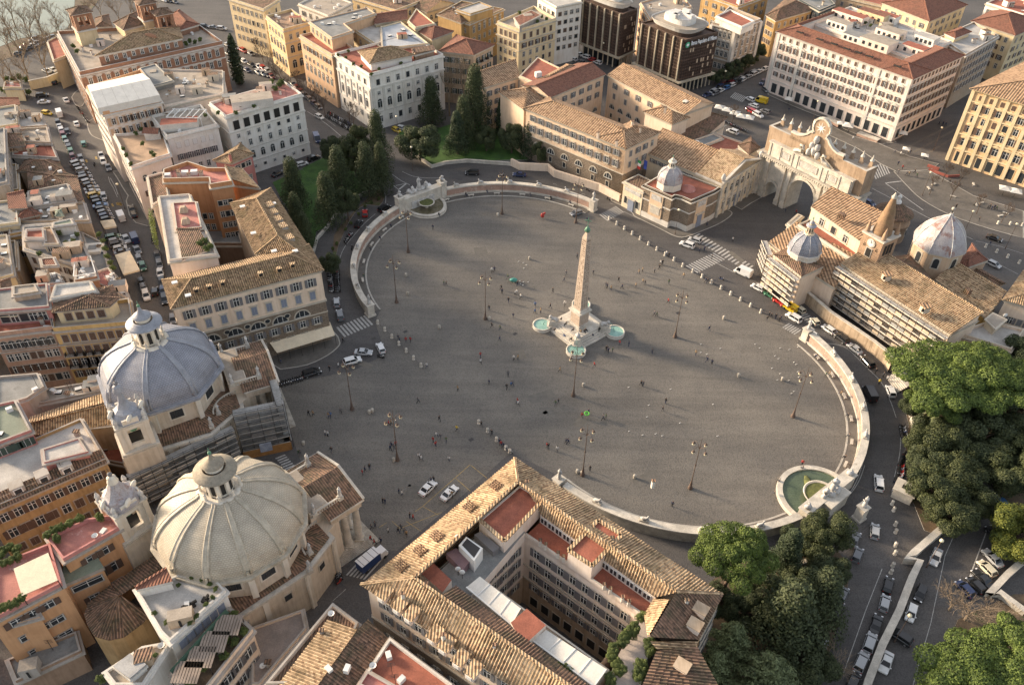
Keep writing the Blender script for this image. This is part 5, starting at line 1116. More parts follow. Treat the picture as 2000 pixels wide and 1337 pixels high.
for k in range(12):t=PI*k/6;q=o-n*.26+e*.82*math.cos(t);m.box((q.x,q.y,18.9+.82*math.sin(t)),(.08,.04,.16),IRON,az)
m.beam((o.x-n.x*.26,o.y-n.y*.26,18.9),(o.x-n.x*.26+e.x*.5,o.y-n.y*.26+e.y*.5,19.3),.07,.05,IRON);m.beam((o.x-n.x*.26,o.y-n.y*.26,18.9),(o.x-n.x*.26-e.x*.1,o.y-n.y*.26-e.y*.1,19.7),.07,.05,IRON)
m=b.sub('window');m.box((o.x,o.y,16.0),(1.9,.2,2.8),TRAV,az);m.box((o.x-n.x*.06,o.y-n.y*.06,16.0),(1.5,.2,2.4),DARK,az)
q=(P[1]+P[2])/2
for k in(-1,0,1):u=q+n*1.3*k+e*.06;m=b.sub('window');m.box((u.x,u.y,17.6),(.8,.2,3.0),DARK,az+PI/2)
for k in(-1,1):u=o+e*1.9*k;m=b.sub('wall_anchor');m.beam((u.x-n.x*.1,u.y-n.y*.1,17.2),(u.x-n.x*.1,u.y-n.y*.1,18.2),.1,.1,IRON);m.beam((u.x-n.x*.1-e.x*.3,u.y-n.y*.1-e.y*.3,17.6),(u.x-n.x*.1+e.x*.3,u.y-n.y*.1+e.y*.3,17.6),.1,.1,IRON)
c=sum(P,Vector((0,0)))/4;m=b.sub('spire');m.lathe((c.x,c.y,21.2),[(2.45,0),(2.4,1.2),(2.0,3.5),(1.5,6.0),(.95,8.6),(.5,10.6)],noisy('spire_brick',(0.30,0.19,0.11),amt=.35,scale=.8,fine=5,third=(0.18,0.13,0.06),tscale=.4,tthr=.55),18);m.lathe((c.x,c.y,31.5),[(.7,0),(.75,.3),(.4,.8),(.15,1.6)],TRAV,10);m.tube([(c.x,c.y,33),(c.x,c.y,34.6)],.06,IRON,4)
for q in P:u=q+(c-q).normalized()*.8;m=b.sub('pinnacle');m.lathe((u.x,u.y,21.2),[(.65,0),(.62,.9),(.5,1.6),(.2,3.0),(.08,3.4)],BRICK,8)
b.done()
b=Bld('octagonal_dome','large octagonal brick drum with white patched lead dome behind the basilica',T(8,1300,750),'dome')
c=v2(T(8,1335,560,16.2));rt_=math.atan2(*(v2(T(8,1270,615,16.2))-c)[::-1])if False else math.atan2((v2(T(8,1275,615,16.2))-c).y,(v2(T(8,1275,615,16.2))-c).x)
m=b.sub('drum');m.prism(octpts(c,6.7,8,rt_),8,16.3,wallmat('buff_brick',(0.50,0.37,0.26),.25));m.prism(octpts(c,6.95,8,rt_),16.0,16.5,TRAV,bottom=True)
for k in range(8):
 m=b.sub('window');drum_win(m,c,6.7*math.cos(PI/8)-.03,rt_+PI/4*(k+.5),13.6,1.5,2.9,TRIM,True)
dome(b.root,c,16.4,7.0,8,rt_,[(7.1,0),(6.8,1.1),(6.2,2.6),(5.3,4.2),(4.2,5.6),(2.9,6.8),(1.6,7.7),(.7,8.4),(.3,9.4)],LEADP,FRAME,.16,False)
m=b.sub('finial');m.tube([(c.x,c.y,25.6),(c.x,c.y,27.2)],.1,IRON,5);m.blob((c.x,c.y,27.0),(.5,.5,.45),STONE);b.done()
b=Bld('round_chapel','round brick chapel with a conical brown tile roof and white lantern behind the bell tower',T(8,985,400),'chapel')
c=v2(T(8,990,305,9));m=b.sub('wall');m.lathe((c.x,c.y,0),[(5.0,0),(5.0,5.5),(5.3,5.6),(5.3,6.2),(5.0,6.3),(5.0,8.6)],BRICK,28);m=b.sub('roof');m.lathe((c.x,c.y,8.6),[(5.6,0),(5.5,.15),(.9,3.2)],TILEB,28,False);m=b.sub('lantern');m.lathe((c.x,c.y,11.5),[(1.0,0),(1.0,.8),(.7,1.2),(.4,1.8),(.7,2.3),(.3,2.9),(.05,3.2)],FRAME,12)
for k in range(9):a=2*PI*k/9;m=b.sub('window');m.box((c.x+5.03*math.cos(a),c.y+5.03*math.sin(a),3.4),(.15,1.2,2.2),WTRIM,a);m.box((c.x+5.08*math.cos(a),c.y+5.08*math.sin(a),3.4),(.15,.8,1.8),DARK,a)
b.done()
b=Bld('scaffolded_convent','long cream convent range with ribbed clay roof and scaffolding over its street front',T(8,1000,1200),'building',sur=TRIM,sh=None)
h=13.0;A=T(8,565,715,h);B_=T(8,1425,1275,h);P=[A,B_,T(8,1530,1170,h+.0),T(8,720,690,h)]
e=(v2(B_)-v2(A)).normalized();n=Vector((-e.y,e.x));n=n if n.y>0 else-n;
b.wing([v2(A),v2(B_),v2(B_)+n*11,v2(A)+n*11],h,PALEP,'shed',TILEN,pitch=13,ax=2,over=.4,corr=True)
b.fac(0,11,[(10.8,1.1,1.7,'o',SHG),(7.6,1.3,1.7,'A',None),(4.4,1.1,1.8,'q',None),(1.8,1.0,1.2,'q',None)],1)
for x_,y_ in((925,815),(1225,1065)):p=T(8,x_,y_,15.2);m=b.sub('dormer');m.box((p.x,p.y,15.0),(1.8,1.6,1.7),TRIM,.3);m.box((p.x,p.y,16.0),(2.3,2.2,.25),TILE,.3);m.box((p.x-.7,p.y-.75,15.2),(.9,.3,.9),DARK,.3)
b.done()
so=n*-.3
scaffold(v2(A)+so,v2(B_)+so,12.3,7,'long sunlit scaffolding with plank decks along the convent street front',1.7,1,SCAFL,noisy('cream_panel',(0.74,0.60,0.44),amt=.2,scale=.8),boards=noisy('grey_panel',(0.40,0.40,0.39),amt=.2),bay=2.0,z0=1.6)
A2=T(8,40,648,11.4);B2=T(8,265,822,11.4);scaffold(v2(A2)-n*.3,v2(B2)-n*.3,10.6,6,'dense scaffolding on the corner chapel below the small grey dome',1.9,1,SCAFL,MATS['cream_panel'],boards=MATS['grey_panel'],bay=1.6)
scaffold(T(8,40,655,8.4),T(8,-5,545,8.4),8.5,5,'short open scaffolding tower at the left end of the basilica',1.8,-1,SCAFL,MATS['grey_panel'],bay=1.6)
rt=root('street_wall',(T(8,400,1180).x,T(8,400,1180).y,0),'old cream street wall with a green door below the convent scaffolding','wall')
m=MB();P=TT(8,[(0,835),(210,1010),(245,985),(470,1180),(700,1337)])+TT(12,[(700,0),(800,70),(900,150),(940,225)]);strip(m,P,.6,0,wallmat('old_wall',(0.44,0.34,0.24),.55),3.6);m.build('wall',rt)
m=MB();strip(m,P,.95,3.6,TRAV,.2);m.build('coping',rt);p=T(8,335,1055);m=MB();m.box((p.x-.1,p.y-.35,1.5),(1.8,.5,3.0),SHGR,-1.0);m.build('door',rt)
def roofblk(name,label,P,h,wall,roof,rm,cat='building',**k):
 f=k.pop('fac',None);b=Bld(name,label,sum((v2(p)for p in P),Vector((0,0)))/len(P),cat,sh=k.pop('sh',SHG),near=k.pop('near',False),sur=k.pop('sur',TRIM));b.wing(P,h,wall,roof,rm,**k)
 for q in(f or[]):b.fac(*q)
 return b
roofblk('tiled_outbuilding','brown gabled roof between the bell tower and the octagonal dome',TT(8,[(585,715),(1250,965),(1320,900),(1130,640)],11.5),11.5,PALEP,'hip',TILEB,pitch=20).done()
b=roofblk('tiled_outbuilding','large striped tile roof with a small dormer right of the octagonal dome',TT(8,[(1300,840),(1700,1140),(1835,985),(1440,745)],11),11,wallmat('ochre_wall',(0.42,0.27,0.08),.3),'shed',TILEN,pitch=12,ax=2,corr=True);p=T(8,1555,935,12.5);m=b.sub('dormer');m.box((p.x,p.y,12.7),(1.3,1.5,1.2),TILEB,.4);b.done()
roofblk('tiled_outbuilding','low mossy courtyard roof beside the ochre wall of the convent',TT(8,[(1240,1000),(1560,1200),(1640,1110),(1330,920)],6.5),6.5,PALEP,'flat',GREENR,over=0,par=.4).done()
roofblk('transept','tiled roof with a red brick gable end to the right of the octagonal dome',TT(8,[(1480,720),(1590,560),(1715,690),(1560,745)],12),12,MATS['buff_brick'],'hip',TILER,pitch=22,over=.2).done()
roofblk('tiled_outbuilding','long low ribbed roof running beside the road behind the octagonal dome',TT(8,[(1440,745),(1760,905),(1860,870),(1600,720)],9),9,PALEP,'gable',TILEB,pitch=18).done()
roofblk('small_hut','small cream shed on the grey terrace at the right of the convent',TT(8,[(1705,1150),(1775,1215),(1850,1150),(1760,1105)],11.4),11.4,CREAMW,'flat',BEIGER,over=0,par=0).done()
b=roofblk('terrace_house','flat white-grey roof terrace behind the large stone pine',TT(8,[(1450,1265),(1890,1400),(1990,1245),(1720,1180)],9),9,PALEP,'flat',WHITER,over=0,par=.8);p=T(8,1850,1120,11);m=b.sub('satellite_dish');m.blob((p.x,p.y,11),(.6,.2,.6),FRAME);b.done()
b=roofblk('corner_house','tall house with split red and tan tile roof at the right edge',TT(8,[(1825,1000),(2300,1130),(2420,870),(1990,770)],13),13,PALEP,'hip',TILEN,pitch=20,corr=True,fac=[(0,4,[(7.5,1.2,1.9,'r')],2)]);b.done()
YEL=wallmat('yellow_plaster',(0.64,0.49,0.28),.2);YELP=wallmat('pale_yellow_plaster',(0.68,0.56,0.36),.2);OCH=wallmat('ochre_plaster',(0.46,0.30,0.13),.35);PEA=wallmat('peach_plaster2',(0.62,0.41,0.26),.2)
WHT=wallmat('white_plaster',(0.74,0.71,0.66),.18);ORG=wallmat('orange_plaster',(0.60,0.34,0.18),.22);PNW=wallmat('pinkish_white_plaster',(0.74,0.64,0.56),.15);TERC=rustic('red_brick',(0.42,0.215,0.13),(0.30,0.18,0.12),.25,.6)
PNK=wallmat('pink_plaster',(0.50,0.22,0.20),.2);BRN=wallmat('brown_plaster',(0.33,0.22,0.15),.35);GRYW=wallmat('grey_plaster',(0.40,0.36,0.32),.3);BUF=wallmat('buff_plaster',(0.50,0.385,0.275),.35)
ST2=wallmat('bank_stone',(0.42,0.34,0.26),.25)
def blk(name,label,P,h,wall,roof='flat',rm=None,facs=(),done=True,**k):
 bk={q:k.pop(q)for q in('near','sh','sur','fr')if q in k};cat=k.pop('cat','building')
 b=Bld(name,label,sum((v2(p)for p in P),Vector((0,0)))/len(P),cat,**bk);b.wing(P,h,wall,roof,rm,**k)
 for q in facs:b.fac(*q)
 return b.done()if done else b
def more(b,P,h,wall,roof='flat',rm=None,facs=(),**k):
 b.wing(P,h,wall,roof,rm,**k)
 for q in facs:b.fac(*q)
def clutter(b,P,z,n,kinds='cvad',seed=1):
 rnd=random.Random(seed);P=[v2(p)for p in P]
 for i in range(n):
  u,v=rnd.uniform(.1,.9),rnd.uniform(.1,.9);p=(P[0]*(1-u)+P[1]*u)*(1-v)+(P[3]*(1-u)+P[2]*u)*v;k=rnd.choice(kinds)
  if k=='c':b.chimney(p.x,p.y,z,rnd.uniform(.9,1.8),rnd.uniform(.6,1.0))
  elif k=='v':m=b.sub('air_unit');m.box((p.x,p.y,z+.45),(1.2,.8,.9),FRAME,rnd.uniform(0,3))
  elif k=='a':
   m=b.sub('antenna');m.beam((p.x,p.y,z),(p.x,p.y,z+3.2),.07,.07,IRON)
   for q in range(3):m.beam((p.x-.6,p.y,z+2.2+q*.4),(p.x+.6,p.y+.2,z+2.2+q*.4),.05,.05,IRON)
  elif k=='d':m=b.sub('satellite_dish');m.lathe((p.x,p.y,z+.7),[(.04,0),(.4,.12),(.55,.32)],FRAME,10);m.tube([(p.x,p.y,z),(p.x,p.y,z+.8)],.05,IRON,4)
  elif k=='s':m=b.sub('stair_hut');w_,d_,h_=rnd.uniform(2,4.5),rnd.uniform(1.8,3),rnd.uniform(1.6,2.6);m.box((p.x,p.y,z+h_/2),(w_,d_,h_),rnd.choice((b.sur,BUF,PNW)),.3,top=rnd.choice((TILEB,BEIGER,TERRA,GREYR)));m.box((p.x,p.y-d_/2-.03,z+1),(.8,.06,1.7),DARK,0)
  elif k=='k':m=b.sub('skylight');m.box((p.x,p.y,z+.2),(1.4,1.0,.4),GLASS,rnd.uniform(0,.5),top=FRAME)
h=22.0;Nc=T(10,2015,895,h);Wc=T(14,815,555,h);Ec=T(15,1640,630,h);rN=T(11,45,1085,25.6);rW=T(14,1235,505,25.6);rE=T(15,1280,612,25.6)
b=Bld('courtyard_palazzo','huge palazzo with sunlit ribbed tile roofs, red terraces and an inner courtyard, bottom centre',(6,80),'palazzo',near=True,sh=SHG)
sd=(T(14,1996,1337,h)-Wc);sd=v2(sd).normalized();Sc=v2(Wc)+sd*58
m=MB();b.roofs.append(m)
dr=v2(rE)-v2(rN)
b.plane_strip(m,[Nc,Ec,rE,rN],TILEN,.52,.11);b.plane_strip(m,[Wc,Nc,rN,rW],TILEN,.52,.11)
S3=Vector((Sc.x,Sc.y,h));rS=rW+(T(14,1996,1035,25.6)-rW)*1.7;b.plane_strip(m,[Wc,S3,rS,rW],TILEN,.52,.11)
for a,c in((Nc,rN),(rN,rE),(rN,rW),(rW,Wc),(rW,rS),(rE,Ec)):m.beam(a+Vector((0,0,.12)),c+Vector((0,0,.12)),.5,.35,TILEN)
out=[v2(Wc),v2(Nc),v2(Ec)];Sr=v2(Ec)+(Sc-v2(Wc))*0.62
O=inset([v2(Wc),v2(Nc),v2(Ec),Sr,Sc],.7)
for i in(0,1,4):
 a,c=O[i],O[(i+1)%5];b.wall.face([(a.x,a.y,12.6),(c.x,c.y,12.6),(c.x,c.y,h),(a.x,a.y,h)],PALEP);b.wall.face([(a.x,a.y,0),(c.x,c.y,0),(c.x,c.y,12.6),(a.x,a.y,12.6)],RUST)
 b.trim.beam((a.x,a.y,12.6),(c.x,c.y,12.6),.5,.35,TRIM)
m.prism([v2(Wc),v2(Nc),v2(rN),v2(rW)],h-.2,h-.03,TRIM,top=False)
b.I=O;b.fac(4,16,[(18.9,1.4,2.1,'o'),(15.2,1.3,2.1,'os'),(9.2,1.3,1.8,'o'),(4.4,1.3,1.8,'o')],1,2)
wdir=(v2(rE)-v2(rN)).normalized();wn=Vector((-wdir.y,wdir.x));wn=wn if wn.dot(v2(rN)-v2(Nc))>0 else-wn
i0=T(15,170,-30,22.6);i1=T(15,1120,655,22.6);sv=Vector((wdir.x,wdir.y,0))
m=MB();b.plane_strip(m,[rN+sv*2,rE,i1,i0+sv*2],TILEN,.52,.11);b.roofs.append(m)
def slab(P,z,zb,wl,rm,par=.0,name='roof_terrace'):
 m=b.sub(name);m.prism(P,zb,z,wl,top=rm)
 if par:
  J=inset([v2(p)for p in P],.3);I=[v2(p)for p in P]
  for i in range(len(I)):m.prism([I[i],I[(i+1)%len(I)],J[(i+1)%len(I)],J[i]],z,z+par,wl,top=TRAV)
c0=v2(T(15,100,180,20.3));c1_=v2(T(15,1000,800,20.3));cd_=(c1_-c0).normalized()
ni0=v2(i0)+(v2(i1)-v2(i0)).normalized()*1.5;ni1=v2(i1)
m=b.sub('attic_wall');m.face([(ni0.x,ni0.y,20.3),(ni1.x,ni1.y,20.3),(ni1.x,ni1.y,22.6),(ni0.x,ni0.y,22.6)],PNW)
for k in range(14):
 if k in(6,7):continue
 o=lerp(ni0,ni1,(k+.6)/14.5)+wn*.08;m=b.sub('window');m.box((o.x,o.y,21.5),(1.5,.12,1.4),FRAME,math.atan2(cd_.y,cd_.x));
 for q in(-.36,.36):u=o+cd_*q;m.box((u.x,u.y,21.5),(.5,.2,1.1),GLASS,math.atan2(cd_.y,cd_.x))
m=b.sub('terrace_floor');m.prism([ni0,ni1,c1_,c0],19.9,20.3,PNW,top=TERRA)
m=b.sub('parapet');m.prism([c0,c1_,c1_-wn*.35,c0-wn*.35],20.3,21.1,PNW,top=TRAV)
for t in(.14,.19,.30,.35,.70,.75,.85,.90):o=lerp(c0,c1_,t);m=b.sub('chimney');m.box((o.x,o.y,21.5),(.45,.45,1.6),WTRIM);m.box((o.x,o.y,22.3),(.6,.6,.15),TILEB)
o0=lerp(c0,c1_,.385)-wn*-.1;o1=lerp(c0,c1_,.585);slab([o0,o1,o1-wn*8.2,o0-wn*8.2],24.6,20.31,PNW,TERRA)
m=b.sub('tile_edge');
for(p,q)in((v2(T(14,1740,60,24.2)),v2(T(14,1935,230,24.2))),(v2(T(14,1935,230,24.2)),v2(T(11,250,1225,24.2))),(o0,o1),(o1,o1-wn*8.2),(o0-wn*8.2,o1-wn*8.2),(o0,o0-wn*8.2)):m.beam((p.x,p.y,24.75),(q.x,q.y,24.75),.7,.25,TILEN)
cw=v2(T(14,1690,500,20.3));NWi=c0
b.P=[c0,c1_,c1_+wn*16,c0+wn*16];CP=[c0,c1_,c1_+Vector((wn.x,wn.y))*13.2,c0+wn*13.2]
for(p,q,flip)in((c0,c1_,0),(c0,c0+wn*13.2,1),(c1_,c1_+wn*13.2,0)):
 b.wall.face([(p.x,p.y,8.2),(q.x,q.y,8.2),(q.x,q.y,20.3),(p.x,p.y,20.3)],PNW);b.wall.face([(p.x,p.y,0),(q.x,q.y,0),(q.x,q.y,8.2),(p.x,p.y,8.2)],BUF)
b.I=[c1_,c0,c0-wn*2,c1_-wn*2];rows=[(17.6,1.3,2.1,'o'),(14.2,1.3,2.0,'o'),(10.6,1.3,2.0,'o'),(7.2,1.2,1.6,'o'),(2.9,1.6,2.4,'D')];b.fac(0,8,rows,1.5,1.5,'d',False);b.course(12.4,.3,.15);b.course(8.6,.3,.15)
b.I=[c0,c0+wn*13.2,c0+wn*13.2-cd_*2,c0-cd_*2];b.fac(0,4,rows[:4],1,1,'d',False)
nd=(v2(Wc)-v2(Nc)).normalized();q0=v2(rN);q1=v2(rW)
slab([q0,q1,q1+wn*0+cd_*7.5,c0+nd*0],21.4,19,PNW,GREYR,name='roof_deck')
slab([v2(T(14,1740,60,24.2)),v2(T(11,60,1112,24.2)),v2(T(11,250,1225,24.2)),v2(T(14,1935,230,24.2))],24.2,20.5,PNW,TERRA,.25)
slab([v2(T(14,1272,455,23.4)),v2(T(14,1372,375,23.4)),v2(T(14,1525,520,23.4)),v2(T(14,1455,615,23.4))],23.4,21,PNW,TERRA,.0)
for nm,pts,z,zb,mt in(('plant_unit',[(1580,250),(1640,180),(1768,270),(1700,370)],24.6,21.4,FRAME),('cooling_unit',[(1700,165),(1750,140),(1900,260),(1850,300)],22.8,21.4,SHG),('metal_roof',[(1480,310),(1560,270),(1670,370),(1610,440)],23.0,21.4,noisy('mauve_metal',(0.24,0.15,0.16),amt=.2))):
 m=b.sub(nm);m.prism([T(14,x,y,z)for x,y in pts],zb,z,mt,top=mt)
m=b.sub('plant_grille');m.prism([T(14,x,y,24.62)for x,y in((1605,245),(1645,195),(1748,270),(1700,345))],24.55,24.62,IRON)
sn=Vector((-sd.y,sd.x));sn=sn if sn.dot(v2(rW)-v2(Wc))>0 else-sn
j0=T(14,1560,550,24);j1=j0+(T(14,2000,890,24)-j0)*2.3
m=MB();b.plane_strip(m,[rW+(rS-rW)*.16,rS,j1,j0],TILEB,.52,.11);b.roofs.append(m)
slab([v2(T(14,1600,600,20.8)),v2(T(14,1745,500,20.8)),v2(T(15,760,1225,20.8)),v2(T(15,560,1420,20.8))],20.8,0,PNW,BEIGER,.3,'wing_terrace')
for(x0,y0,x1,y1,x2,y2,x3,y3,lab)in((1640,575,1745,490,2065,740,1990,868,'a'),(2156,990,2261,905,2736,1215,2640,1350,'b')):
 m=b.sub('canvas_awning');P=[T(14,x0,y0,22.6),T(14,x1,y1,23.2),T(14,x2,y2,23.2),T(14,x3,y3,22.6)]
 for i in range(4):
  a_,b2=lerp(P[0],P[3],i/4),lerp(P[0],P[3],(i+.97)/4);d_,c_=lerp(P[1],P[2],i/4),lerp(P[1],P[2],(i+.97)/4);m.face([a_,b2,c_,d_],WCANVAS);m.face([a_-Vector((0,0,.1)),d_-Vector((0,0,.1)),c_-Vector((0,0,.1)),b2-Vector((0,0,.1))],WCANVAS);m.beam(b2,c_,.15,.2,FRAME)
 m.beam(P[0],P[3],.25,.3,FRAME)
slab([v2(T(15,-10,850,24)),v2(T(15,115,740,24)),v2(T(15,265,870,24)),v2(T(15,90,1030,24))],24,20.5,PNW,TERRA)
E2=Ec;P=[T(15,1640,630,h),T(15,1450,965,h),T(15,1065,950,h),T(15,1280,612,24.8)]
m=MB();b.plane_strip(m,[Ec,T(15,1455,985,21.8),T(15,1060,965,25.0),rE],TILEB,.52,.1);b.plane_strip(m,[T(15,1225,670,25.5),T(15,1060,965,25.0),T(15,1030,790,22.5),T(15,1110,665,22.8)],TILEN,.52,.1)
b.plane_strip(m,[T(15,1130,1060,24),T(15,1445,1040,23),T(15,1700,1500,23),T(15,950,1500,24)],TILEB,.52,.1);b.plane_strip(m,[T(15,1090,975,25),T(15,1450,1000,22),T(15,1445,1040,23),T(15,1130,1060,24)],TILEN,.52,.1);b.roofs.append(m)
a_=v2(T(15,1455,985,21));z_=v2(T(15,1445,1040,21));e_=v2(T(15,1750,1500,21))
for p,q in((O[2],a_),(a_,z_)):b.wall.face([(p.x,p.y,0),(q.x,q.y,0),(q.x,q.y,21.6),(p.x,p.y,21.6)],BUF)
b.I=[a_,O[2],O[2]+Vector((-3,-3)),a_+Vector((-3,-3))];b.fac(0,4,[(z,1.2,1.8,'o')for z in(18.5,14.5,10)],1,1,'d',False)
slab([v2(T(15,960,850,20.5)),v2(T(15,1030,840,20.5)),v2(T(15,1090,980,20.5)),v2(T(15,980,1400,20.5)),v2(T(15,700,1400,20.5)),v2(T(15,830,1100,20.5))],20.5,0,PNW,noisy('marble_floor',(0.55,0.47,0.42),amt=.2,scale=.8),0,'garden_terrace')
for x_,y_ in((1000,640),(1120,730),(1210,800),(1390,960),(1480,1040),(1590,1150),(1690,1240)):
 p=T(14,x_,y_,23.2);m=b.sub('dormer');r_=math.atan2(sd.y,sd.x);m.box((p.x,p.y,23.1),(1.5,1.9,1.3),PNW,r_);m.box((p.x+sn.x*.3,p.y+sn.y*.3,23.85),(2.0,2.6,.2),TILEN,r_);m.box((p.x-sn.x*1.0,p.y-sn.y*1.0,23.1),(.9,.15,.8),FRAME,r_)
for x_,y_ in((1120,420),(1290,300),(1430,170),(1190,80+0)):pass
for(n_,x_,y_)in((14,1410,180),(14,1280,290),(14,1130,410),(10,1870,1110),(10,1665,1275)):
 p=T(n_,x_,y_,24.2);m=b.sub('roof_grille');r_=math.atan2(nd.y,nd.x)
 for k in range(5):m.box((p.x+nd.x*(k-2)*.4,p.y+nd.y*(k-2)*.4,24.35),(.12,1.9,.35),TILEB,r_)
for(n_,x_,y_)in((14,1145,640),(14,1330,560),(14,1460,960),(14,1735,850),(14,1860,1040),(15,1360,690),(15,900,375),(15,780,205),(11,115,1095),(11,1100,1090)):
 p=T(n_,x_,y_,24.6);b.chimney(p.x,p.y,24.0,1.2,.55,WTRIM)
for(x_,y_,z_)in((1575,190,25),(1575,440,23),(1608,465,23)):p=T(14,x_,y_,z_);m=b.sub('satellite_dish');m.blob((p.x,p.y,z_+.3),(.5,.2,.6),FRAME,8,6);m.tube([(p.x,p.y,z_-1.5),(p.x,p.y,z_+.2)],.05,IRON,4)
for(x_,y_)in((1475,740),(1430,860),(1330,1180)):
 p=T(15,x_,y_,23.9);m=b.sub('roof_hatch');m.box((p.x,p.y,23.2),(2.0,1.8,1.2),PNW,-.6);m.box((p.x,p.y,23.9),(2.3,2.0,.15),BUF,-.6)
b.done()
h=22.0;FL=T(5,1330,1075,h);FR=T(6,530,770,h)
b=Bld('corner_palazzo','pale palazzo with brown-tiled roof, grey shutters and a long cream cafe awning',T(6,0,800,0),'palazzo',near=True,sh=SHG)
b.wing(deep(FL,FR,12.5),h,PALEP,'hip',TILEY,pitch=22,base=RUST,basez=12.6,corr=True)
b.fac(0,9,[(19.0,1.4,2.3,'o'),(15.2,1.3,2.3,'cPs',SHBL),(7.4,1.4,1.9,'os'),(3.2,1.8,3.0,'Dg')],1.2);b.fac(0,5,[(10.6,3.6,2.0,'L',None)],3.6);b.fac(0,4,[(11.2,1.2,1.1,'O',None)],7.5);b.course(12.8,.5,.25);b.course(9.3,.25,.12)
b.fac(3,3,[(19.0,1.3,2.1,'o'),(15.2,1.2,2.1,'o'),(7.2,1.2,1.9,'o')],1.5)
b.wing([FR+Vector((-.05,.05,0)),T(6,115,125,h),T(5,1790,245,h),T(5,1985,640,h)],h-.1,BUF,'hip',TILEY,pitch=22,corr=True);
for x_,y_ in((110,275),(140,330),(175,385),(215,440),(265,530)):
 p=T(6,x_,y_,23.6);m=b.sub('dormer');m.box((p.x,p.y,23.6),(2.2,1.7,1.2),GRYW,-.9);m.box((p.x-.2,p.y+.2,24.3),(2.5,2.1,.2),TILEN,-.9)
for n_,x_,y_ in((5,1530,915),(5,1630,890),(5,1735,860),(6,35,790),(6,180,755),(6,285,720)):p=T(n_,x_,y_,24.0);m=b.sub('dormer');m.box((p.x,p.y,23.7),(1.2,1.1,1.1),TILEN,.45);m.box((p.x+.2,p.y-.6,23.8),(.8,.15,.7),DARK,.45)
for n_,x_,y_ in((5,1465,960),(5,1360,860),(5,1890,268),(5,1975,475),(6,135,245),(6,135,430),(6,305,615),(6,140,615)):p=T(n_,x_,y_,24.1);m=b.sub('skylight');m.box((p.x,p.y,24.0),(1.3,1.0,.25),FRAME,.45)
h=23.4;P=[T(5,1240,205,h),T(5,1480,185,h),T(5,1695,655,h),T(5,1320,705,h)];more(b,P,h,PNW,'flat',WHITER,over=0,par=.6)
more(b,[T(5,1345,250,24.2),T(5,1530,240,24.2),T(5,1575,440,24.2),T(5,1375,460,24.2)],24.2,PINKT,'flat',PINKT,over=0,par=.35,z0=h)
more(b,[T(5,1385,470,23.9),T(5,1560,470,23.9),T(5,1640,600,23.9),T(5,1420,690,23.9)],23.9,PNW,'shed',TILEB,pitch=6,ax=0,over=0,z0=h,cornice=False)
for x_,y_ in((1425,280),(1440,370)):p=T(5,x_,y_,25.4);m=b.sub('roof_light');m.box((p.x,p.y,25.0),(2.2,2.2,1.4),BUF,.3,taper=.5)
b.done()
rt=root('cafe_awning',(T(6,360,1260).x,T(6,360,1260).y,0),'long cream canvas awning over the pavement cafe below the corner palazzo','awning');m=MB()
P=[T(6,85,1300,5.0),T(6,575,1172,5.0),T(6,615,1275,3.4),T(10,165,75,3.4)];m.face([P[3],P[2],P[1],P[0]],CANVAS);m.face([p-Vector((0,0,.08))for p in P],CANVAS)
for i in range(7):m.beam(lerp(P[0],P[1],i/6),lerp(P[3],P[2],i/6),.1,.12,CANVAS)
m.build('canvas',rt)
for i in range(6):q=lerp(P[3],P[2],i/5);m=MB();m.beam(q,(q.x,q.y,0.1),.09,.09,IRON);m.build('post',rt)
def Z8(a,b_,z=0.0):return W((280+a/6.686,270+b_/6.686),z)
h=24.0;P=[Z8(x,y,h)for x,y in((270,575),(865,560),(880,650),(1165,605),(1085,430),(850,430),(590,345),(270,450))]
b=blk('orange_apartment_block','tall orange apartment block with pink roof terraces edged in white',P,h,wallmat('burnt_orange_plaster',(0.50,0.25,0.12),.25),'flat',PINKT,done=False,over=0,par=1.2,sh=None,pm=None,near=False)
b.fac(0,3,[(13,1.1,1.7,'q'),(9.5,1.1,1.7,'q')],6,1);b.fac(2,3,[(19,1.1,1.5,'q'),(15.5,1.1,1.7,'q'),(12,1.1,1.7,'q'),(8.5,1.1,1.7,'q'),(5,1.1,1.7,'q')],.8)
for x_,y_ in((320,515),(670,470),(550,480)):p=Z8(x_,y_,24);m=b.sub('air_unit');m.box((p.x,p.y,24.6),(1.8,1.4,1.2),FRAME,.2)
clutter(b,[Z8(330,480,24),Z8(800,440,24),Z8(820,540,24),Z8(330,560,24)],24,5,'ac',3);b.done()
blk('sloping_tiled_house','mossy tiled house with sloping orange gable wall beside the orange apartment block',[Z8(1165,605,19),Z8(1515,645,19),Z8(1290,390,19),Z8(1085,430,19)],19,MATS['burnt_orange_plaster'],'shed',TILEY,pitch=13,ax=3,over=0,sh=None,facs=((0,3,[(14,1.1,1.5,'q'),(10,1.1,1.5,'q')],1.5),))
b=blk('pink_house','small pink house with a mossy hipped roof in front of the white villa',[Z8(900,290,17),Z8(1150,330,17),Z8(1450,205,17),Z8(1270,60,17)],17,PNK,'hip',TILEY,sh=None,done=False,facs=((1,3,[(14.6,2.0,1.6,'q'),(10,1.0,1.6,'q'),(6,1.0,1.6,'q')],1),));p=Z8(1135,255,19.5);b.chimney(p.x,p.y,19,1.6,.7,PNK);b.done()
blk('low_tiled_roof','brown patched roof between the street and the orange apartment block',[Z8(55,510,22),Z8(270,455,22),Z8(335,760,22),Z8(120,890,22)],22,PNW,'flat',TILEB,over=0,par=.5,sh=None)
blk('courtyard_wing','low inner courtyard wing in the shade behind the white roof terrace',[Z8(330,760,8),Z8(1100,820,8),Z8(1300,1400,8),Z8(860,1400,8)],8,BRN,'flat',GREYR,over=0)
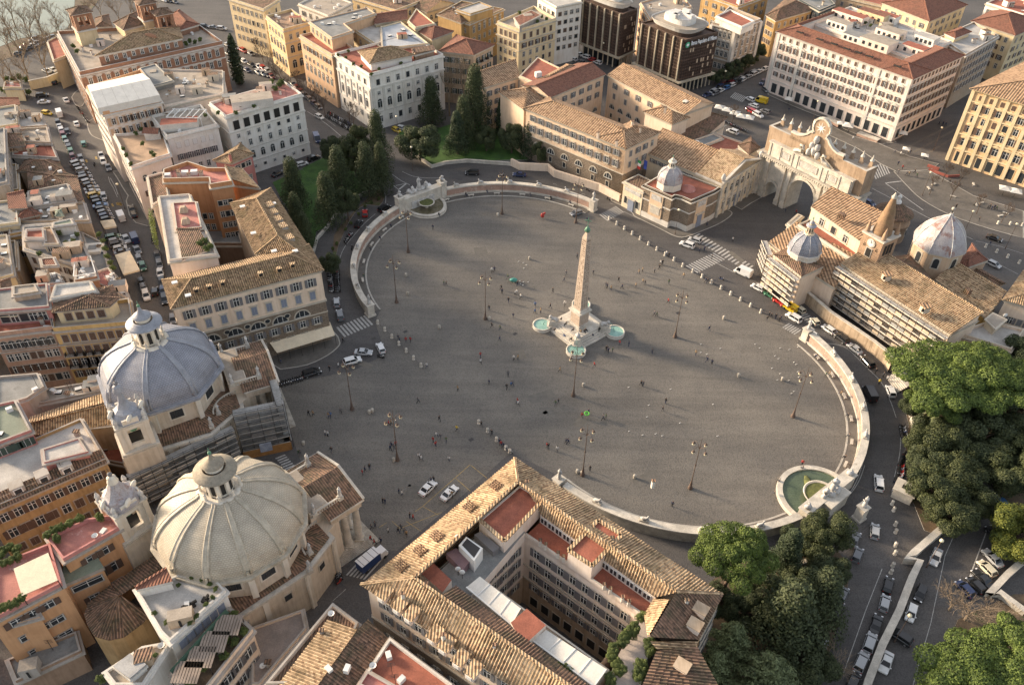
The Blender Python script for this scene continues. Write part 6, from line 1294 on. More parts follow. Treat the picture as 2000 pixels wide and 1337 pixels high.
h=21.4;A=T(1,1760,925,h);B_=T(2,370,745,h);P=[A,B_,T(2,225,645,h),v2(A)+v2(T(2,225,645,h))-v2(B_)]
b=blk('white_villa','white classical villa with a columned top loggia and roof garden by the tree-lined street',P,h,WHT,'flat',PINKT,done=False,over=.3,par=.8,sur=WTRIM,sh=SHG)
b.fac(0,7,[(18.2,2.0,3.0,'Dn'),(14.4,1.1,1.3,'q'),(11.2,1.2,2.1,'ss'),(6.9,1.4,2.6,'A'),(2.4,1.0,1.0,'q')],1);b.fac(1,6,[(18.2,1.2,2.2,'q'),(11.2,1.2,2.1,'q'),(6.9,1.4,2.6,'A')],1);b.course(16.0,.4,.25);b.course(9.2,.3,.15);b.course(4.4,.3,.15)
clutter(b,P,21.4,12,'csvas',5);p=T(1,1960,760,24);m=b.sub('roof_pavilion');m.box((p.x,p.y,22.8),(13,6,2.8),WTRIM,.35,top=BEIGER);b.done()
h=19.2;A=T(1,1300,1082,h);B_=T(1,1705,985,h)
b=blk('white_apartment_wing','white apartment wing with dark cornice line and roof terraces left of the white villa',deep(A,B_,17),h,WHT,'flat',BEIGER,done=False,over=.2,par=.9,sur=WTRIM,sh=SHG,facs=((0,5,[(16.2,1.2,1.8,'c',FRAME),(12.2,1.2,1.9,'o'),(8,1.2,1.9,'q')],1.5),))
p=T(1,1400,960,21);m=b.sub('roof_house');m.box((p.x,p.y,20.6),(11,4.5,2.6),WTRIM,.25,top=TERRA);p=T(1,1450,890,22);m=b.sub('pergola')
for k in range(6):m.beam((p.x-5+k*2,p.y-3,22.4),(p.x-4.4+k*2,p.y+3,22.4),.2,.2,FRAME)
for q in(-3,3):m.beam((p.x-5.3,p.y+q,22.2),(p.x+5.8,p.y+q,22.2),.2,.2,FRAME)
for qx in(-5,0,5.5):
 for qy in(-3,3):m.beam((p.x+qx,p.y+qy,19.3),(p.x+qx,p.y+qy,22.2),.18,.18,FRAME)
clutter(b,deep(A,B_,17),19.2,5,'cva',8);b.done()
h=17.6;P=[T(1,1022,1320,h),T(1,1335,1215,h),T(1,1275,1035,h),T(1,885,1060,h)]
b=blk('terraced_corner_house','pinkish white corner house with a sandy planted roof terrace above the left street',P,h,PNW,'flat',noisy('sandy_terrace',(0.46,0.31,0.20),amt=.25),done=False,over=.2,par=.8,sur=WTRIM,sh=SHB,facs=((0,3,[(13.5,1.3,2.0,'A'),(8.5,1.2,1.9,'o'),(3,1.8,2.6,'Dg')],1.5),(3,11,[(15,1.1,1.8,'q'),(11.5,1.1,1.8,'q'),(8,1.1,1.8,'q'),(4,1.3,2.4,'Dg')],1)))
p=T(1,1190,1040,19);m=b.sub('roof_house');m.box((p.x,p.y,18.7),(4.5,3.5,2.2),WTRIM,.3);m.face([(p.x-2.6,p.y-2,19.8),(p.x+2.6,p.y-2,19.8),(p.x+2.4,p.y,20.9),(p.x-2.4,p.y,20.9)],TILER);m.face([(p.x+2.6,p.y+2,19.8),(p.x-2.6,p.y+2,19.8),(p.x-2.4,p.y,20.9),(p.x+2.4,p.y,20.9)],TILER)
b.done()
P=[T(1,1330,1200,14),T(1,1990,1150,14),T(1,1990,1010,14),T(1,1330,1080,14)]
h=23.5;P=[T(1,800,905,h),T(1,1272,795,h),T(1,1110,560,h),T(1,665,700,h)]
b=blk('tent_roof_building','cream building with tan window panels under a big white rooftop tent',P,h,PNW,'flat',BEIGER,done=False,over=.4,par=1.1,sur=WTRIM,sh=SHB,pm=ORG)
b.fac(0,7,[(20.8,1.3,1.9,'r'),(17.2,1.3,1.9,'q')],1.2);a_,c_=b.edge(0);e=(c_-a_).normalized();nn=Vector((e.y,-e.x));nn=nn if nn.y<0 else-nn
for k in range(8):
 for z in(20.8,17.2):o=a_+e*(1.2+((c_-a_).length-2.4)*(k+.0)/7)+nn*.03;m=b.sub('panel');m.box((o.x,o.y,z),(1.3,.12,2.7),PEA,math.atan2(e.y,e.x))
b.fac(3,12,[(20.5,1.1,1.8,'q'),(17,1.1,1.8,'q'),(13,1.1,1.8,'q'),(9,1.1,1.8,'q')],1);b.done()
rt=root('rooftop_tent',(T(1,950,700,24).x,T(1,950,700,24).y,23.6),'large white marquee covering the roof of the cream building','tent');m=MB();z0_=26.0
Q=[T(1,760,845,z0_),T(1,1245,740,z0_),T(1,1110,570,z0_),T(1,680,665,z0_)];r0=lerp(Q[0],Q[3],.45)+Vector((0,0,2));r1=lerp(Q[1],Q[2],.45)+Vector((0,0,2))
for i in range(6):
 f=lambda a,c,t:lerp(a,c,t);a_,c_=i/6,(i+.985)/6
 m.face([f(Q[0],Q[1],a_),f(Q[0],Q[1],c_),f(r0,r1,c_),f(r0,r1,a_)],WCANVAS);m.face([f(r0,r1,a_),f(r0,r1,c_),f(Q[3],Q[2],c_),f(Q[3],Q[2],a_)],WCANVAS)
for i in range(4):a_,c_=Q[i],Q[(i+1)%4];m.face([a_-Vector((0,0,2.2)),c_-Vector((0,0,2.2)),c_,a_],WCANVAS)
m.face([Q[0],r0,Q[3]],WCANVAS);m.face([Q[1],Q[2],r1],WCANVAS);m.build('canvas',rt)
h=20.5;P=[T(1,1285,835,h),T(1,1745,735,h),T(1,1740,560,h),T(1,1090,545,h)]
b=blk('beige_roofscape_building','beige apartment block with a crowded white roof terrace beside the dark cypress',P,h,PNW,'flat',BEIGER,done=False,over=0,par=.6,sh=None,facs=((0,4,[(17,1.4,1,'q')],2),));clutter(b,P,20.5,30,'cvadsak',11);more(b,[T(1,1090,545,22),T(1,1215,510,22),T(1,1350,640,22),T(1,1200,680,22)],22.3,GREYR,'flat',GREYR,over=0,par=.3,z0=20.5);b.done()
h=18.5;A=T(1,620,590,h);B_=T(1,1745,345,h);C=T(1,1545,200,h);D=T(1,445,265,h)
b=blk('brick_palace','large red-brick palace with loggia towers, stone bands and roof terraces at top left',[A,B_,C,D],h,TERC,'flat',BEIGER,done=False,over=.3,par=1.2,sur=WTRIM,sh=None,facs=((0,16,[(15.6,1.3,2.2,'G'),(11.5,1.3,2.2,'G'),(7,1.4,2.4,'A')],1.2),(3,10,[(15.6,1.3,2.2,'q'),(11.5,1.3,2.2,'q'),(7,1.4,2.4,'A'),(3,1.4,2.2,'q')],1)))
b.course(13.4,.4,.2);b.course(17.6,.3,.2);clutter(b,[A,B_,C,D],18.6,22,'cvasd',61)
more(b,[T(1,735,440,22.5),T(1,1430,300,22.5),T(1,1400,215,22.5),T(1,990,270,22.5)],22.5,TERC,'hip',TILEY,pitch=20,z0=18.5,facs=((0,9,[(20.6,1.1,1.6,'G')],1),))
more(b,[T(1,880,180,22),T(1,960,235,22),T(1,1145,190,22),T(1,1070,90,22)],22,YELP,'hip',TILEB,pitch=22,z0=18.5);more(b,[T(1,1395,240,21),T(1,1560,190,21),T(1,1400,75,21),T(1,1330,110,21)],21,TERC,'hip',TILER,pitch=20,z0=18.5)
more(b,[T(1,740,220,20),T(1,880,215,20),T(1,850,120,20),T(1,740,150,20)],20.3,BRN,'hip',TILEB,z0=18.5)
e=(v2(B_)-v2(A)).normalized();az=math.atan2(e.y,e.x);nn=Vector((-e.y,e.x))
for px_,py_,s_,zt in((618,85,6.6,30),(1262,95,6.0,27.5),(1130,12,6.0,30)):
 c=v2(T(1,px_,py_,zt));Q=[c+e*a_*s_/2+nn*b_*s_/2 for a_,b_ in((-1,-1),(1,-1),(1,1),(-1,1))];b.wing(Q,zt-6,YELP,'flat',WHITER,over=0,par=0,z0=18);
 m=b.sub('tower')
 for q in Q:u=q+(c-q)*.18;m.box((u.x,u.y,zt-3),(1.2,1.2,6),TERC,az)
 for i in range(4):u=(Q[i]+Q[(i+1)%4])/2+(c-(Q[i]+Q[(i+1)%4])/2)*.14;r_=az+(PI/2)*(i%2);m.box((u.x,u.y,zt-3.2),(.7,.7,5.4),TERC,r_);m.box((u.x,u.y,zt-.5),(s_-1,.6,1.4),TERC,r_);m.box((u.x,u.y,zt-5.3),(s_-1,.5,1.2),TERC,r_)
 b.wing([c+e*a_*s_*.58+nn*b_*s_*.58 for a_,b_ in((-1,-1),(1,-1),(1,1),(-1,1))],zt,TERC,'pyr',TILEB,pitch=24,over=.5,z0=zt-.3,cornice=False)
p=v2(T(1,1180,330,22));m=b.sub('gable');m.box((p.x,p.y,21.2),(6,1.0,5),WTRIM,az);m.blob((p.x,p.y,23.8),(2.6,.5,1.6),TERC,12,6);m.box((p.x-nn.x*.5,p.y-nn.y*.5,20.6),(2.0,.3,2.8),GLASS,az)
b.done()
blk('yellow_annex','small pale yellow house beside the car park behind the brick palace',[T(1,370,330,11),T(1,420,480,11),T(1,520,440,11),T(1,450,290,11)],11,YELP,'flat',TERRA,over=0,par=.5,sh=SHB,facs=((0,3,[(7.5,1,1.6,'q')],1),))
W1=('white_palazzo','white palazzo with pilasters, arched windows and a planted roof terrace');h=20.6;A=T(2,608,430,h);B_=T(2,880,598,h);C=T(2,1470,440,h)
b=blk(W1[0],W1[1],quad3(A,B_,C),h,WHT,'flat',TERRA,done=False,over=.3,par=.9,sur=WTRIM,sh=None,facs=((0,5,[(17.6,1.2,2.1,'q'),(13.6,1.0,1.2,'s'),(9.8,1.4,3.2,'As'),(4.4,1.2,2,'q')],1.2),(1,7,[(17.6,1.4,2.1,'q'),(13.6,1.3,1.2,'s'),(9.8,1.7,3.2,'As'),(3.8,1.4,2.2,'q')],1.2)))
b.course(15.6,.7,.3,WTRIM);b.course(6.6,.4,.2,WTRIM)
for i in(0,1):
 a_,c_=b.edge(i);e=(c_-a_).normalized();L_=(c_-a_).length;k_=6 if i==0 else 8;sg=1 if area(b.I)>0 else-1;n=Vector((e.y,-e.x))*sg
 for k in range(k_):o=a_+e*(1.0+(L_-2)*k/(k_-1))+n*.12;m=b.sub('pilaster');m.box((o.x,o.y,11),(.9,.3,8.6),WTRIM,math.atan2(e.y,e.x))
more(b,[T(2,790,400,23.5),T(2,885,500,23.5),T(2,1240,430,23.5),T(2,1110,365,23.5)],23.5,WHT,'hip',TILEY,pitch=24,z0=20.6,over=.8);more(b,[T(2,1215,400,23),T(2,1230,435,23),T(2,1400,390,23),T(2,1380,350,23)],23,BRN,'shed',TILEB,pitch=6,z0=20.6,ax=0);b.done()
h=20;b=blk('peach_palazzo','peach palazzo with grey flat roof beside the tree-lined street',[T(2,335,290,h),T(2,590,445,h),T(2,770,390,h),T(2,540,240,h)],h,PEA,'flat',TERRA,done=False,over=.3,par=.9,sh=SHB,facs=((0,7,[(17.2,1.2,1.9,'r'),(13.2,1.1,1.4,'q'),(9.2,1.3,2.3,'G'),(4,1.2,1.8,'q')],1),))
more(b,[T(2,415,175,24.5),T(2,590,300,24.5),T(2,755,245,24.5),T(2,690,190,24.5),T(2,930,110,24.5),T(2,865,65,24.5)],24.5,PEA,'flat',GREYR,over=0,par=.4,z0=18,facs=((0,5,[(22.3,1.2,2,'q')],1),));clutter(b,[T(2,430,180,24.5),T(2,590,290,24.5),T(2,860,130,24.5),T(2,800,80,24.5)],24.5,6,'vk',2);b.done()
h=20.5;b=blk('yellow_courtyard_house','yellow U-shaped house with white and red roofs behind the white palazzo',[T(2,690,190,h),T(2,985,385,h),T(2,1105,345,h),T(2,880,120,h)],h,YELP,'flat',WHITER,done=False,over=0,par=.6,sh=SHB,facs=((0,6,[(17.5,1.1,1.7,'q'),(13.5,1.1,1.7,'q')],1),))
more(b,[T(2,985,385,21.5),T(2,1345,345,21.5),T(2,1130,175,21.5),T(2,975,215,21.5)],21.5,YELP,'flat',noisy('grey_metal_roof',(0.42,0.44,0.47),amt=.2),over=0,par=.4);clutter(b,[T(2,1000,300,21.5),T(2,1280,330,21.5),T(2,1150,200,21.5),T(2,1050,215,21.5)],21.5,6,'vcsk',6)
more(b,[T(2,920,190,22),T(2,1185,150,22),T(2,1180,70,22),T(2,930,105,22)],22,YELP,'gable',TILER,pitch=15);more(b,[T(2,1240,235,21),T(2,1370,310,21),T(2,1545,245,21),T(2,1400,195,21)],21,YELP,'hip',TILER);more(b,[T(2,1185,140,24),T(2,1240,190,24),T(2,1395,160,24),T(2,1250,45,24)],22.5,YELP,'flat',TERRA,over=0,par=.4);b.done()
h=20;blk('ochre_red_roof_palazzo','tan palazzo with green shutters and a red tile roof behind the tall bare trees',[T(2,1420,400,h),T(2,1700,430,h),T(2,1865,350,h),T(2,1560,270,h)],h,BUF,'hip',TILER,sh=SHGR,facs=((1,3,[(17,1.2,2,'oB'),(13,1.2,2,'o'),(9,1.2,2,'o')],1),(0,4,[(17,1.2,2,'o'),(13,1.2,2,'o'),(9,1.2,2,'o'),(5,1.2,2,'o')],1)))
h=18.6;b=blk('yellow_palazzo','golden yellow palazzo with arched loggias beside the tree-lined street',quad3(T(2,72,140,h),T(2,212,250,h),T(2,425,190,h)),h,YEL,'flat',BRN,done=False,over=.3,par=1.0,sh=None,facs=((0,5,[(15.8,1.1,1.8,'q'),(11,1.5,3.0,'A'),(5,1.6,3.2,'A')],1),(1,3,[(15.8,1.2,1.9,'q'),(11,1.7,3.0,'A'),(5,1.8,3.2,'A')],1.2)));b.course(13.6,.4,.2);b.course(8,.4,.2);clutter(b,b.P,18.6,7,'csva',4);b.done()
h=20;blk('tall_yellow_block','pale yellow block with brown blinds at the top left of the tree-lined street',quad3(T(1,1775,-5,h),T(2,60,85,h),T(2,190,5,h)),h,YELP,'flat',TILEB,over=.3,par=.6,sh=None,facs=((0,7,[(17,1.1,1.9,'q'),(13,1.1,1.9,'q'),(9,1.1,1.9,'q'),(5,1.1,1.9,'q')],1),(1,2,[(17,1.1,1.9,'q'),(12,1.2,2.4,'A')],1)))
h=18;b=blk('ochre_office_palazzo','dark ochre palazzo with tiled hip roof and antennas at the top centre',[T(2,1410,115,h),T(2,1665,195,h),T(2,1940,75,h),T(2,1600,10,h)],h,OCH,'flat',TILEB,done=False,over=.3,par=.4,sh=None,facs=((0,5,[(15,1.1,1.9,'q'),(11,1.1,1.9,'q'),(7,1.1,1.9,'q')],1),(1,6,[(15,1.3,2.2,'G'),(11,1.3,2,'q'),(7,1.3,2,'q')],1)));more(b,[T(2,1560,70,22),T(2,1670,105,22),T(2,1845,50,22),T(2,1740,10,22)],21.5,OCH,'flat',WHITER,over=0,par=.4,z0=18);more(b,[T(2,1410,115,18.5),T(2,1600,185,18.5),T(2,1665,160,18.5),T(2,1560,70,18.5)],18.6,OCH,'hip',TILEB);clutter(b,b.P,20,5,'ad',9);b.done()
h=20;b=blk('tall_yellow_apartments','tall yellow apartment block with brown shutters and roof greenery, left of the avenue',[T(2,1872,185,h),T(3,55,250,h),T(3,350,160,h),T(3,170,60,h)],h,YELP,'flat',BEIGER,done=False,over=.3,par=1,sh=SHB,facs=((0,4,[(17.5,1.3,2.2,'c'),(13.9,1.3,1.9,'c'),(10.3,1.2,1.9,'q'),(6.7,1.2,1.9,'q')],1),(1,5,[(17.5,1.3,2.2,'c'),(13.9,1.3,1.9,'o'),(10.3,1.2,1.9,'q'),(6.7,1.2,1.9,'q'),(3,1.2,1.9,'q')],1)));b.course(15.7,.3,.5);b.course(12,.3,.2)
more(b,[T(3,20,130,23),T(3,60,190,23),T(3,220,110,23),T(3,150,75,23)],22.6,GRYW,'flat',TILER,over=0,par=0,z0=20);clutter(b,b.P,20.2,6,'csva',13);b.done()
h=17.5;b=blk('peach_convent_block','peach block with grey arched shutters and a red roof terrace left of the barracks palazzo',[T(2,1762,690,h),T(3,60,600,h),T(3,30,510,h),T(2,1745,605,h)],h,PEACH,'shed',TILE,pitch=14,ax=2,over=.4,done=False,sh=SHG,facs=((0,4,[(14.6,1.2,1.9,'o'),(11,1.2,1.9,'o'),(7.4,1.2,1.9,'o'),(3.8,1.2,1.9,'o')],1),))
more(b,[T(3,60,600,18),T(3,215,670,18),T(3,420,560,18),T(3,200,455,18)],18,PEACH,'flat',TERRA,over=0,par=.5,facs=((0,2,[(15,1.4,2,'o'),(11.4,1.4,2,'o'),(7.8,1.4,2,'o')],1),));more(b,[T(3,200,620,18.6),T(3,290,660,18.6),T(3,545,520,18.6),T(3,420,500,18.6)],18.6,PEACH,'hip',TILE,over=.3);p=T(3,205,570,19.5);m=b.sub('air_unit');m.box((p.x,p.y,19.0),(2.2,1.6,1.8),FRAME,.4);b.done()
h=24;blk('white_tower_block','white modern apartment tower with red brick balconies at the top centre',[T(3,200,-20,h),T(3,345,60,h),T(3,545,20,h),T(3,420,-60,h)],h,WHT,'flat',WHITER,over=0,par=.5,sh=SHB,facs=((0,4,[(z,1.6,1.6,'q')for z in(21,17.5,14,10.5,7)],.5),(1,4,[(z,1.6,1.6,'q')for z in(21,17.5,14,10.5,7)],.5)))
for i,(pts,h,wl,rf,rm,lb,fc)in enumerate((([(2,330,40),(2,560,130),(2,750,30),(2,520,-60)],17,WHT,'flat',BEIGER,'white apartment house with grey shutters behind the golden palazzo',(0,4)),([(2,750,-10),(2,1090,90),(2,1300,10),(2,900,-120)],16,YEL,'flat',TILEB,'golden school building with tall arched windows at the top edge',(0,5)),([(2,1090,0),(2,1330,100),(2,1560,30),(2,1300,-80)],15,YELP,'gable',TILEB,'yellow building with round-arched upper windows at the top edge',(0,5)),([(3,1000,30),(3,1080,160),(3,1400,60),(3,1300,-60)],21,PEA,'flat',BEIGER,'peach palazzo between the two dark office towers at the top edge',(0,5)),([(3,1480,-40),(3,1760,60),(3,2000,-30),(3,1800,-120)],17,OCH,'flat',TERRA,'tan palazzo with red roofs at the top right edge',(0,4)),([(4,-20,120),(4,60,165),(4,370,75),(4,160,-30)],16,OCH,'hip',TILEB,'ochre building with a brown hipped roof left of the long pink palazzo',(1,6)),([(4,880,20),(4,1260,170),(4,1560,40),(4,1300,-60)],20,YELP,'hip',TILER,'cream palazzo with plant-filled terrace and red awning roof at top right',(0,6)),([(4,160,-40),(4,400,90),(4,520,40),(4,380,-100)],17,noisy('glass_office',(0.05,0.07,0.08),amt=.4),'flat',GREYR,'dark glass office block behind the long pink palazzo',(0,5)),([(4,540,-30),(4,920,60),(4,990,-10),(4,800,-90)],15,BUF,'flat',TERRA,'buff building with red roof behind the long pink palazzo',(0,5)),([(4,1580,165),(4,1930,280),(4,2160,180),(4,1760,70)],20,YELP,'hip',TILER,'cream palazzo with a red hipped roof and iron balconies at the right edge',(0,5)),([(4,1700,30),(4,1990,120),(4,2150,60),(4,1850,-40)],22,WHT,'flat',TERRA,'white top-right apartment house with roof huts',(0,5)))):
 P=[T(a,b_,c,h)for a,b_,c in pts];nm='city_building'
 b=blk(nm,lb,P,h,wl,rf,rm,done=False,sh=SHB if i%2 else SHG,**({'over':0,'par':.6}if rf=='flat' else{}));
 for ed in(0,1):b.fac(ed,fc[1],[(z,1.2,1.9,'A' if i in(1,2)and z>h-5 else 'r')for z in[h-2.8-3.6*k for k in range(int(h/3.6)-1)]],1)
 if rf=='flat':clutter(b,P,h,7,'cvads',20+i)
 b.done()
BRZ=noisy('bronze_grille',(0.085,0.055,0.042),amt=.4,scale=1.5,fine=6,rough=.4);BRZ2=noisy('bronze_band',(0.16,0.105,0.08),amt=.3,fine=6);BEI=noisy('beige_fin',(0.50,0.43,0.32),amt=.2);CRN=noisy('white_concrete',(0.66,0.64,0.61),amt=.2)
def tower(label,A,B_,C,h,sign=False):
 Q=quad3(A,B_,C);b=Bld('office_tower',label,(Q[0]+Q[2])/2,'office tower',sur=BRZ2);b.wing(Q,h,BRZ,'flat',BRZ2,over=0,par=.7,z0=5.2,cornice=False)
 for ed in(0,1):
  a_,c_=b.edge(ed);e=(c_-a_).normalized();L_=(c_-a_).length;n=Vector((e.y,-e.x));n=n if n.dot(-a_)>0 else-n;r_=math.atan2(e.y,e.x)
  for k in range(int(h/1.25)-4):
   z=6+k*1.25;o=(a_+c_)/2+n*.1;m=b.trim;m.box((o.x,o.y,z),(L_,.18,.22 if k%3 else .5),BRZ2,r_)
  nf=28
  for k in range(nf):o=a_+e*L_*(k+.5)/nf+n*.22;b.trim.box((o.x,o.y,(h+5.2)/2),(.10,.16,h-5.4),BRZ2 if k%2 else BRZ,r_)
  if ed==0:
   for k in range(6):o=a_+e*(L_*(k+.3)/5.6)+n*.42;m=b.sub('fin');m.box((o.x,o.y,h/2+2.6),(.5,.6,h-4),BEI,r_)
  if ed==1:
   rnd=random.Random(3)
   for k in range(26):
    if rnd.random()<.7:o=a_+e*L_*rnd.uniform(.15,.95)+n*.26;z=7+round(rnd.uniform(0,5))*2.5;m=b.sub('window');m.box((o.x,o.y,z),(.7,.1,1.5),BUF,r_)
   if sign:
    cu=bpy.data.curves.new('sign_text','FONT');cu.body='Banca Popolare di Milano';cu.size=2.2;cu.extrude=.08;cu.align_x='LEFT'
    to=bpy.data.objects.new('sign',cu);COL.objects.link(to);dg=bpy.context.evaluated_depsgraph_get();me=bpy.data.meshes.new_from_object(to.evaluated_get(dg));bpy.data.objects.remove(to)
    wd=max(v.co.x for v in me.vertices);sc=(L_*.78)/wd
    me.materials.clear();me.materials.append(plain('sign_white',(0.80,0.82,0.84),.5));o=bpy.data.objects.new('sign',me);COL.objects.link(o);o.parent=b.root
    p=a_+e*(L_*.17)+n*.55;o.location=(p.x-b.root.location.x,p.y-b.root.location.y,h-1.9);o.rotation_euler=(PI/2,0,math.atan2(e.y,e.x));o.scale=(sc,1.1,1)
    m=b.sub('logo');p=a_+e*(L_*.07)+n*.5;q=[(p.x+e.x*1.15*math.cos(2*PI*k/20),p.y+e.y*1.15*math.cos(2*PI*k/20),h-1.4+1.15*math.sin(2*PI*k/20))for k in range(20)];m.face(q,plain('logo_green',(0.05,0.36,0.20),.5));q=[(x-n.x*-.05,y-n.y*-.05,(z-(h-1.4))*.45+h-1.4)for x,y,z in q];q=[((x-p.x)*.55+p.x+n.x*.05,(y-p.y)*.55+p.y+n.y*.05,z)for x,y,z in q];m.face(q,plain('sign_white',(0.8,0.82,0.84),.5))
 m=b.sub('ground_floor');I=inset(b.I,1.6);m.prism(I,0,5.2,GLASS);m.prism(inset(b.I,-1.2),4.6,5.2,BEI,bottom=True)
 for ed in(0,1):
  a_,c_=b.edge(ed)
  for k in range(9):o=lerp(a_,c_,k/8);m=b.sub('column');m.box((o.x,o.y,2.3),(.45,.45,4.6),BEI)
 m=b.sub('crown');c=sum(b.I,Vector((0,0)))/4;e=(b.I[1]-b.I[0]).normalized();r_=math.atan2(e.y,e.x);L0=(b.I[1]-b.I[0]).length*.44;L1=(b.I[2]-b.I[1]).length*.44
 def ell(a,b2,z):
  out=[]
  for k in range(32):
   t=2*PI*k/32;x=abs(math.cos(t))**.6*(1 if math.cos(t)>0 else-1)*a;y=abs(math.sin(t))**.6*(1 if math.sin(t)>0 else-1)*b2;out.append(Vector((c.x+x*math.cos(r_)-y*math.sin(r_),c.y+x*math.sin(r_)+y*math.cos(r_))))
  return out
 m.prism(ell(L0*.9,L1*.9,0),h,h+1.6,BRZ);lo,hi=ell(L0*.95,L1*.95,0),ell(L0*1.08,L1*1.08,0)
 for k in range(32):k2=(k+1)%32;m.face([(lo[k].x,lo[k].y,h+1.6),(lo[k2].x,lo[k2].y,h+1.6),(hi[k2].x,hi[k2].y,h+3.6),(hi[k].x,hi[k].y,h+3.6)],CRN)
 m.face([(p.x,p.y,h+3.2)for p in hi],BEIGER);m.prism([c+(p-c)*.55 for p in hi],h+3.2,h+5.6,CRN,top=CRN)
 rnd=random.Random(4)
 for k in range(7):m=b.sub('roof_unit');m.box((c.x+rnd.uniform(-4,4),c.y+rnd.uniform(-4,4),h+6.2),(rnd.uniform(1.5,4),rnd.uniform(1,2.5),1.3),CRN,r_)
 return b.done()
h=21.0;tower('dark bronze office tower with white curved crown and a bank name along its roof edge',T(3,1000,190,h),T(3,1350,325,h),T(3,1605,262,h),h,True)
tower('second dark bronze office tower without a sign, cut by the top edge',T(3,545,12,22),T(3,862,125,22),T(3,975,80,22),22.0)
h=19;b=blk('stone_bank_palazzo','brown stone palazzo with pale quoins and balconies right of the dark bank tower',[T(3,1555,190,h),T(3,1745,240,h),T(3,1945,160,h),T(3,1690,60,h)],h,ST2,'flat',BEIGER,done=False,over=.3,par=.8,sur=WTRIM,sh=None,facs=((0,4,[(z,1.3,2.1,'G')for z in(16,12.2,8.4)]+[(3.2,1.4,2.2,'q')],1.2),(1,4,[(z,1.3,2.1,'Gs')for z in(16,12.2,8.4)]+[(3.2,1.4,2.2,'q')],1.2)));b.course(14.2,.3,.15,WTRIM);b.course(6,.5,.2,WTRIM)
for i in range(3):q=b.I[i];m=b.sub('quoin');m.box((q.x,q.y,9.4),(1.5,1.5,18.6),WTRIM,.6)
more(b,[T(3,1590,130,22),T(3,1790,215,22),T(3,1890,170,22),T(3,1700,80,22)],21.8,WHT,'flat',TERRA,over=0,par=.6,z0=19);b.done()
PKW=wallmat('pink_white_plaster',(0.76,0.65,0.58),.12);h=24.0;A=T(4,65,248,h);B_=T(4,1132,622,h);C=T(4,1540,432,h)
b=Bld('long_pink_palazzo','long pink-white palazzo with rows of pedimented windows, shops and a red roof with skylights',(v2(A)+v2(B_))/2,'palazzo',sur=WTRIM,sh=SHB)
b.wing(deep(A,B_,13),h,PKW,'hip',TILER,pitch=20,over=.7)
b.fac(0,17,[(22.2,1.05,1.5,'c'),(18.9,1.1,2.2,'oGs'),(15.3,1.05,1.8,'o'),(11.8,1.1,2.2,'oGs'),(8.2,1.05,1.7,'o')],1.2);b.fac(0,14,[(2.6,2.2,3.6,'Dg',None)],1.5);
for z in(20.6,16.9,13.6,10.0,5.6):b.course(z,.28,.18,WTRIM)
a_,c_=b.edge(0);e=(c_-a_).normalized();n=Vector((e.y,-e.x));n=n if n.dot(-a_)>0 else-n
for t in(.006,.2,.78,.994):o=lerp(a_,c_,t)+n*.1;m=b.sub('pilaster');m.box((o.x,o.y,12),(1.0,.3,23.4),WTRIM,math.atan2(e.y,e.x))
b.wing(deep(B_,C,12.0),h-.05,PKW,'hip',TILER,pitch=20,over=.7);b.fac(0,13,[(22.2,1.3,1.5,'c'),(18.9,1.4,2.3,'oG'),(15.3,1.3,1.9,'o'),(11.8,1.4,2.3,'oG'),(8.2,1.3,1.8,'o')],1);b.fac(0,9,[(2.6,2,3.4,'Dg',None)],1)
for z in(20.6,13.6,5.6):b.course(z,.28,.18,WTRIM)
P=[T(4,480,90,22),T(4,560,230,22),T(4,1160,440,22),T(4,1420,330,22),T(4,900,100,22)];b.wing([T(4,330,180,22),T(4,1100,455,22),T(4,1430,330,22),T(4,640,60,22)],22,PKW,'flat',WHITER,over=0,par=.6)
b.wing([T(4,60,240,24.1),T(4,110,250,24.1),T(4,540,95,24.1),T(4,490,95,24.1)],23.9,PKW,'gable',TILER,over=.2)
clutter(b,[T(4,480,190,22),T(4,1060,400,22),T(4,1350,330,22),T(4,700,90,22)],22,34,'cvddasak',31)
for x_,y_,w_,d_,h_,wm_,tm_ in((640,120,14,5,3,PKW,TERRA),(700,280,10,6,2.5,WHT,GREYR),(860,330,12,7,3.2,PNW,BEIGER),(960,250,10,6,3,PKW,BEIGER),(1000,330,14,3,2.4,PNW,GREYR),(1150,370,9,5,2.6,PKW,TERRA),(820,120,12,5,3.4,YELP,TILER),(930,130,9,4,3,WHT,TERRA),(1240,300,8,5,3,WHT,WHITER),(560,180,9,5,2.8,WHT,BEIGER)):
 p=T(4,x_,y_,24);m=b.sub('roof_house');m.box((p.x,p.y,22+h_/2),(w_,d_,h_),wm_,math.atan2(e.y,e.x),top=tm_)
 for q in range(4):m.box((p.x+(q-1.5)*e.x*w_/4.5,p.y+(q-1.5)*e.y*w_/4.5,22+h_/2),(1.1,d_+.1,1.3),GLASS,math.atan2(e.y,e.x))
for x_,y_ in((250,250),(405,305),(515,340),(615,378),(705,405),(795,437),(1010,513)):p=T(4,x_,y_,26.0);m=b.sub('skylight');m.box((p.x,p.y,25.9),(2.6,1.3,.3),DARK,math.atan2(e.y,e.x));m.box((p.x,p.y+.7,26.1),(2.6,.3,.4),TILER,math.atan2(e.y,e.x))
b.done()
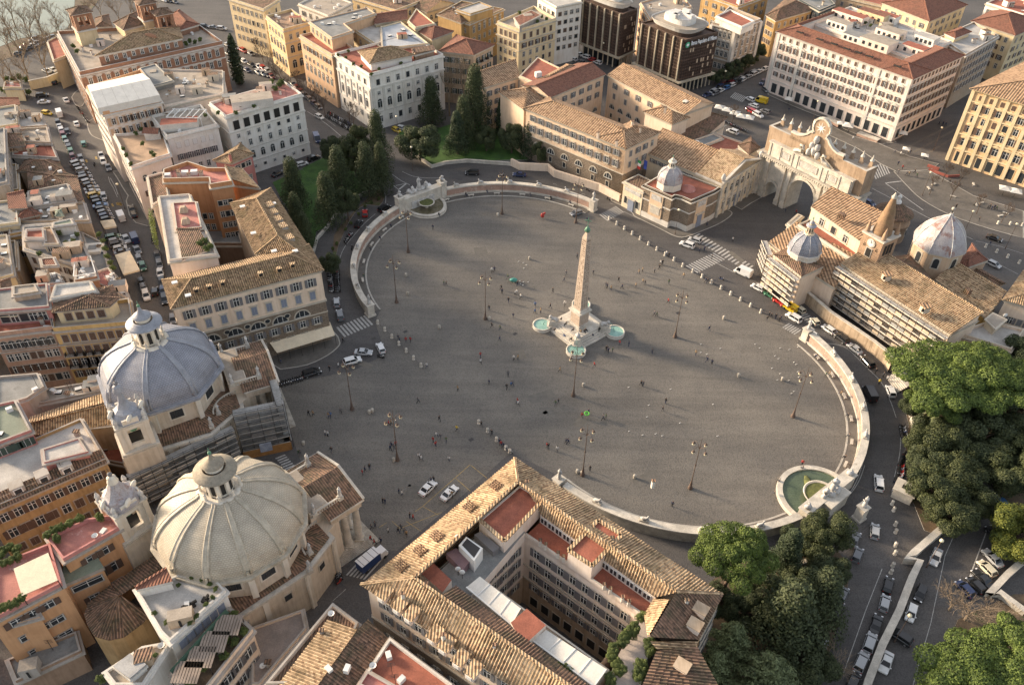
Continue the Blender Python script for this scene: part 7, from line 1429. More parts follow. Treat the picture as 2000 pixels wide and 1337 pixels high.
h=21;b=blk('brown_rear_palazzo','brown and cream palazzo behind the right end of the long pink palazzo',[T(4,1540,440,h),T(4,1800,290,h),T(4,1600,180,h),T(4,1330,300,h)],h,ST2,'flat',WHITER,done=False,over=.2,par=.7,sur=WTRIM,sh=SHG,facs=((0,10,[(z,1.2,2.1,'o')for z in(18.5,14.8,11.1,7.4)],1),));clutter(b,b.P,21,6,'csd',41);more(b,[T(4,1370,260,23),T(4,1460,300,23),T(4,1590,250,23),T(4,1500,210,23)],23,YELP,'hip',TILER,z0=21);b.done()
h=26.4;A=T(4,1572,692,h);d_=(v2(T(4,1996,818,h))-v2(A));B_=v2(A)+d_*2.1;C_=v2(T(4,1996,480,h));e2=(C_-v2(A)).normalized()
b=Bld('yellow_corner_palazzo','big yellow palazzo with ornate pedimented windows at the right edge beside the tram tracks',(v2(A)+B_)/2,'palazzo',sur=YELP,sh=SHB)
b.wing([v2(A),B_,B_+e2*45,v2(A)+e2*45],h,wallmat('tan_orange_plaster',(0.66,0.46,0.27),.15),'hip',TILE,pitch=17,over=1.0);b.fac(0,9,[(24,1.5,1.7,'c'),(20.6,1.6,2.2,'oG'),(16.6,1.6,2.2,'q'),(13.0,1.6,2.4,'oG'),(8.2,1.9,2.6,'oG'),(2.7,2.0,3.6,'Dg',None)],1.5)
for z in(22.4,18.4,10.8,5.4):b.course(z,.4,.3)
for i in range(10):a_,c_=b.edge(0);o=lerp(a_,c_,(i+.03)/9.06);m=b.sub('pilaster');m.box((o.x,o.y,13),(1.1,.7,25.5),YELP,math.atan2((c_-a_).y,(c_-a_).x))
b.fac(3,6,[(20.6,1.5,2.2,'q'),(13,1.5,2.2,'q')],2);b.done()
def city(label,n,pts,h,wl,rf,rm,facs=(),cl=0,seed=1,kinds='cvadsk',name='town_house',near=False,sh=SHB,**k):
 P=[T(n,x,y,h)for x,y in pts];k.setdefault('sur',GRYW);cl=cl*2+(2 if rf=='flat' else 0)
 if rf=='flat':k.setdefault('over',0);k.setdefault('par',.6)
 b=blk(name,label,P,h,wl,rf,rm,done=False,near=near,sh=sh,**k)
 for q in facs:b.fac(*q)
 if cl:clutter(b,(P+P[:1])[:4],h,cl,kinds,seed)
 return b
def R3(h,t='r',n=3,w_=1.1):return[(h-2.6-3.5*i,w_,1.8,t)for i in range(n)]
city('small red-roofed house with green garden at the far left',1,[(30,690),(170,690),(160,640),(40,645)],5,YELP,'flat',PINKT).done()
city('low white house with a rust-red roof near the left edge',1,[(-60,830),(160,815),(150,780),(-60,780)],7,WHT,'shed',TILER,((0,4,[(4.5,1,1.3,'q')],.5),),pitch=8,ax=2).done()
city('pale concrete house with two white terrace canopies at the left street corner',1,[(20,1010),(370,990),(320,890),(30,900)],13,BUF,'flat',WHITER,((0,4,R3(13,'q',2),1),),4,3).done()
b=city('beige blank-walled house below the two white canopies',1,[(60,1110),(400,1120),(370,1000),(60,1020)],14,BUF,'flat',BEIGER,(),4,4);b.done()
b=city('house with rust-coloured terraces and solar panels beside the left street',1,[(100,1220),(450,1240),(390,1090),(100,1130)],13,GRYW,'flat',TERRA,((0,4,R3(13,'q',2),1),),5,5);more(b,[T(1,30,1150,15),T(1,205,1135,15),T(1,180,1070,15),T(1,30,1070,15)],15,BUF,'shed',TILEB,ax=2,pitch=9);b.done()
city('low brown-tiled house beside the row of nose-in parked cars',1,[(130,1337),(510,1337),(450,1240),(200,1230)],12,BUF,'hip',TILEB,(),2,6).done()
city('tall narrow grey house on the left edge with brown windows',5,[(-120,130),(60,90),(40,-330),(-120,-300)],17,GRYW,'flat',GREYR,((1,8,R3(17,'q',3),1),),5,7).done()
city('long house with patched clay roof beside the left street',5,[(220,130),(560,105),(610,40),(450,-20),(210,0)],12,BUF,'pyr',TILEB,(),2,8,pitch=12).done()
city('house with a brown tiled hip roof next to the grey flat roof',5,[(560,240),(650,220),(610,60),(500,90)],12.5,BUF,'shed',TILEB,pitch=8,ax=3).done()
b=city('house with a wide grey felt roof beside the left street',5,[(235,290),(590,235),(530,105),(220,165)],14,GRYW,'flat',GREYR,((0,4,R3(14,'q',2),1),),6,9);b.done()
b=city('house with a small terracotta penthouse left of the grey felt roof',5,[(65,290),(215,285),(195,170),(60,200)],16,BUF,'shed',TILER,((0,2,R3(16,'q',2),1),),pitch=8,ax=2);b.done()
b=city('rambling house with red and brown roofs below the grey felt roof',5,[(110,400),(700,390),(660,250),(160,300)],13,BUF,'flat',BEIGER,(),8,10);more(b,[T(5,110,380,14.5),T(5,330,330,14.5),T(5,250,280,14.5),T(5,150,300,14.5)],14.5,TERC,'hip',TILER);more(b,[T(5,430,350,15),T(5,500,350,15),T(5,480,290,15),T(5,430,300,15)],15,WHT,'pyr',GREENR,pitch=30);b.done()
b=city('white terraced house with a green-roofed penthouse among rooftop plants',5,[(190,610),(760,790),(640,560),(580,400),(180,430)],14,WHT,'flat',GREYR,((0,8,R3(14,'r',3),1),),6,11)
more(b,[T(5,415,430,17),T(5,580,410,17),T(5,555,370,17),T(5,415,400,17)],17,WHT,'flat',GREENR,over=0,par=.3,z0=14);more(b,[T(5,195,520,17.5),T(5,345,520,17.5),T(5,335,440,17.5),T(5,200,450,17.5)],17,PNW,'flat',TERRA,over=0,par=.7,z0=14);more(b,[T(5,345,570,16.5),T(5,465,570,16.5),T(5,400,430,16.5),T(5,330,440,16.5)],16.5,YELP,'flat',BRN,over=0,par=.3,z0=14,facs=((0,2,[(15.2,1.3,1.6,'q')],.3),))
more(b,[T(5,330,740,16.5),T(5,450,735,16.5),T(5,420,670,16.5),T(5,315,680,16.5)],16.5,BUF,'flat',TILER,over=0,par=.2,z0=14);b.done()
b=city('narrow white-roofed house left of the green-roofed penthouse',5,[(80,500),(185,480),(150,385),(65,390)],13,OCH,'flat',WHITER,((0,2,R3(13,'q',2),1),));b.done()
b=city('yellow tenement wall on the left edge above the dark alley',5,[(-160,880),(110,810),(60,500),(-160,520)],14,YELP,'flat',BEIGER,((1,7,R3(14,'q',3),1),),5,12);b.done()
b=city('grey-green house with a wooden deck and white sofas on its roof terrace',5,[(740,800),(850,760),(800,560),(640,480)],10,GRYW,'flat',GREYR,(),1,13);p=T(5,720,590,11);m=b.sub('sofa');m.box((p.x,p.y,10.5),(4.6,4.6,.9),WCANVAS,.2);m.box((p.x,p.y,10.6),(2.2,2.2,.9),GREYR,.2);b.done()
for(nm,pts,h,lb)in(('market_canopy',[(810,440),(910,425),(885,370),(780,385)],5,'small cream market canopy over parked cars in the left street'),('market_canopy',[(960,800),(1090,765),(1010,615),(895,650)],6.5,'large square cream canopy beside the left street')):
 P=[T(5,x,y,h)for x,y in pts];c=sum(P,Vector((0,0,0)))/4;rt=root(nm,(c.x,c.y,0),lb,'canopy');m=MB();t=c+Vector((0,0,.8))
 for i in range(4):m.face([P[i],P[(i+1)%4],t],CANVAS);m.face([P[i]-Vector((0,0,.5)),P[(i+1)%4]-Vector((0,0,.5)),P[(i+1)%4],P[i]],CANVAS)
 m.build('canvas',rt)
 for q in P:m=MB();m.beam(q,(q.x,q.y,0),.12,.12,IRON);m.build('post',rt)
h=19;b=city('yellow corner apartment house with brown shutters and a striped tile attic roof',5,[(420,1245),(1045,1190),(1015,1010),(400,1100)],h-1.5,wallmat('golden_plaster',(0.56,0.38,0.16),.25),'flat',BEIGER,((0,8,[(15.2,1.3,2.1,'cs'),(11.6,1.3,2.1,'cB'),(8,1.3,2.1,'oB'),(4.4,1.2,1.9,'o')],.8),),0,14,near=True,par=1.0)
b.course(13.4,.3,.3);b.course(9.8,.25,.2);more(b,[T(5,400,1098,21.5),T(5,860,1052,21.5),T(5,935,985,21.5),T(5,880,885,21.5),T(5,430,970,21.5)],21.5,YELP,'pyr',TILEB,pitch=16,z0=17,over=.8,corr=True);
b.I=inset([v2(T(5,400,1098,21.5)),v2(T(5,860,1052,21.5)),v2(T(5,935,985,21.5)),v2(T(5,430,970,21.5))],.8);b.fac(0,4,[(19.3,1.5,2.0,'c')],1);more(b,[T(5,395,985,23),T(5,750,925,23),T(5,700,850,23),T(5,430,880,23)],22.6,WHT,'flat',WHITER,over=0,par=.5,z0=19);b.done()
b=city('brown and pink arcaded apartment house on the left edge above the slate dome',5,[(-60,1290),(425,1230),(395,1060),(-60,1110)],17.5,wallmat('dull_pink_plaster',(0.42,0.27,0.20),.3),'flat',TERRA,((0,7,[(14.8,1.5,2.2,'As'),(11,1.3,2,'q'),(7.4,1.3,2,'o'),(3.8,1.3,2,'q')],.8),),0,15,near=True,par=1.0);b.course(12.8,.3,.2)
more(b,[T(5,-60,1095,21.5),T(5,385,1060,21.5),T(5,370,880,21.5),T(5,-60,930,21.5)],21.5,PNK,'flat',GREYR,over=0,par=.5,z0=17,facs=((0,5,[(19.4,1.8,2.2,'q')],1),));more(b,[T(5,100,960,23.5),T(5,300,930,23.5),T(5,270,870,23.5),T(5,100,890,23.5)],23.2,BUF,'flat',BEIGER,over=0,par=.3,z0=21);p=T(5,40,1150,18);m=b.sub('awning');m.box((p.x,p.y,20),(8,3.5,.12),CANVAS,.1);b.done()
b=city('white stepped roof terrace house with a glass pergola by the left street',5,[(590,860),(760,830),(720,700),(600,715)],19,TERC,'flat',WHITER,(),3,16);m=b.sub('railing')
for q in range(4):a_,c_=b.P[q],b.P[(q+1)%4];m.beam((a_.x,a_.y,20.6),(c_.x,c_.y,20.6),.2,.2,FRAME)
b.done()
city('cream and red low houses beside the left street opposite the dome lantern',5,[(760,880),(1010,1000),(960,880),(850,760),(750,790)],14,PNW,'flat',PINKT,(),6,17).done()
city('grey penthouse block left of the stepped roof terrace',5,[(300,890),(500,880),(450,800),(310,805)],19,GRYW,'flat',GREYR,(),3,18).done()
city('yellow blank-walled tenement at the left edge',5,[(-80,1010),(120,980),(80,830),(-80,850)],18,YELP,'hip',TILEB,(),0,19).done()
b=city('flat weathered roof house at the left edge beside the slate dome',9,[(-60,520),(215,440),(350,350),(300,245),(-60,275)],14,GRYW,'flat',GREYR,(),0,20);b.done()
b=city('low roof terrace with plants between the yellow apartments and the slate dome',9,[(310,480),(860,370),(850,290),(350,370)],11,GRYW,'flat',BEIGER,(),5,21);b.done()
b=city('long sunlit ridge-tiled house running up to the slate dome',9,[(245,720),(950,640),(870,370),(240,600)],11.5,BUF,'gable',TILEN,(),0,22,corr=True,pitch=20);b.done()
b=city('small courtyard house with red floor beside the white bell tower',9,[(700,900),(1010,960),(940,650),(720,700)],4,BRN,'flat',TERRA,(),0,23);b.done()
b=city('pink house with a green felt roof at the left edge',9,[(-70,810),(250,690),(125,455),(-70,500)],19,PNK,'flat',GREENR,((0,5,[(17,1.5,1.8,'o')],1.2),),0,24,sh=SHGR,near=True,fr=FRAME);b.done()
h=15.5;b=city('long ochre house with roof terraces, dormers and brown shutters at the lower left',9,[(-120,1330),(830,920),(700,700),(640,600),(-120,930)],h,wallmat('aged_ochre',(0.44,0.29,0.14),.4),'flat',WHITER,((0,8,[(12.7,1.5,2.0,'o'),(8.2,1.6,2.2,'r'),(3.8,1.5,2.0,'c')],1.2),),0,25,near=True,par=.7)
a_,c_=b.edge(0);e=(c_-a_).normalized();nn=Vector((-e.y,e.x));nn=nn if nn.y>0 else-nn;m=MB();z=15.7
lo0,lo1=Vector((*(a_-nn*.7),z)),Vector((*(c_-nn*.7),z));b.plane_strip(m,[lo0,lo1,lo1+Vector((nn.x*3,nn.y*3,1.3)),lo0+Vector((nn.x*3,nn.y*3,1.3))],TILEB,.5,.1);b.roofs.append(m)
for x_,y_ in((130,1120),(330,1030),(510,960)):p=T(9,x_,y_,17);m=b.sub('dormer');m.box((p.x,p.y,16.8),(2.4,2.2,2.0),GRYW,math.atan2(e.y,e.x));m.box((p.x-nn.x*1.15,p.y-nn.y*1.15,16.9),(1.6,.1,1.3),FRAME,math.atan2(e.y,e.x));m.box((p.x-nn.x*1.2,p.y-nn.y*1.2,16.9),(1.2,.1,1.0),GLASS,math.atan2(e.y,e.x))
more(b,[T(9,345,935,18.2),T(9,690,850,18.2),T(9,620,740,18.2),T(9,330,830,18.2)],18.2,PNK,'flat',WHITER,over=0,par=.3,z0=15);b.done()
h=18.5;b=city('orange house with pink roof terraces, planters and a cream canopy, bottom left',13,[(500,375),(940,125),(880,30),(690,60),(370,200)],h,ORG,'flat',PINKT,((0,2,[(15.8,1.9,1.7,'o'),(11.0,2.0,2.2,'o'),(6.6,1.9,1.4,'q')],3),),0,26,near=True,sh=SHB,par=.8,pm=PNK)
more(b,[T(13,-80,860,18),T(13,490,560,18),T(13,400,250,18),T(13,-80,440,18)],18,ORG,'flat',PINKT,over=0,par=.8,pm=PNK,facs=((0,3,[(15.4,1.9,1.6,'o'),(10.8,2.2,1.5,'q'),(6.2,2.2,1.8,'q')],2),))
more(b,[T(13,490,560,15),T(13,810,420,15),T(13,720,270,15),T(13,500,375,15)],15,ORG,'shed',GREENR,pitch=8,ax=2,over=.2,facs=((0,1,[(12.6,5.0,1.6,'q'),(8.4,1.7,1.7,'o')],.6),))
more(b,[T(13,140,870,14.5),T(13,320,820,14.5),T(13,280,755,14.5),T(13,140,800,14.5)],15,ORG,'flat',noisy('black_felt',(0.05,0.05,0.05),amt=.3),over=0,par=.1)
p=T(13,275,470,19);m=b.sub('canopy');Q=[T(13,170,640,20.6),T(13,450,520,20.6),T(13,375,305,20.9),T(13,105,430,20.9)];m.face(Q,CANVAS);m.face([q-Vector((0,0,.1))for q in Q[::-1]],CANVAS)
for q in Q:m.beam(q,(q.x,q.y,18),.1,.1,IRON)
b.done()
b=city('dark flat-roofed wing in the shaded yard below the orange house',13,[(130,1320),(640,1080),(600,930),(60,1150)],6,BRN,'flat',GREYR,(),0,27);b.done()
h=11;b=Bld('round_roofed_house','ochre house with a fan-shaped old tile roof behind the cream dome',T(13,930,800,h),'building',sur=TRIM)
cen=T(13,940,635,14.6);arcp=[T(13,x,y,h)for x,y in((1170,790),(1110,860),(970,965),(850,990),(740,960),(690,880),(660,790),(690,700),(860,560))];m=MB()
for i in range(len(arcp)-1):P=[arcp[i],arcp[i+1],cen];b.plane_strip(m,P,TILEB,.5,.1)
P=[T(13,860,560,h),T(13,1290,430,h),T(13,1240,320,12.4),T(13,1060,400,14.0),cen];
b.plane_strip(m,[T(13,860,560,h),cen,T(13,1290,400,14.2),T(13,1240,300,h)][:4],TILEB,.5,.1);b.roofs.append(m);b.wall.prism([v2(q)for q in arcp]+[v2(cen)],0,h-.1,wallmat('aged_ochre',(0.44,0.29,0.14),.4));p=T(13,1010,1010,7);b.done()
h=18;b=city('white house with broad pale terrace, wicker chairs and palms beside the cream dome',13,[(1330,1010),(1765,615),(1690,535),(1400,495),(1060,600),(1260,940)],h,WHT,'flat',WHITER,((0,6,[(15.6,1.4,2.0,'c'),(11,1.4,2.0,'c')],1.0),),0,28,near=True,sh=SHBL,par=.7,sur=WTRIM)
more(b,[T(13,1060,600,20.5),T(13,1350,530,20.5),T(13,1300,430,20.5),T(13,1055,580,20.5)],20.6,WHT,'shed',TILER,pitch=8,ax=2,over=.3,z0=18);b.done()
b=city('white strip terrace with stair huts and grey slatted roof continuing the pale terrace house',13,[(1120,1345),(1335,1010),(1110,1050),(820,1240),(900,1345)],16,WHT,'flat',BEIGER,(),0,29,sur=WTRIM,par=.5);more(b,[T(13,880,1190,17.6),T(13,1010,1090,17.6),T(13,1140,1180,17.6),T(13,1010,1290,17.6)],17.6,WHT,'shed',noisy('slatted_roof',(0.36,0.36,0.36),amt=.3),pitch=4,ax=2,over=.1,z0=16);b.done()
h=14.2;b=city('pale house with pergolas and a green awning on its planted terrace, bottom left',13,[(1580,1420),(1975,920),(1790,745),(1340,1260)],h,PALEP,'flat',EARTH,((0,4,[(11.0,1.7,2.4,'o'),(6.8,1.6,2.2,'o'),(3.0,1.5,1.8,'q')],1.0),),0,30,near=True,sh=SHG,par=.8)
m=b.sub('green_awning');Q=[T(13,1355,1255,16.2),T(13,1790,770,16.2),T(13,1755,745,17),T(13,1320,1225,17)];m.face(Q,noisy('green_canvas',(0.05,0.10,0.065),amt=.2));
PER=noisy('reed_mat',(0.33,0.26,0.21),amt=.35,fine=8)
for(x0,y0)in((1440,1240),(1550,1120),(1650,1000),(1760,870)):
 m=b.sub('pergola');c=T(13,x0+20,y0,16.6)
 for k in range(9):
  q=Vector((c.x+e.x*0,c.y,16.6));m.box((c.x-1.9+k*.47,c.y,16.7),(.36,3.6,.08),PER,.0)
 for sx in(-1.8,1.8):
  for sy in(-1.6,1.6):m.beam((c.x+sx,c.y+sy,14.2),(c.x+sx,c.y+sy,16.6),.12,.12,IRON)
b.done()
b=city('pale terrace building with glowing shop windows on the narrow street by the cream-domed church',14,[(30,1340),(395,905),(365,760),(-30,900),(-30,1340)],7,PALEP,'flat',noisy('gravel_terrace',(0.30,0.25,0.22),amt=.3),((0,6,[(4.2,1.3,1.6,'q')],1),),0,31,near=True,sh=SHG);
lit=plain('lit_shop',(0.8,0.6,0.2),.5);lit.node_tree.nodes['Principled BSDF'].inputs['Emission Color'].default_value=(1,.72,.2,1);lit.node_tree.nodes['Principled BSDF'].inputs['Emission Strength'].default_value=1.0
a_,c_=b.edge(0);ee=(c_-a_).normalized();n=Vector((ee.y,-ee.x));n=n if n.x>0 else-n
for t in(.55,.68,.86):o=lerp(a_,c_,t)+n*.1;m=b.sub('shop_window');m.box((o.x,o.y,2.0),(1.6,.15,2.0),lit,math.atan2(ee.y,ee.x))
b.done()
h=17.5;b=city('town block with a bright cream tile roof, a brown roof and red terraces, bottom centre',14,[(80,1345),(600,720),(800,870),(600,1345)],h-.2,PALEP,'flat',TILEB,(),0,32,near=True,sh=SHG,par=.9)
m=MB();b.plane_strip(m,[T(14,130,1390,17.9),T(14,560,830,17.9),T(14,790,905,19.6),T(14,440,1400,19.6)],TILEN,.5,.11);b.roofs.append(m)
m=MB();b.plane_strip(m,[T(14,790,905,19.4),T(14,870,830,19.2),T(14,1045,985,18.0),T(14,720,1400,18.0),T(14,440,1400,19.4)],TILEB,.42,.08);b.roofs.append(m)
more(b,[T(14,1045,985,18.5),T(14,1530,1345,18.5),T(14,1500,1500,18.5),T(14,700,1500,18.5)],18.5,PALEP,'flat',TERRA,over=0,par=.7,pm=WTRIM)
b.fac(0,9,[(z,1.2,1.8,'o')for z in(15.5,12,8.5)],1)
more(b,[T(14,800,1345,19.2),T(14,870,1235,19.2),T(14,1060,1345,19.2),T(14,1000,1450,19.2)],19.2,PNK,'flat',PINKT,over=0,par=.5,z0=18)
for x_,y_,k in((910,1200,'d'),(1060,1240,'a'),(1130,1300,'v'),(565,1230,'v'),(710,1225,'v'),(590,805,'d'),(1030,1110,'v'),(1085,1330,'a')):
 p=T(14,x_,y_,19);clutter(b,[p,p+Vector((.1,0,0)),p+Vector((.1,.1,0)),p+Vector((0,.1,0))],18.6 if x_>800 else 19,1,k,int(x_))
b.done()
rnd=random.Random(77);k=0
RM=[TILEB,TILE,TERRA,BEIGER,GREYR,TILER,PINKT];WL=[BUF,GRYW,PNW,YELP,OCH,BRN]
desc=['brown','tan','rust','beige','grey','red','pink']
for row,(y0,xs)in enumerate(((215,(-130,-70,-15)),(265,(-150,-80,-20)),(330,(-160,-95,-30)),(400,(-190,-110,-30)),(480,(-210,-120,-40)),(590,(-230,-130)),(700,(-260,-150)),(850,(-280,-160)),(1000,(-320,-180)),(1180,(-360,-200)))):
 for x0 in xs:
  h=rnd.uniform(11,16);j=rnd.randrange(7);w_=rnd.uniform(50,62)*(1+row*.06);q=rnd.uniform(34,44)*(1+row*.08)
  P=[W((x0,y0+q),h),W((x0+w_,y0+q-8),h),W((x0+w_-4,y0-8),h),W((x0-4,y0),h)]
  nm='%s-roofed old town house on the left margin'%desc[j]
  b=blk('town_house','%s-roofed town house at the left margin, %s in the rows'%(desc[j],ordn(k)),P,h,rnd.choice(WL),'flat' if j in(2,3,4,6)else 'hip',RM[j],done=False,sh=SHB,**({'over':0,'par':.6}if j in(2,3,4,6)else{'over':.4}));b.fac(0,4,R3(h,'r',3),.8);
  if j in(2,3,4,6):clutter(b,P,h,3,'cvad',50+k)
  b.done();k+=1
TV={}
def leaves(m,c,r,n,s,mat,flat=0.0,low=-.55,rnd=random):
 for i in range(n):
  while True:
   z=rnd.uniform(low,1);a=rnd.uniform(0,2*PI);q=math.sqrt(max(0,1-z*z));d=Vector((q*math.cos(a),q*math.sin(a),z));break
  k=rnd.uniform(.72,1.06);p=Vector((c[0]+d.x*r[0]*k,c[1]+d.y*r[1]*k,c[2]+d.z*r[2]*k))
  nn=(d+Vector((rnd.uniform(-.7,.7),rnd.uniform(-.7,.7),rnd.uniform(-.4,.8)))).normalized();u=nn.orthogonal().normalized();ang=rnd.uniform(0,PI);v=nn.cross(u);u2=u*math.cos(ang)+v*math.sin(ang);v2_=nn.cross(u2);t=s*rnd.uniform(.6,1.25)
  m.face([p-u2*t-v2_*t*.45,p+u2*t*.2-v2_*t*.6,p+u2*t+v2_*t*.2,p-u2*t*.1+v2_*t*.65],mat,[(0,0)]*4)
def tv(key,f,n=1):
 if key not in TV:
  t,c=MB(),MB();random.seed(hash_(key));f(t,c);TV[key]=(t.mesh('trunk')if t.f else None,c.mesh('crown'))
 return TV[key]
def hash_(s):return sum(ord(ch)*(i+3)for i,ch in enumerate(s))
def limb(t,a,b_,r0,r1,mat=None,k=5):
 a,b_=Vector(a),Vector(b_);mid=(a+b_)/2+Vector((random.uniform(-.06,.06),random.uniform(-.06,.06),0))*(b_-a).length;t.tube([a,mid,b_],[r0,(r0+r1)/2,r1],mat or BARK,k,False)
def g_pine(t,c):
 limb(t,(0,0,0),(.4,.2,9.5),.5,.34,k=8)
 for i in range(21):
  a=i*2.4;rr=7.4*math.sqrt((i+.3)/21);z=13.6-rr*rr*.045+random.uniform(-.8,.8);p=(rr*math.cos(a),rr*math.sin(a),z);r_=random.uniform(1.7,2.5)
  limb(t,(.4,.2,9+random.uniform(-1,.4)),(p[0]*.85,p[1]*.85,z-1),.2,.08);leaves(c,p,(r_*random.uniform(.8,1.15),r_,r_*.58),1900,.165,LEAFP,low=-.4)
def g_oak(mat):
 def f(t,c):
  limb(t,(0,0,0),(0,0,5.5),.35,.2,k=7)
  for i in range(26):
   z=random.uniform(2.6,8.8);rr=4.0*math.sqrt(max(.08,1-((z-5.2)/4.6)**2))*random.uniform(.35,1);a=i*2.4+random.uniform(-.4,.4);r_=random.uniform(1.15,1.9);p=(rr*math.cos(a),rr*math.sin(a),z)
   limb(t,(0,0,random.uniform(2.5,5)),(p[0]*.8,p[1]*.8,z-.4),.13,.05);leaves(c,p,(r_*random.uniform(.75,1.2),r_,r_*random.uniform(.7,1.1)),820,.165,mat,low=-.7)
 return f
def g_cone(mat,Rb,H,z0,drop=.0):
 def f(t,c):
  limb(t,(0,0,0),(0,0,H*.9),.3,.06,k=6);n=int(H*2.2)
  for i in range(n):
   q=i/n;z=z0+(H-z0)*q;rr=Rb*(1-q)**.75*random.uniform(.45,1);a=i*2.4;r_=(.75+.75*(1-q))*random.uniform(.8,1.2)*Rb/2.6
   leaves(c,(rr*math.cos(a)*.72,rr*math.sin(a)*.72,z),(r_*1.1,r_*1.1,r_*1.2),420,.18,mat,low=-.8)
   if i%3==0:limb(t,(0,0,z-.4),(rr*math.cos(a)*.8,rr*math.sin(a)*.8,z-.2),.08,.03,k=4)
 return f
def g_cyp(t,c):
 limb(t,(0,0,0),(0,0,10),.22,.05)
 for i in range(30):
  q=i/30;z=.8+12.6*q;rr=.75*math.sin(PI*min(1,.25+q*.75))**.8;a=i*2.4;leaves(c,(rr*.4*math.cos(a),rr*.4*math.sin(a),z),(rr+.25,rr+.25,.9),130,.2,LEAFC,low=-1)
def g_cedar(t,c):
 limb(t,(0,0,0),(0,0,13),.4,.06,k=7)
 for i in range(46):
  q=i/46;z=2.2+11.3*q;L_=5.0*(1-q)**.8+.4;a=i*2.4;e=(L_*math.cos(a),L_*math.sin(a),z-.6+.0*L_);limb(t,(0,0,z),e,.09,.03,k=4)
  for k in range(5):
   s_=(k+1)/5;leaves(c,(e[0]*s_,e[1]*s_,z-.6*s_*s_),(.55+.25*s_,.55+.25*s_,.28),42,.22,LEAFW,low=-.6)
def g_bare(mat,H,sp):
 def f(t,c):
  def rec(p,d,L_,r_,dep):
   q=p+d*L_;c.tube([p,q],[r_,r_*.66],mat,5 if dep>2 else 3,False)
   if dep==0:return
   for k in range(3 if dep>1 else 4):
    nd=(d+Vector((random.uniform(-sp,sp),random.uniform(-sp,sp),random.uniform(-.15,.5)))).normalized();rec(q if k else p+d*L_*.75,nd,L_*random.uniform(.62,.86),max(.022,r_*.6),dep-1)
  h=H*.22;t.tube([(0,0,0),(0,0,h)],[H*.018,H*.014],mat,7,False)
  for k in range(3):rec(Vector((0,0,h*.95)),Vector((random.uniform(-.4,.4),random.uniform(-.4,.4),1)).normalized(),H*.2,H*.010,4)
 return f
def g_palm(t,c):
 t.tube([(0,0,0),(.2,0,4),(.2,0,8)],[.4,.28,.3],BARK,8)
 for i in range(26):
  a=i*2.4;up=random.uniform(-.3,.9);P=[Vector((.2,0,8))];
  for k in range(1,7):s_=k/6;P.append(Vector((.2+math.cos(a)*3.8*s_,math.sin(a)*3.8*s_,8+up*3*s_-3.0*s_*s_)))
  sd_=Vector((-math.sin(a),math.cos(a),0))
  for k in range(6):w0,w1=.5*math.sin(PI*(k/6*.8+.15)),.5*math.sin(PI*((k+1)/6*.8+.15));c.face([P[k]-sd_*w0-Vector((0,0,.15)),P[k],P[k+1],P[k+1]-sd_*w1-Vector((0,0,.15))],LEAFW);c.face([P[k],P[k]+sd_*w0-Vector((0,0,.15)),P[k+1]+sd_*w1-Vector((0,0,.15)),P[k+1]],LEAFW)
GEN={'pine':g_pine,'pine2':g_pine,'oak':g_oak(LEAFO),'oak2':g_oak(LEAFD),'yoak':g_oak(LEAFY),'cone':g_cone(LEAFC,3.4,13,1.2),'cone2':g_cone(LEAFD,4.2,14,1.5),'cyp':g_cyp,'cedar':g_cedar,'bare':g_bare(TWIG,14,.75),'bare2':g_bare(TWIGD,9,.8),'plane':g_bare(TWIG,24,.5),'palm':g_palm,'bush':g_oak(LEAFS)}
CZ={'pine':13.5,'pine2':13.5,'oak':5.5,'oak2':5.5,'yoak':5.5,'cone':6,'cone2':6.5,'cyp':7,'cedar':7,'bare':8,'bare2':5,'plane':13,'palm':8,'bush':5}
NR={'pine':9,'pine2':9,'oak':5.2,'oak2':5.2,'yoak':5.2,'cone':3.2,'cone2':4,'cyp':1,'cedar':5,'bare':5,'bare2':3.5,'plane':7,'palm':4,'bush':5}
TN={'pine':'stone_pine','pine2':'stone_pine','oak':'evergreen_oak','oak2':'evergreen_oak','yoak':'broadleaf_tree','cone':'conifer','cone2':'conifer','cyp':'cypress','cedar':'cedar','bare':'bare_tree','bare2':'bare_tree','plane':'bare_plane_tree','palm':'palm_tree','bush':'shrub'}
random.seed(3);_tr=random.Random(12)
def tree(kind,px,py,R_,label,group=None,sz=None,cat='tree',base=False,zoff=0):
 me=tv(kind,GEN[kind]);s=R_/NR[kind];sz=sz or s;zc=0 if base else CZ[kind]*sz
 p=W((px,py),zc+zoff);r=root(TN[kind],(p.x,p.y,zoff),label,cat,group,_tr.uniform(0,6));r.scale=(s,s,sz)
 for nme,m_ in(('trunk',me[0]),('crown',me[1])):
  if m_:o=bpy.data.objects.new(nme,m_);COL.objects.link(o);o.parent=r
 return r
G1='trees of the west park'
for i,(k,x,y,r_,sz)in enumerate((('cone2',574,368,4.2,1.25),('cone2',580,425,3.4,1.0),('cone2',640,395,4.4,1.2),('cone2',662,345,4.6,1.25),('oak2',648,288,4.6,1.1),('oak',690,300,5.0,1.5),('cone2',716,340,4.2,1.3),('cone2',738,285,4.0,1.5),('oak2',676,392,3.8,1.3),('cone2',745,335,3.4,1.2),('cone2',596,455,2.6,.8),('oak',702,268,4.2,1.2))):
 tree(k,x,y,r_*1.05,'dark evergreen in the lawn park beside the white villa, %s counted from the cafe palazzo'%ordn(i),G1,sz)
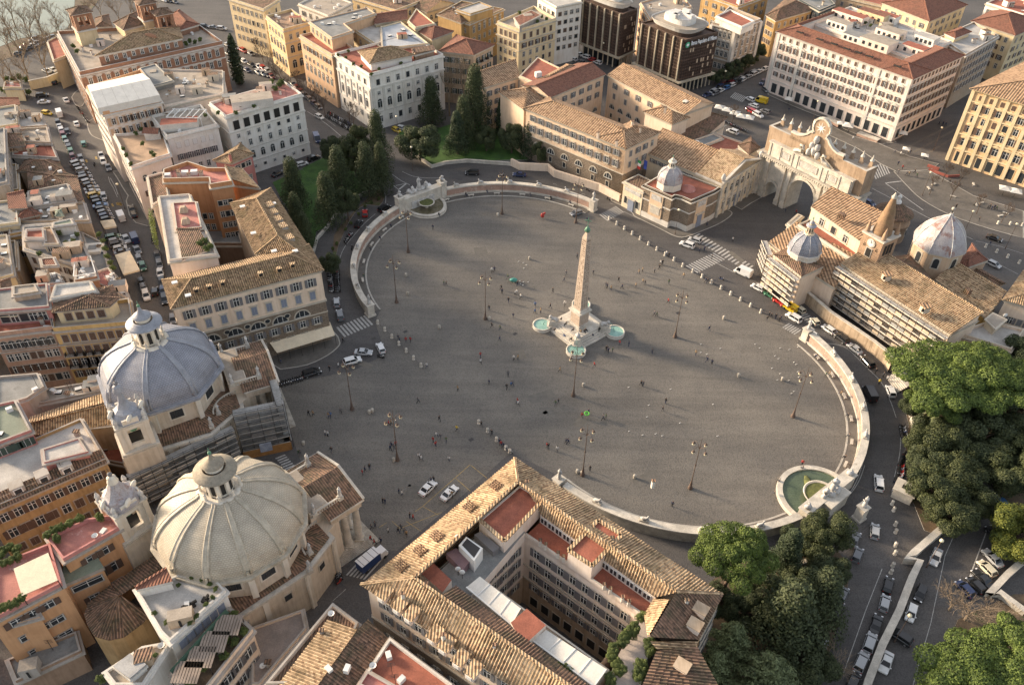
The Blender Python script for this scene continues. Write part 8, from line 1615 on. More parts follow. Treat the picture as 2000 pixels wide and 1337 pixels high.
for i,(k,x,y,r_,sz,lb)in enumerate((('oak2',820,275,8.2,1.35,'broad round evergreen oak at the left end of the small north lawn'),('cone2',843,205,4.6,1.25,'dark conifer in front of the white palazzo with arched windows'),('cone',893,265,3.8,1.2,'slim dark conifer in the middle of the north lawn'),('cone2',928,205,5.6,1.75,'tallest dark cypress-like conifer on the north lawn'),('cone2',905,245,4.6,1.3,'bushy conifer below the tallest conifer on the north lawn'),('cyp',979,228,1.7,1.1,'thin pointed cypress in front of the peach convent block'),('oak2',1000,265,4.8,1.25,'dark bushy tree left of the barracks palazzo facade'),('cone',1037,270,3.6,1.15,'narrow conifer against the barracks palazzo facade'),('oak2',1057,292,3.6,1.0,'small dark tree nearest the barracks palazzo lunette windows'),('oak2',950,268,4.4,1.0,'low evergreen between the conifers on the north lawn'),('plane',905,150,7.5,1.15,'tall bare plane tree in front of the tan red-roofed palazzo'),('plane',876,165,5.5,.95,'second tall bare plane tree left of the taller one before the tan palazzo'),('oak2',645,512,3.4,.7,'round clipped bush at the south tip of the west park'),('cyp',458,115,2.2,1.45,'very tall dark cypress beside the congested street at the top left'))):tree(k,x,y,r_,lb,None,sz)
G2='bare riverside trees'
for i,(x,y,s_)in enumerate(((8,70,9),(35,95,9),(22,45,8),(55,60,9),(88,78,8),(70,30,8),(105,45,8),(10,115,8),(45,125,7),(80,110,7),(60,5,8),(15,10,9),(100,15,8),(120,70,7),(-20,90,8),(190,5,7),(225,12,7),(250,5,6),(270,22,6),(300,8,6),(165,12,6),(35,150,6),(0,140,7),(120,100,6),(40,25,8),(90,55,8),(25,70,9),(68,85,8),(130,30,7),(50,40,9),(5,30,9),(110,85,7))):tree('bare',x,y,s_*.75,'leafless riverside tree at the top left, %s of the bare grove'%ordn(i),G2,_tr.uniform(.9,1.25))
G3='dark bare street trees'
for i,(x,y)in enumerate(((500,85),(510,98),(522,112),(535,128),(548,140),(580,150),(592,165),(605,178),(618,190),(632,202),(560,158),(488,72),(470,60),(680,212),(688,228))):tree('bare2',x,y,3.6,'dark leafless street tree along the scooter-lined avenue, %s from the far end'%ordn(i),G3,1.05)
for i,(x,y,r_)in enumerate(((1100,42,4.5),(1125,30,4.8),(1112,55,3.5),(1395,150,3),(1414,146,3.4),(1435,132,4.2),(1458,118,4),(1478,98,4.6),(1470,110,3.2))):tree('oak2',x,y,r_,'dark tree beside the %s, %s of its row'%('dark office towers' if i<3 else 'brown stone bank palazzo',ordn(i if i<3 else i-3)),'trees near the office towers',None)
for i,(x,y)in enumerate(((1435,215),(1825,355),(1866,365),(1918,392),(1968,408),(1850,330),(1880,340))):tree('bare2',x,y,2.6,'small leafless tree in the open square beyond the gate, %s from the left'%ordn(i),'bare saplings beyond the gate',1.0)
G4='dense trees of the eastern hillside'
for i,(k,x,y,r_,sz)in enumerate((('oak',1850,885,7,1.2),('oak2',1920,850,8,1.3),('oak2',1985,800,8,1.3),('oak',1828,950,6.6,1.1),('oak',1860,1000,6,1.0),('oak2',1900,790,7,1.3),('oak',1985,915,8,1.2),('oak2',1790,790,4,.9),('oak',1805,870,5,1.0),('oak2',1965,745,7,1.3),('oak2',1830,850,6,1.1),('oak',1880,930,6,1.1),('oak2',1940,900,6,1.0),('oak',1900,980,5,.9),('oak2',1815,900,5,1.0),('oak',2010,860,8,1.3),('oak2',1995,700,7,1.3),('oak',1840,800,5,1.0),('oak2',1870,830,6,1.2))):tree(k,x,y,r_,'dense dark tree on the eastern slope, %s of the group behind the scooters'%ordn(i),G4,sz)
tree('pine',1858,725,13.5,'very large bright green stone pine hiding the end of the scaffolded convent',None,1.15);tree('pine2',1935,715,12,'wide stone pine at the right edge beside the largest pine',None,1.2);tree('pine2',1830,770,7,'lower bright pine bough leaning over the road by the large stone pine',None,.95)
tree('palm',1842,815,4.2,'palm tree with drooping fronds under the large stone pine');tree('yoak',1990,1040,7.5,'yellow-green tree beside the slanting parked cars at the right edge',None,1.0)
tree('pine',1925,1325,10.5,'large bright stone pine crown in the bottom right corner',None,.95);tree('pine2',2030,1290,10,'second stone pine crown at the right end of the bottom right corner',None,1.0);tree('pine2',1895,1390,9,'third stone pine crown touching the bottom edge at right',None,.9)
tree('pine',1442,1070,7.9,'bright green stone pine on a bare trunk right of the big tiled palazzo',None,1.3)
for i,(k,x,y,r_,sz,lb)in enumerate((('cone',1537,1085,3.4,1.05,'narrow dark conifer right of the bright stone pine'),('oak',1618,1035,5.4,1.05,'dark tree beside the statue on the plinth by the road fork'),('oak2',1562,1140,4.6,1.0,'deep green tree behind the narrow conifer'),('cone2',1600,1180,5.4,1.15,'big dense evergreen above the shaded slip road'),('cone2',1535,1215,6.8,1.3,'largest dense evergreen in the bottom garden'),('oak2',1495,1160,5,1.0,'shaded evergreen under the bright stone pine'),('oak2',1465,1200,4.6,.8,'low dark tree between the pine trunk and the palazzo'),('cedar',1425,1262,5.2,1.05,'pale tipped cedar beside the palazzo corner roof'),('cedar',1390,1310,4.6,.9,'smaller cedar at the bottom edge below the palazzo corner'),('cedar',1500,1330,6.8,1.05,'light green spreading cedar on the bottom edge'),('oak2',1620,1110,4.2,.9,'dark tree overhanging the parked cars of the slip road'),('oak2',1575,1280,6,1.0,'dark tree at the bottom behind the light cedar'),('oak2',1410,1170,4.0,.9,'dark shrub-like tree against the palazzo end wall'),('oak',1590,1065,4.2,.9,'small tree behind the goddess fountain wall'),('oak2',1545,1045,2.6,.6,'small bushy tree right behind the fountain basin'),('bare',1625,1290,5,.6,'leafless tree over the parked cars at the bottom edge'),('bare',1905,1180,6.5,.65,'large leafless thicket left of the low stone walls'),('bare',1870,1165,5,.55,'leafless branches over the lower end of the slanting parked cars'),('bare',1950,1190,6,.6,'leafless shrubs on the pale bank at the right edge'))):tree(k,x,y,r_,lb,None,sz)
SHP={'villa':('potted shrub on the roof garden of the white villa',21.6),'tan':('potted shrub on the sandy terrace of the corner house',17.9),'wp':('potted shrub on the roof garden of the white palazzo',20.8),'pal':('leafy shrub on the garden terrace of the big tiled palazzo',20.7),'pink':('leafy shrub in planters on the pink terraces, bottom left',18.9),'wt':('small potted palm on the pale terrace beside the cream dome',18.3),'pg':('shrub beside the pergolas at the bottom left',14.4),'gr':('climbing greenery on roof terraces left of the street',14.4),'pl':('garden bush in front of the exedra road on the park bank',.2),'yel':('plant on the roof of the yellow apartments by the avenue',20.3),'br':('shrub on the terraces of the brick palace',18.8),'lt':('green shrub along the white-roofed wing of the cafe palazzo',23.6),'lg':('garden shrub at the far left above the street',.2),'ov':('rooftop shrub of the long pink palazzo',22.3)}
SH=[('villa',1,x,y,1.3)for x,y in((1700,880),(1840,880),(1980,830),(1600,900))]+[('villa',2,x,y,1.8)for x,y in((120,640),(150,690),(40,760),(200,640),(180,660),(20,780))]+[('tan',1,x,y,1.3)for x,y in((960,1160),(985,1210),(1020,1280),(1180,1190),(1060,1040),(1110,1120),(1200,1210),(1100,1010))]+[('wp',2,x,y,1.2)for x,y in((640,430),(700,450),(760,500),(820,520),(900,580),(960,540),(1130,495),(720,400),(1240,450),(1300,430))]+[('pal',15,x,y,1.9)for x,y in((1015,810),(960,900),(930,930),(880,960),(860,1010),(790,1070),(780,1110),(820,1180),(840,1230),(770,1300),(1075,1010),(1080,1060),(1010,1180),(1000,1240),(980,1270),(320,1200),(390,1210),(430,1250),(230,1310),(290,1240))]+[('pink',13,x,y,1.5)for x,y in((20,300),(70,270),(130,280),(30,390),(80,370),(140,340),(370,170),(420,130),(470,110),(540,80),(620,40),(445,195),(20,740),(70,720),(120,700),(170,660),(0,330),(780,30))]+[('wt',13,x,y,.8)for x,y in((1500,500),(1575,520),(1635,550),(1680,590),(1660,655),(1605,710),(1535,800),(1505,830),(1480,855),(1295,850),(1205,775),(1390,560),(1210,1105))]+[('pg',13,x,y,1.4)for x,y in((1820,790),(1900,920),(1770,970),(1660,1070),(1750,1110),(1580,1200),(1480,1320),(1830,1000),(790,1290))]+[('gr',5,x,y,1.4)for x,y in((770,490),(800,540),(820,600),(835,660),(860,710),(880,750),(600,490),(510,560),(570,540),(305,640),(450,630),(460,480),(620,690),(50,1030),(640,740))]+[('pl',6,x,y,1.0)for x,y in((700,450),(740,400),(800,330),(850,270),(900,240),(960,210),(630,560),(600,600))]+[('yel',3,x,y,1.4)for x,y in((230,130),(110,190),(270,150),(60,100),(200,170))]+[('br',1,x,y,1.6)for x,y in((1450,340),(1520,330),(1560,310),(840,470),(880,460),(600,400),(570,360),(1480,320))]+[('lt',5,x,y,1.5)for x,y in((1560,560),(1600,540),(1640,580),(1610,600))]+[('lg',1,x,y,2.2)for x,y in((50,620),(100,620),(150,600),(200,620),(60,720),(220,720),(20,700))]+[('ov',4,x,y,1.3)for x,y in((680,150),(720,165),(760,180),(700,190),(800,200))]
for key,n_,x,y,r_ in SH:tree('bush',TO[n_][0]+x/3.992,TO[n_][1]+y/3.992,r_*.62,SHP[key][0],'shrubs: '+SHP[key][0],None,'plant',False,SHP[key][1])
lm=MB();c=T(9,880,830,4.3)
def hedge(P,z,label,w_=.9,h=1.2):
 m=MB();P=[v2(p)for p in P]
 for i in range(len(P)-1):
  a,b_=P[i],P[i+1];n=int((b_-a).length/.45)+1
  for k in range(n):q=lerp(a,b_,(k+.5)/n);leaves(m,(q.x,q.y,z+h/2),(w_*.6,w_*.6,h*.6),34,.2,LEAFS,low=-.9)
 o=m.build('hedge',None,(P[0].x,P[0].y,z));tag(o,label,'hedge')
hedge(TT(5,[(1255,580),(1265,680),(1290,790)]),8,'yellow-green creeper hanging on the street side of the cafe palazzo wing',1.2,5)
hedge(TT(3,[(520,250),(690,310),(880,400)],5.4),5.4,'green roof planting along the podium of the farther dark office tower',1.6,.6)
TYRE=plain('tyre_rubber',(0.02,0.02,0.02),.85);RIM=plain('wheel_rim',(0.35,0.35,0.36),.35,.6);CGL=plain('car_glass',(0.012,0.014,0.017),.08);HL=plain('headlamp',(0.75,0.76,0.78),.2);TL=plain('tail_lamp',(0.35,0.02,0.015),.3)
PC={'white':(0.66,0.66,0.65),'silver':(0.38,0.39,0.40),'grey':(0.15,0.155,0.165),'black':(0.018,0.018,0.02),'dark blue':(0.02,0.035,0.10),'blue':(0.05,0.14,0.32),'red':(0.38,0.025,0.02),'yellow':(0.62,0.42,0.02),'green':(0.04,0.14,0.08),'teal':(0.08,0.20,0.18),'cream':(0.58,0.54,0.42),'maroon':(0.14,0.015,0.02),'orange':(0.7,0.32,0.02)}
PM={}
for k_,c_ in PC.items():
 m_,nt_,b_=newmat('car_paint_'+k_.replace(' ','_'));b_.inputs['Base Color'].default_value=(*c_,1);b_.inputs['Roughness'].default_value=.32;b_.inputs['Coat Weight'].default_value=.7;b_.inputs['Coat Roughness'].default_value=.08;PM[k_]=m_
KD={'hatch':(4.0,1.75,1.48,[(-.5,.55),(-.49,.92),(-.3,.95),(.2,.92),(.42,.78),(.49,.62),(.5,.4)],(-.49,-.40,.12,.30)),'sedan':(4.6,1.82,1.44,[(-.5,.5),(-.48,.88),(-.3,.94),(.15,.92),(.42,.78),(.49,.6),(.5,.4)],(-.34,-.20,.08,.24)),'suv':(4.6,1.88,1.68,[(-.5,.6),(-.49,1.02),(-.3,1.06),(.2,1.04),(.42,.92),(.49,.72),(.5,.45)],(-.48,-.41,.12,.28)),'van':(5.2,2.0,2.4,[(-.5,.5),(-.499,1.2),(-.2,1.2),(.3,1.2),(.42,1.05),(.49,.75),(.5,.45)],(-.498,-.49,.26,.40)),'mini':(3.0,1.6,1.5,[(-.5,.55),(-.49,.92),(-.3,.95),(.2,.92),(.42,.78),(.49,.62),(.5,.4)],(-.49,-.42,.14,.34))}
CM={}
def car_meshes(kind):
 if kind in CM:return CM[kind]
 L_,Wd,H,prof,(r0,r1,f1,f0)=KD[kind];P=PM['white'];out={};hw=Wd/2
 b=MB();st=[(x*L_,z,hw*(1-.10*max(0,abs(x)-.36)/.14))for x,z in prof];zl=.24;vs=[];fs=[]
 for x,z,h in st:
  z=max(z,zl+.25);vs+=[(x,-h*.9,zl),(x,-h,zl+.14),(x,-h,z-.14),(x,-h*.9,z),(x,h*.9,z),(x,h,z-.14),(x,h,zl+.14),(x,h*.9,zl)]
 for i in range(len(st)-1):
  for k in range(8):k2=(k+1)%8;fs.append([i*8+k,(i+1)*8+k,(i+1)*8+k2,i*8+k2])
 fs+=[[7,6,5,4,3,2,1,0],[(len(st)-1)*8+k for k in range(8)]];b.shared(vs,[f[::-1]for f in fs],P,False)
 zb=max(z for _,z in prof)-.04;bw,tw=hw*.93,hw*.74 if kind!='van' else hw*.90
 q=lambda x,y,z:(x*L_,y,z);zr=H-.05
 b.face([q(r1,-tw,zr),q(f1,-tw,zr),q(f1,tw,zr),q(r1,tw,zr)],P);b.box(((r1+f1)/2*L_,0,H-.03),((f1-r1)*L_*.94,tw*1.85,.06),P)
 for y in(-1,1):
  for(a,c)in(((r0,bw),(r1,tw)),((f0,bw),(f1,tw))):b.beam(q(a[0],y*a[1],zb),q(c[0],y*c[1],zr),.09,.09,P)
  mid=(r1+f1)/2;b.beam(q(mid,y*bw,zb),q(mid,y*tw,zr),.07,.05,P);b.beam(q(r1,y*tw,zr),q(f1,y*tw,zr),.1,.08,P);b.box((.22*L_,y*(bw+.12),zb+.05),(.18,.2,.13),P)
 if kind=='van':
  for y in(-1,1):b.face([q(-.47,y*hw*.945,zb+.0),q(.10,y*hw*.945,zb),q(.10,y*hw*.915,zr),q(-.47,y*hw*.915,zr)],P);
  b.face([q(r0-.001,-bw,zb),q(r0-.001,bw,zb),q(r1-.001,tw,zr),q(r1-.001,-tw,zr)],P)
 g=MB();out['windscreen']=MB();out['windscreen'].face([q(f0,-bw,zb),q(f0,bw,zb),q(f1,tw,zr),q(f1,-tw,zr)],CGL);out['rear_window']=MB();out['rear_window'].face([q(r0,bw,zb),q(r0,-bw,zb),q(r1,-tw,zr),q(r1,tw,zr)],CGL)
 for i,y in enumerate((-1,1)):w_=MB();w_.face([q(r0,y*bw*.995,zb),q(f0,y*bw*.995,zb),q(f1,y*tw*.995,zr),q(r1,y*tw*.995,zr)],CGL);out['side_window.%d'%i]=w_
 for i,(x,y)in enumerate(((-.31,-1),(-.31,1),(.31,-1),(.31,1))):
  w_=MB();vs=[];n=14;cx=x*L_;r_=.33 if kind!='suv' else .37
  for s_ in(-.11,.11):
   for k in range(n):vs.append((cx+r_*math.cos(2*PI*k/n),y*(hw-.08)+s_,r_+r_*math.sin(2*PI*k/n)))
  w_.shared(vs,[[k,(k+1)%n,n+(k+1)%n,n+k]for k in range(n)],TYRE);
  for s_ in(-.115,.115):w_.face([(cx+r_*math.cos(2*PI*k/n),y*(hw-.08)+s_*.98,r_+r_*math.sin(2*PI*k/n))for k in range(n)],TYRE);w_.face([(cx+r_*.62*math.cos(2*PI*k/n),y*(hw-.08)+s_*1.05,r_+r_*.62*math.sin(2*PI*k/n))for k in range(n)],RIM)
  out['wheel.%d'%i]=w_
 zh=prof[-2][1]+.02
 for i,y in enumerate((-1,1)):
  w_=MB();w_.box((L_*.475,y*hw*.68,zh),(.22,.36,.16),HL);out['headlight.%d'%i]=w_;w_=MB();w_.box((-L_*.49,y*hw*.76,prof[1][1]-.18),(.1,.26,.2),TL);out['taillight.%d'%i]=w_
 full=MB();
 for mb in[b]+list(out.values()):
  for f,mi,uv,sm in zip(mb.f,mb.m,mb.uv,mb.sm):full.face([mb.v[i]for i in f],mb.ms[mi],uv,sm)
 CM[kind]=(b.mesh('body'),{k:v.mesh(k.split('.')[0])for k,v in out.items()},full.mesh('car'));return CM[kind]
def paint(o,mt):
 s=o.material_slots[0];s.link='OBJECT';s.material=mt
def car(p,d,kind,col,label,group=None,near=False,name=None,z=0.0):
 body,parts,full=car_meshes(kind);a=math.atan2(d.y,d.x);nm=name or('parked_van' if kind=='van' else 'car')
 if near:
  r=root(nm,(p.x,p.y,z),label,'van' if kind=='van' else 'car',group,a);o=inst('body',body,(0,0,0),parent=r);paint(o,PM[col])
  for k,me in parts.items():inst(k.split('.')[0],me,(0,0,0),parent=r)
 else:o=inst(nm,full,(p.x,p.y,z),a);paint(o,PM[col]);tag(o,label,'van' if kind=='van' else 'car',group);r=o
 return r
def C(n,x,y,dx,dy,kind,col,label,near=True,group=None,**k):
 p=T(n,x,y,.5);q=T(n,x+dx,y+dy,.5);car(p,q-p,kind,col,label,group,near,**k)
for a in((12,862,1090,-3,-40,'suv','white','white suv driving up the road beside the scooter row right of the green fountain'),(12,955,375,-12,-30,'hatch','white','white hatchback parked below the stone steps by the large pine'),(12,790,400,-20,-40,'van','black','long black van driving past the east exedra'),(12,775,145,-22,-25,'suv','black','black suv parked in the taxi row before the steps wall'),(12,675,45,-30,-25,'sedan','silver','silver saloon parked in the taxi row behind the black suv'),(12,1530,1020,10,-40,'hatch','red','red hatchback in the deep shade under the trees at right'),(12,390,1290,30,-30,'sedan','grey','dark car parked behind the green fountain wall'),(12,1840,1270,35,40,'hatch','blue','blue-grey car under the trees at the right edge'),(16,832,140,3,-40,'hatch','silver','silver hatchback on the fork road right of the garden statue'),(16,672,205,18,-40,'sedan','grey','dark grey car half hidden by the tree at the road fork'),(16,697,325,16,-40,'hatch','grey','grey hatchback parked at the mouth of the slip road'),(16,1308,340,-16,40,'sedan','silver','silver saloon coming down the ramp beside the street lamp'),(16,1188,625,-16,40,'hatch','black','black hatchback on the ramp behind the white taxi'),(16,1115,775,-12,40,'hatch','white','white hatchback on the ramp in front of the black hatchback'),(16,1025,960,-45,-30,'suv','black','black suv turned across the ramp beside the lower street lamp'),(16,920,1160,-14,40,'sedan','white','white saloon nearest the bottom edge on the ramp'),(16,580,635,18,-40,'hatch','grey','grey car in tree shade on the left side of the slip road'),(16,535,760,18,-40,'suv','black','black car in tree shade below the grey one on the slip road'),(16,415,1040,18,-40,'hatch','silver','silver car under the leafless tree at the bottom of the slip road'),(16,1750,350,-38,-40,'sedan','silver','silver saloon in the slanting row right of the ramp'),(16,1705,430,-38,-40,'hatch','cream','cream small hatchback in the slanting row right of the ramp'),(16,1670,510,-38,-40,'sedan','black','black saloon below the cream hatchback in the slanting row'),(16,1620,560,-38,-40,'hatch','black','black hatchback in the slanting row, second from its lower end'),(16,1535,590,-38,-40,'hatch','dark blue','dark blue hatchback at the lower end of the slanting row'),(16,1770,170,-34,-40,'suv','black','black car high in the slanting row beside the yellow-green tree'),(16,1810,240,-34,-40,'sedan','black','black saloon above the silver one in the slanting row'),(16,935,560,10,-40,'hatch','black','black hatchback at the head of the row parked along the ramp wall'),(16,908,700,10,-40,'hatch','silver','silver hatchback second in the row along the ramp wall'),(16,842,865,12,-40,'sedan','black','black saloon third in the row along the ramp wall'),(16,792,1010,14,-40,'suv','silver','silver-grey suv fourth in the row along the ramp wall'),(16,725,1160,18,-40,'suv','silver','pale estate car fifth in the row along the ramp wall'),(16,665,1310,18,-40,'hatch','black','black car at the bottom edge in the row along the ramp wall'),(8,200,1140,-35,-22,'suv','white','white taxi van on the zebra crossing by the exedra statue'),(8,345,1275,-35,-25,'sedan','white','white saloon just below the exedra statue'),(8,470,1230,-28,-20,'hatch','white','white hatchback with black roof parked by the old street wall'),(8,570,1300,-28,-22,'suv','black','black suv parked behind the white hatchback by the old street wall'),(8,365,1170,-20,-25,'mini','cream','cream electric buggy parked by the old street wall'),(8,250,1080,-26,-20,'mini','cream','cream-roofed buggy behind the yellow toy engine'),(7,1365,572,-40,-14,'suv','white','white suv with black roof crossing towards the domed pavilion'),(7,1425,535,-36,-12,'hatch','silver','silver hatchback beside the white suv with the black roof'),(7,1800,790,-40,-18,'van','white','white delivery van at the corner below the scaffolding'),(7,1915,905,-35,-18,'hatch','white','white hatchback behind the white delivery van'),(7,500,325,-30,8,'hatch','grey','grey hatchback on the paving beside the north end of the west exedra'),(7,58,25,-40,-2,'sedan','dark blue','dark blue saloon on the road behind the west exedra wall'),(6,630,1020,-2,-30,'hatch','silver','silver hatchback parked beside the cafe palazzo corner'),(6,655,1120,-8,-35,'suv','grey','grey suv parked in front of the silver hatchback by the cafe palazzo'),(6,850,325,0,-30,'hatch','red','small red car on the curved road left of the sea-god fountain'),(6,1000,290,25,-15,'suv','black','black suv on the curved road behind the sea-god fountain'),(6,800,410,18,-30,'hatch','black','black hatchback parked below the small red car'),(6,1345,118,-10,-10,'hatch','white','white car half hidden behind the sea-god group'),(6,1685,12,-35,0,'suv','black','black suv on the road in front of the north lawn'),(6,170,18,30,-14,'sedan','black','black saloon parked beside the pink house'),(10,838,72,38,2,'sedan','silver','silver saloon behind the white suv at the edge of the paving'),(10,752,140,36,-10,'suv','white','white suv parked at the edge of the paving below the cafe'),(10,972,38,-14,-30,'hatch','white','white hatchback beside the zebra crossing below the cafe'),(10,435,232,38,-12,'suv','black','black estate car parked beside the scooter row near the cafe'),(10,1340,1130,25,-24,'sedan','white','white car parked outside the yellow bays near the big palazzo'),(10,1508,1168,25,-24,'sedan','white','white taxi with open doors inside the yellow bays'),(5,945,355,-18,-38,'van','white','white box van in the middle of the left street'),(5,1050,525,-14,-30,'van','dark blue','dark blue van in the left street beside the cream canopies'),(5,1210,935,0,-30,'hatch','black','black hatchback driving along the left street above the dome lantern'),(5,1140,965,8,30,'suv','white','white-roofed black-windowed suv parked near the dome lantern'),(5,1115,740,8,30,'hatch','green','dark green hatchback beside the large square canopy'),(5,1085,685,8,30,'hatch','grey','grey hatchback beside the large square canopy'),(5,1070,610,16,28,'sedan','grey','grey saloon above the large square canopy'),(5,985,525,16,25,'sedan','silver','silver saloon beside the dark blue van'),(5,810,195,6,26,'hatch','silver','grey-blue hatchback waiting near the yellow road marks'),(5,1030,290,-14,-36,'sedan','black','long black saloon parked on the island in the left street'),(5,1045,335,-10,-30,'hatch','black','black hatchback behind the long saloon on the island'),(5,1350,1150,2,26,'hatch','grey','grey hatchback at the foot of the cafe palazzo by the dome'),(5,1105,865,6,24,'hatch','black','black hatchback two ahead of the white-roofed suv'),(5,1120,910,6,24,'hatch','grey','dark hatchback just ahead of the white-roofed suv'),(8,1765,520,36,12,'sedan','black','black saloon on the wide road beyond the octagonal dome'),(8,1760,725,25,12,'hatch','silver','silver hatchback on the ramp road right of the octagonal dome'),(8,790,245,20,10,'hatch','dark blue','dark blue car between the gate and the round chapel'),(4,-20,700,10,10,'hatch','grey','grey car at the left foot of the long pink palazzo'),(3,1855,775,-30,-14,'hatch','white','white car right of the yellow van near the cafe tents'),(3,1885,825,-30,-12,'hatch','white','white car below the yellow van near the cafe tents'),(3,1940,790,-36,-10,'van','yellow','bright yellow delivery van on the avenue by the long pink palazzo'),(3,1720,1028,-30,-12,'suv','white','white suv behind the barracks beside the scooter row'),(3,1975,870,-30,-12,'hatch','grey','grey car below the bright yellow van'),(2,495,912,30,16,'hatch','white','white hatchback driving up the scooter-lined avenue'),(2,1095,1015,26,14,'hatch','yellow','yellow-green small car parked at the foot of the white palazzo'),(2,1140,1000,24,6,'hatch','white','small white car beside the yellow-green one by the white palazzo'),(2,360,1280,30,-8,'hatch','white','white hatchback parked in front of the white villa'),(2,450,1235,30,-12,'suv','black','black car parked in front of the white villa'),(2,475,1085,12,26,'van','dark blue','dark van at the right corner of the white villa'),(1,330,745,34,-4,'suv','black','black suv at the upper end of the left street'),(1,342,797,34,-2,'sedan','white','white saloon at the upper end of the left street'),(1,515,780,-14,-20,'sedan','white','white saloon driving at the top of the left street'),(1,465,890,-10,-26,'van','white','white van in the upper left street'),(1,597,965,-10,-26,'sedan','white','white saloon in the middle of the upper left street'),(1,652,1120,-8,-24,'hatch','teal','green and white car in the middle of the left street'),(1,527,1030,8,26,'hatch','black','black car beside the parked row in the upper left street'),(1,365,882,24,4,'hatch','yellow','yellow car at the kerb corner of the upper left street'),(1,630,1235,8,26,'hatch','grey','dark car beside the maroon one in the left street'),(1,790,1210,8,26,'sedan','silver','silver saloon by the kerb island of the left street'),(1,805,1255,8,26,'sedan','white','white saloon by the kerb island of the left street'),(1,845,1305,8,26,'sedan','grey','slate grey saloon by the kerb island of the left street'),(1,365,555,24,10,'sedan','silver','silver car in the yard below the brick palace'),(1,415,545,24,12,'sedan','white','white car in the yard below the brick palace'),(1,430,640,10,-20,'hatch','black','black car in the gateway of the yellow wall')):
 C(*a,near=(a[0]>=5 or a[0]==3))
cr=random.Random(9);CK=['hatch','hatch','sedan','suv'];CO=['white','silver','grey','black','black','dark blue','grey','silver','maroon','grey','black','black']
def crow(n,p0,p1,k,d,label,group,cols=None):
 for i in range(k):
  t=(i+.5)/k;x=p0[0]+(p1[0]-p0[0])*t+cr.uniform(-3,3);y=p0[1]+(p1[1]-p0[1])*t;col=(cols[i%len(cols)]if cols else cr.choice(CO));C(n,x,y,d[0]+cr.uniform(-2,2),d[1]+cr.uniform(-1.5,1.5),cr.choice(CK),col,'%s car %s, %s from far end'%(col,label,ordn(i)),False,group)
crow(1,(445,940),(575,1240),9,(8,26),'parked in line along the upper left street','cars parked along the left street',['black','silver','white','maroon','teal','grey','black','green','maroon'])
crow(1,(590,1260),(640,1337),3,(36,-10),'nose-in at the top of the dense left row','cars parked along the left street',['silver','grey','silver'])
crow(5,(645,10),(845,385),14,(36,-9),'parked nose-in along the left street','cars parked nose-in on the left street',['black','grey','silver','black','grey','silver','yellow','black','black','blue','black','grey','dark blue','black'])
crow(5,(875,500),(960,640),5,(36,-9),'parked nose-in between the two cream canopies','cars parked nose-in on the left street',['green','silver','grey','white','grey'])
crow(5,(1225,620),(1290,1030),6,(4,26),'parked tight against the cafe palazzo side wall','cars beside the cafe palazzo',['black','grey','white','black','dark blue','black'])
crow(1,(300,290),(130,430),6,(30,-6),'parked under the riverside trees','riverside parked cars');crow(1,(430,280),(210,380),6,(30,-4),'in the second line under the riverside trees','riverside parked cars')
crow(1,(1780,490),(1960,560),3,(24,12),'queueing near the tall dark cypress','cars queueing in the top left avenue');crow(1,(1760,410),(1990,520),4,(24,12),'in the middle queue of the top left avenue','cars queueing in the top left avenue');crow(1,(1740,340),(1990,430),4,(24,12),'in the right queue of the top left avenue','cars queueing in the top left avenue',['silver','white','red','grey'])
crow(1,(1560,200),(1760,230),3,(24,2),'on the cross street by the yellow block','cars queueing in the top left avenue');crow(2,(0,560),(140,600),4,(18,14),'parked opposite the golden palazzo','cars queueing in the top left avenue');crow(2,(0,510),(110,560),3,(18,14),'passing the golden palazzo','cars queueing in the top left avenue',['white','red','silver']);crow(2,(270,640),(500,850),7,(20,16),'parked under the bare trees of the avenue','cars under the avenue trees')
crow(3,(370,290),(500,290),5,(6,-24),'across the far avenue by the dark trees','cars on the far avenue');crow(3,(410,370),(690,500),6,(-30,-12),'queueing in front of the farther dark tower','cars on the far avenue',['grey','white','white','white','red','white']);crow(3,(390,430),(560,495),3,(-30,-12),'in the near lane of the far avenue','cars on the far avenue')
crow(3,(1500,750),(1900,560),9,(-26,12),'parked below the stone bank palazzo','cars on the avenue by the bank');crow(3,(1560,740),(1990,530),10,(-26,12),'in the second lane below the stone bank palazzo','cars on the avenue by the bank',['grey','white','blue','white','black','white','silver','white','white','white']);crow(3,(1600,690),(1700,640),3,(-26,12),'third lane below the stone bank palazzo','cars on the avenue by the bank');crow(3,(1930,660),(2090,560),3,(-20,20),'at the left end of the long pink palazzo','cars on the avenue by the bank')
crow(1,(1380,20),(1260,0),3,(30,10),'on the road behind the brick palace','cars behind the brick palace');crow(3,(1840,850),(1930,905),3,(20,10),'beside the cafe tents','cars by the cafe tents',['maroon','red','white'])
p=T(14,905,375,.5);q=T(14,960,330,.5);d=(q-p);a=math.atan2(d.y,d.x);rt=root('delivery_truck',(p.x,p.y,0),'blue delivery truck with a white roof beside the columned church porch','truck',None,a)
BL=plain('truck_blue',(0.02,0.05,0.16),.35);WHP=plain('truck_white',(0.7,0.7,0.7),.4)
def loc(m,nm):o=bpy.data.objects.new(nm,m.mesh(nm));COL.objects.link(o);o.parent=rt;return o
m=MB();m.box((-.8,0,1.75),(4.6,2.1,2.2),BL,top=WHP);m.box((-.8,0,2.9),(4.7,2.2,.12),WHP);loc(m,'cargo_box');m=MB()
for k in range(4):m.box((-2.6+k*1.2,0,2.99),(.08,2.15,.06),SHG)
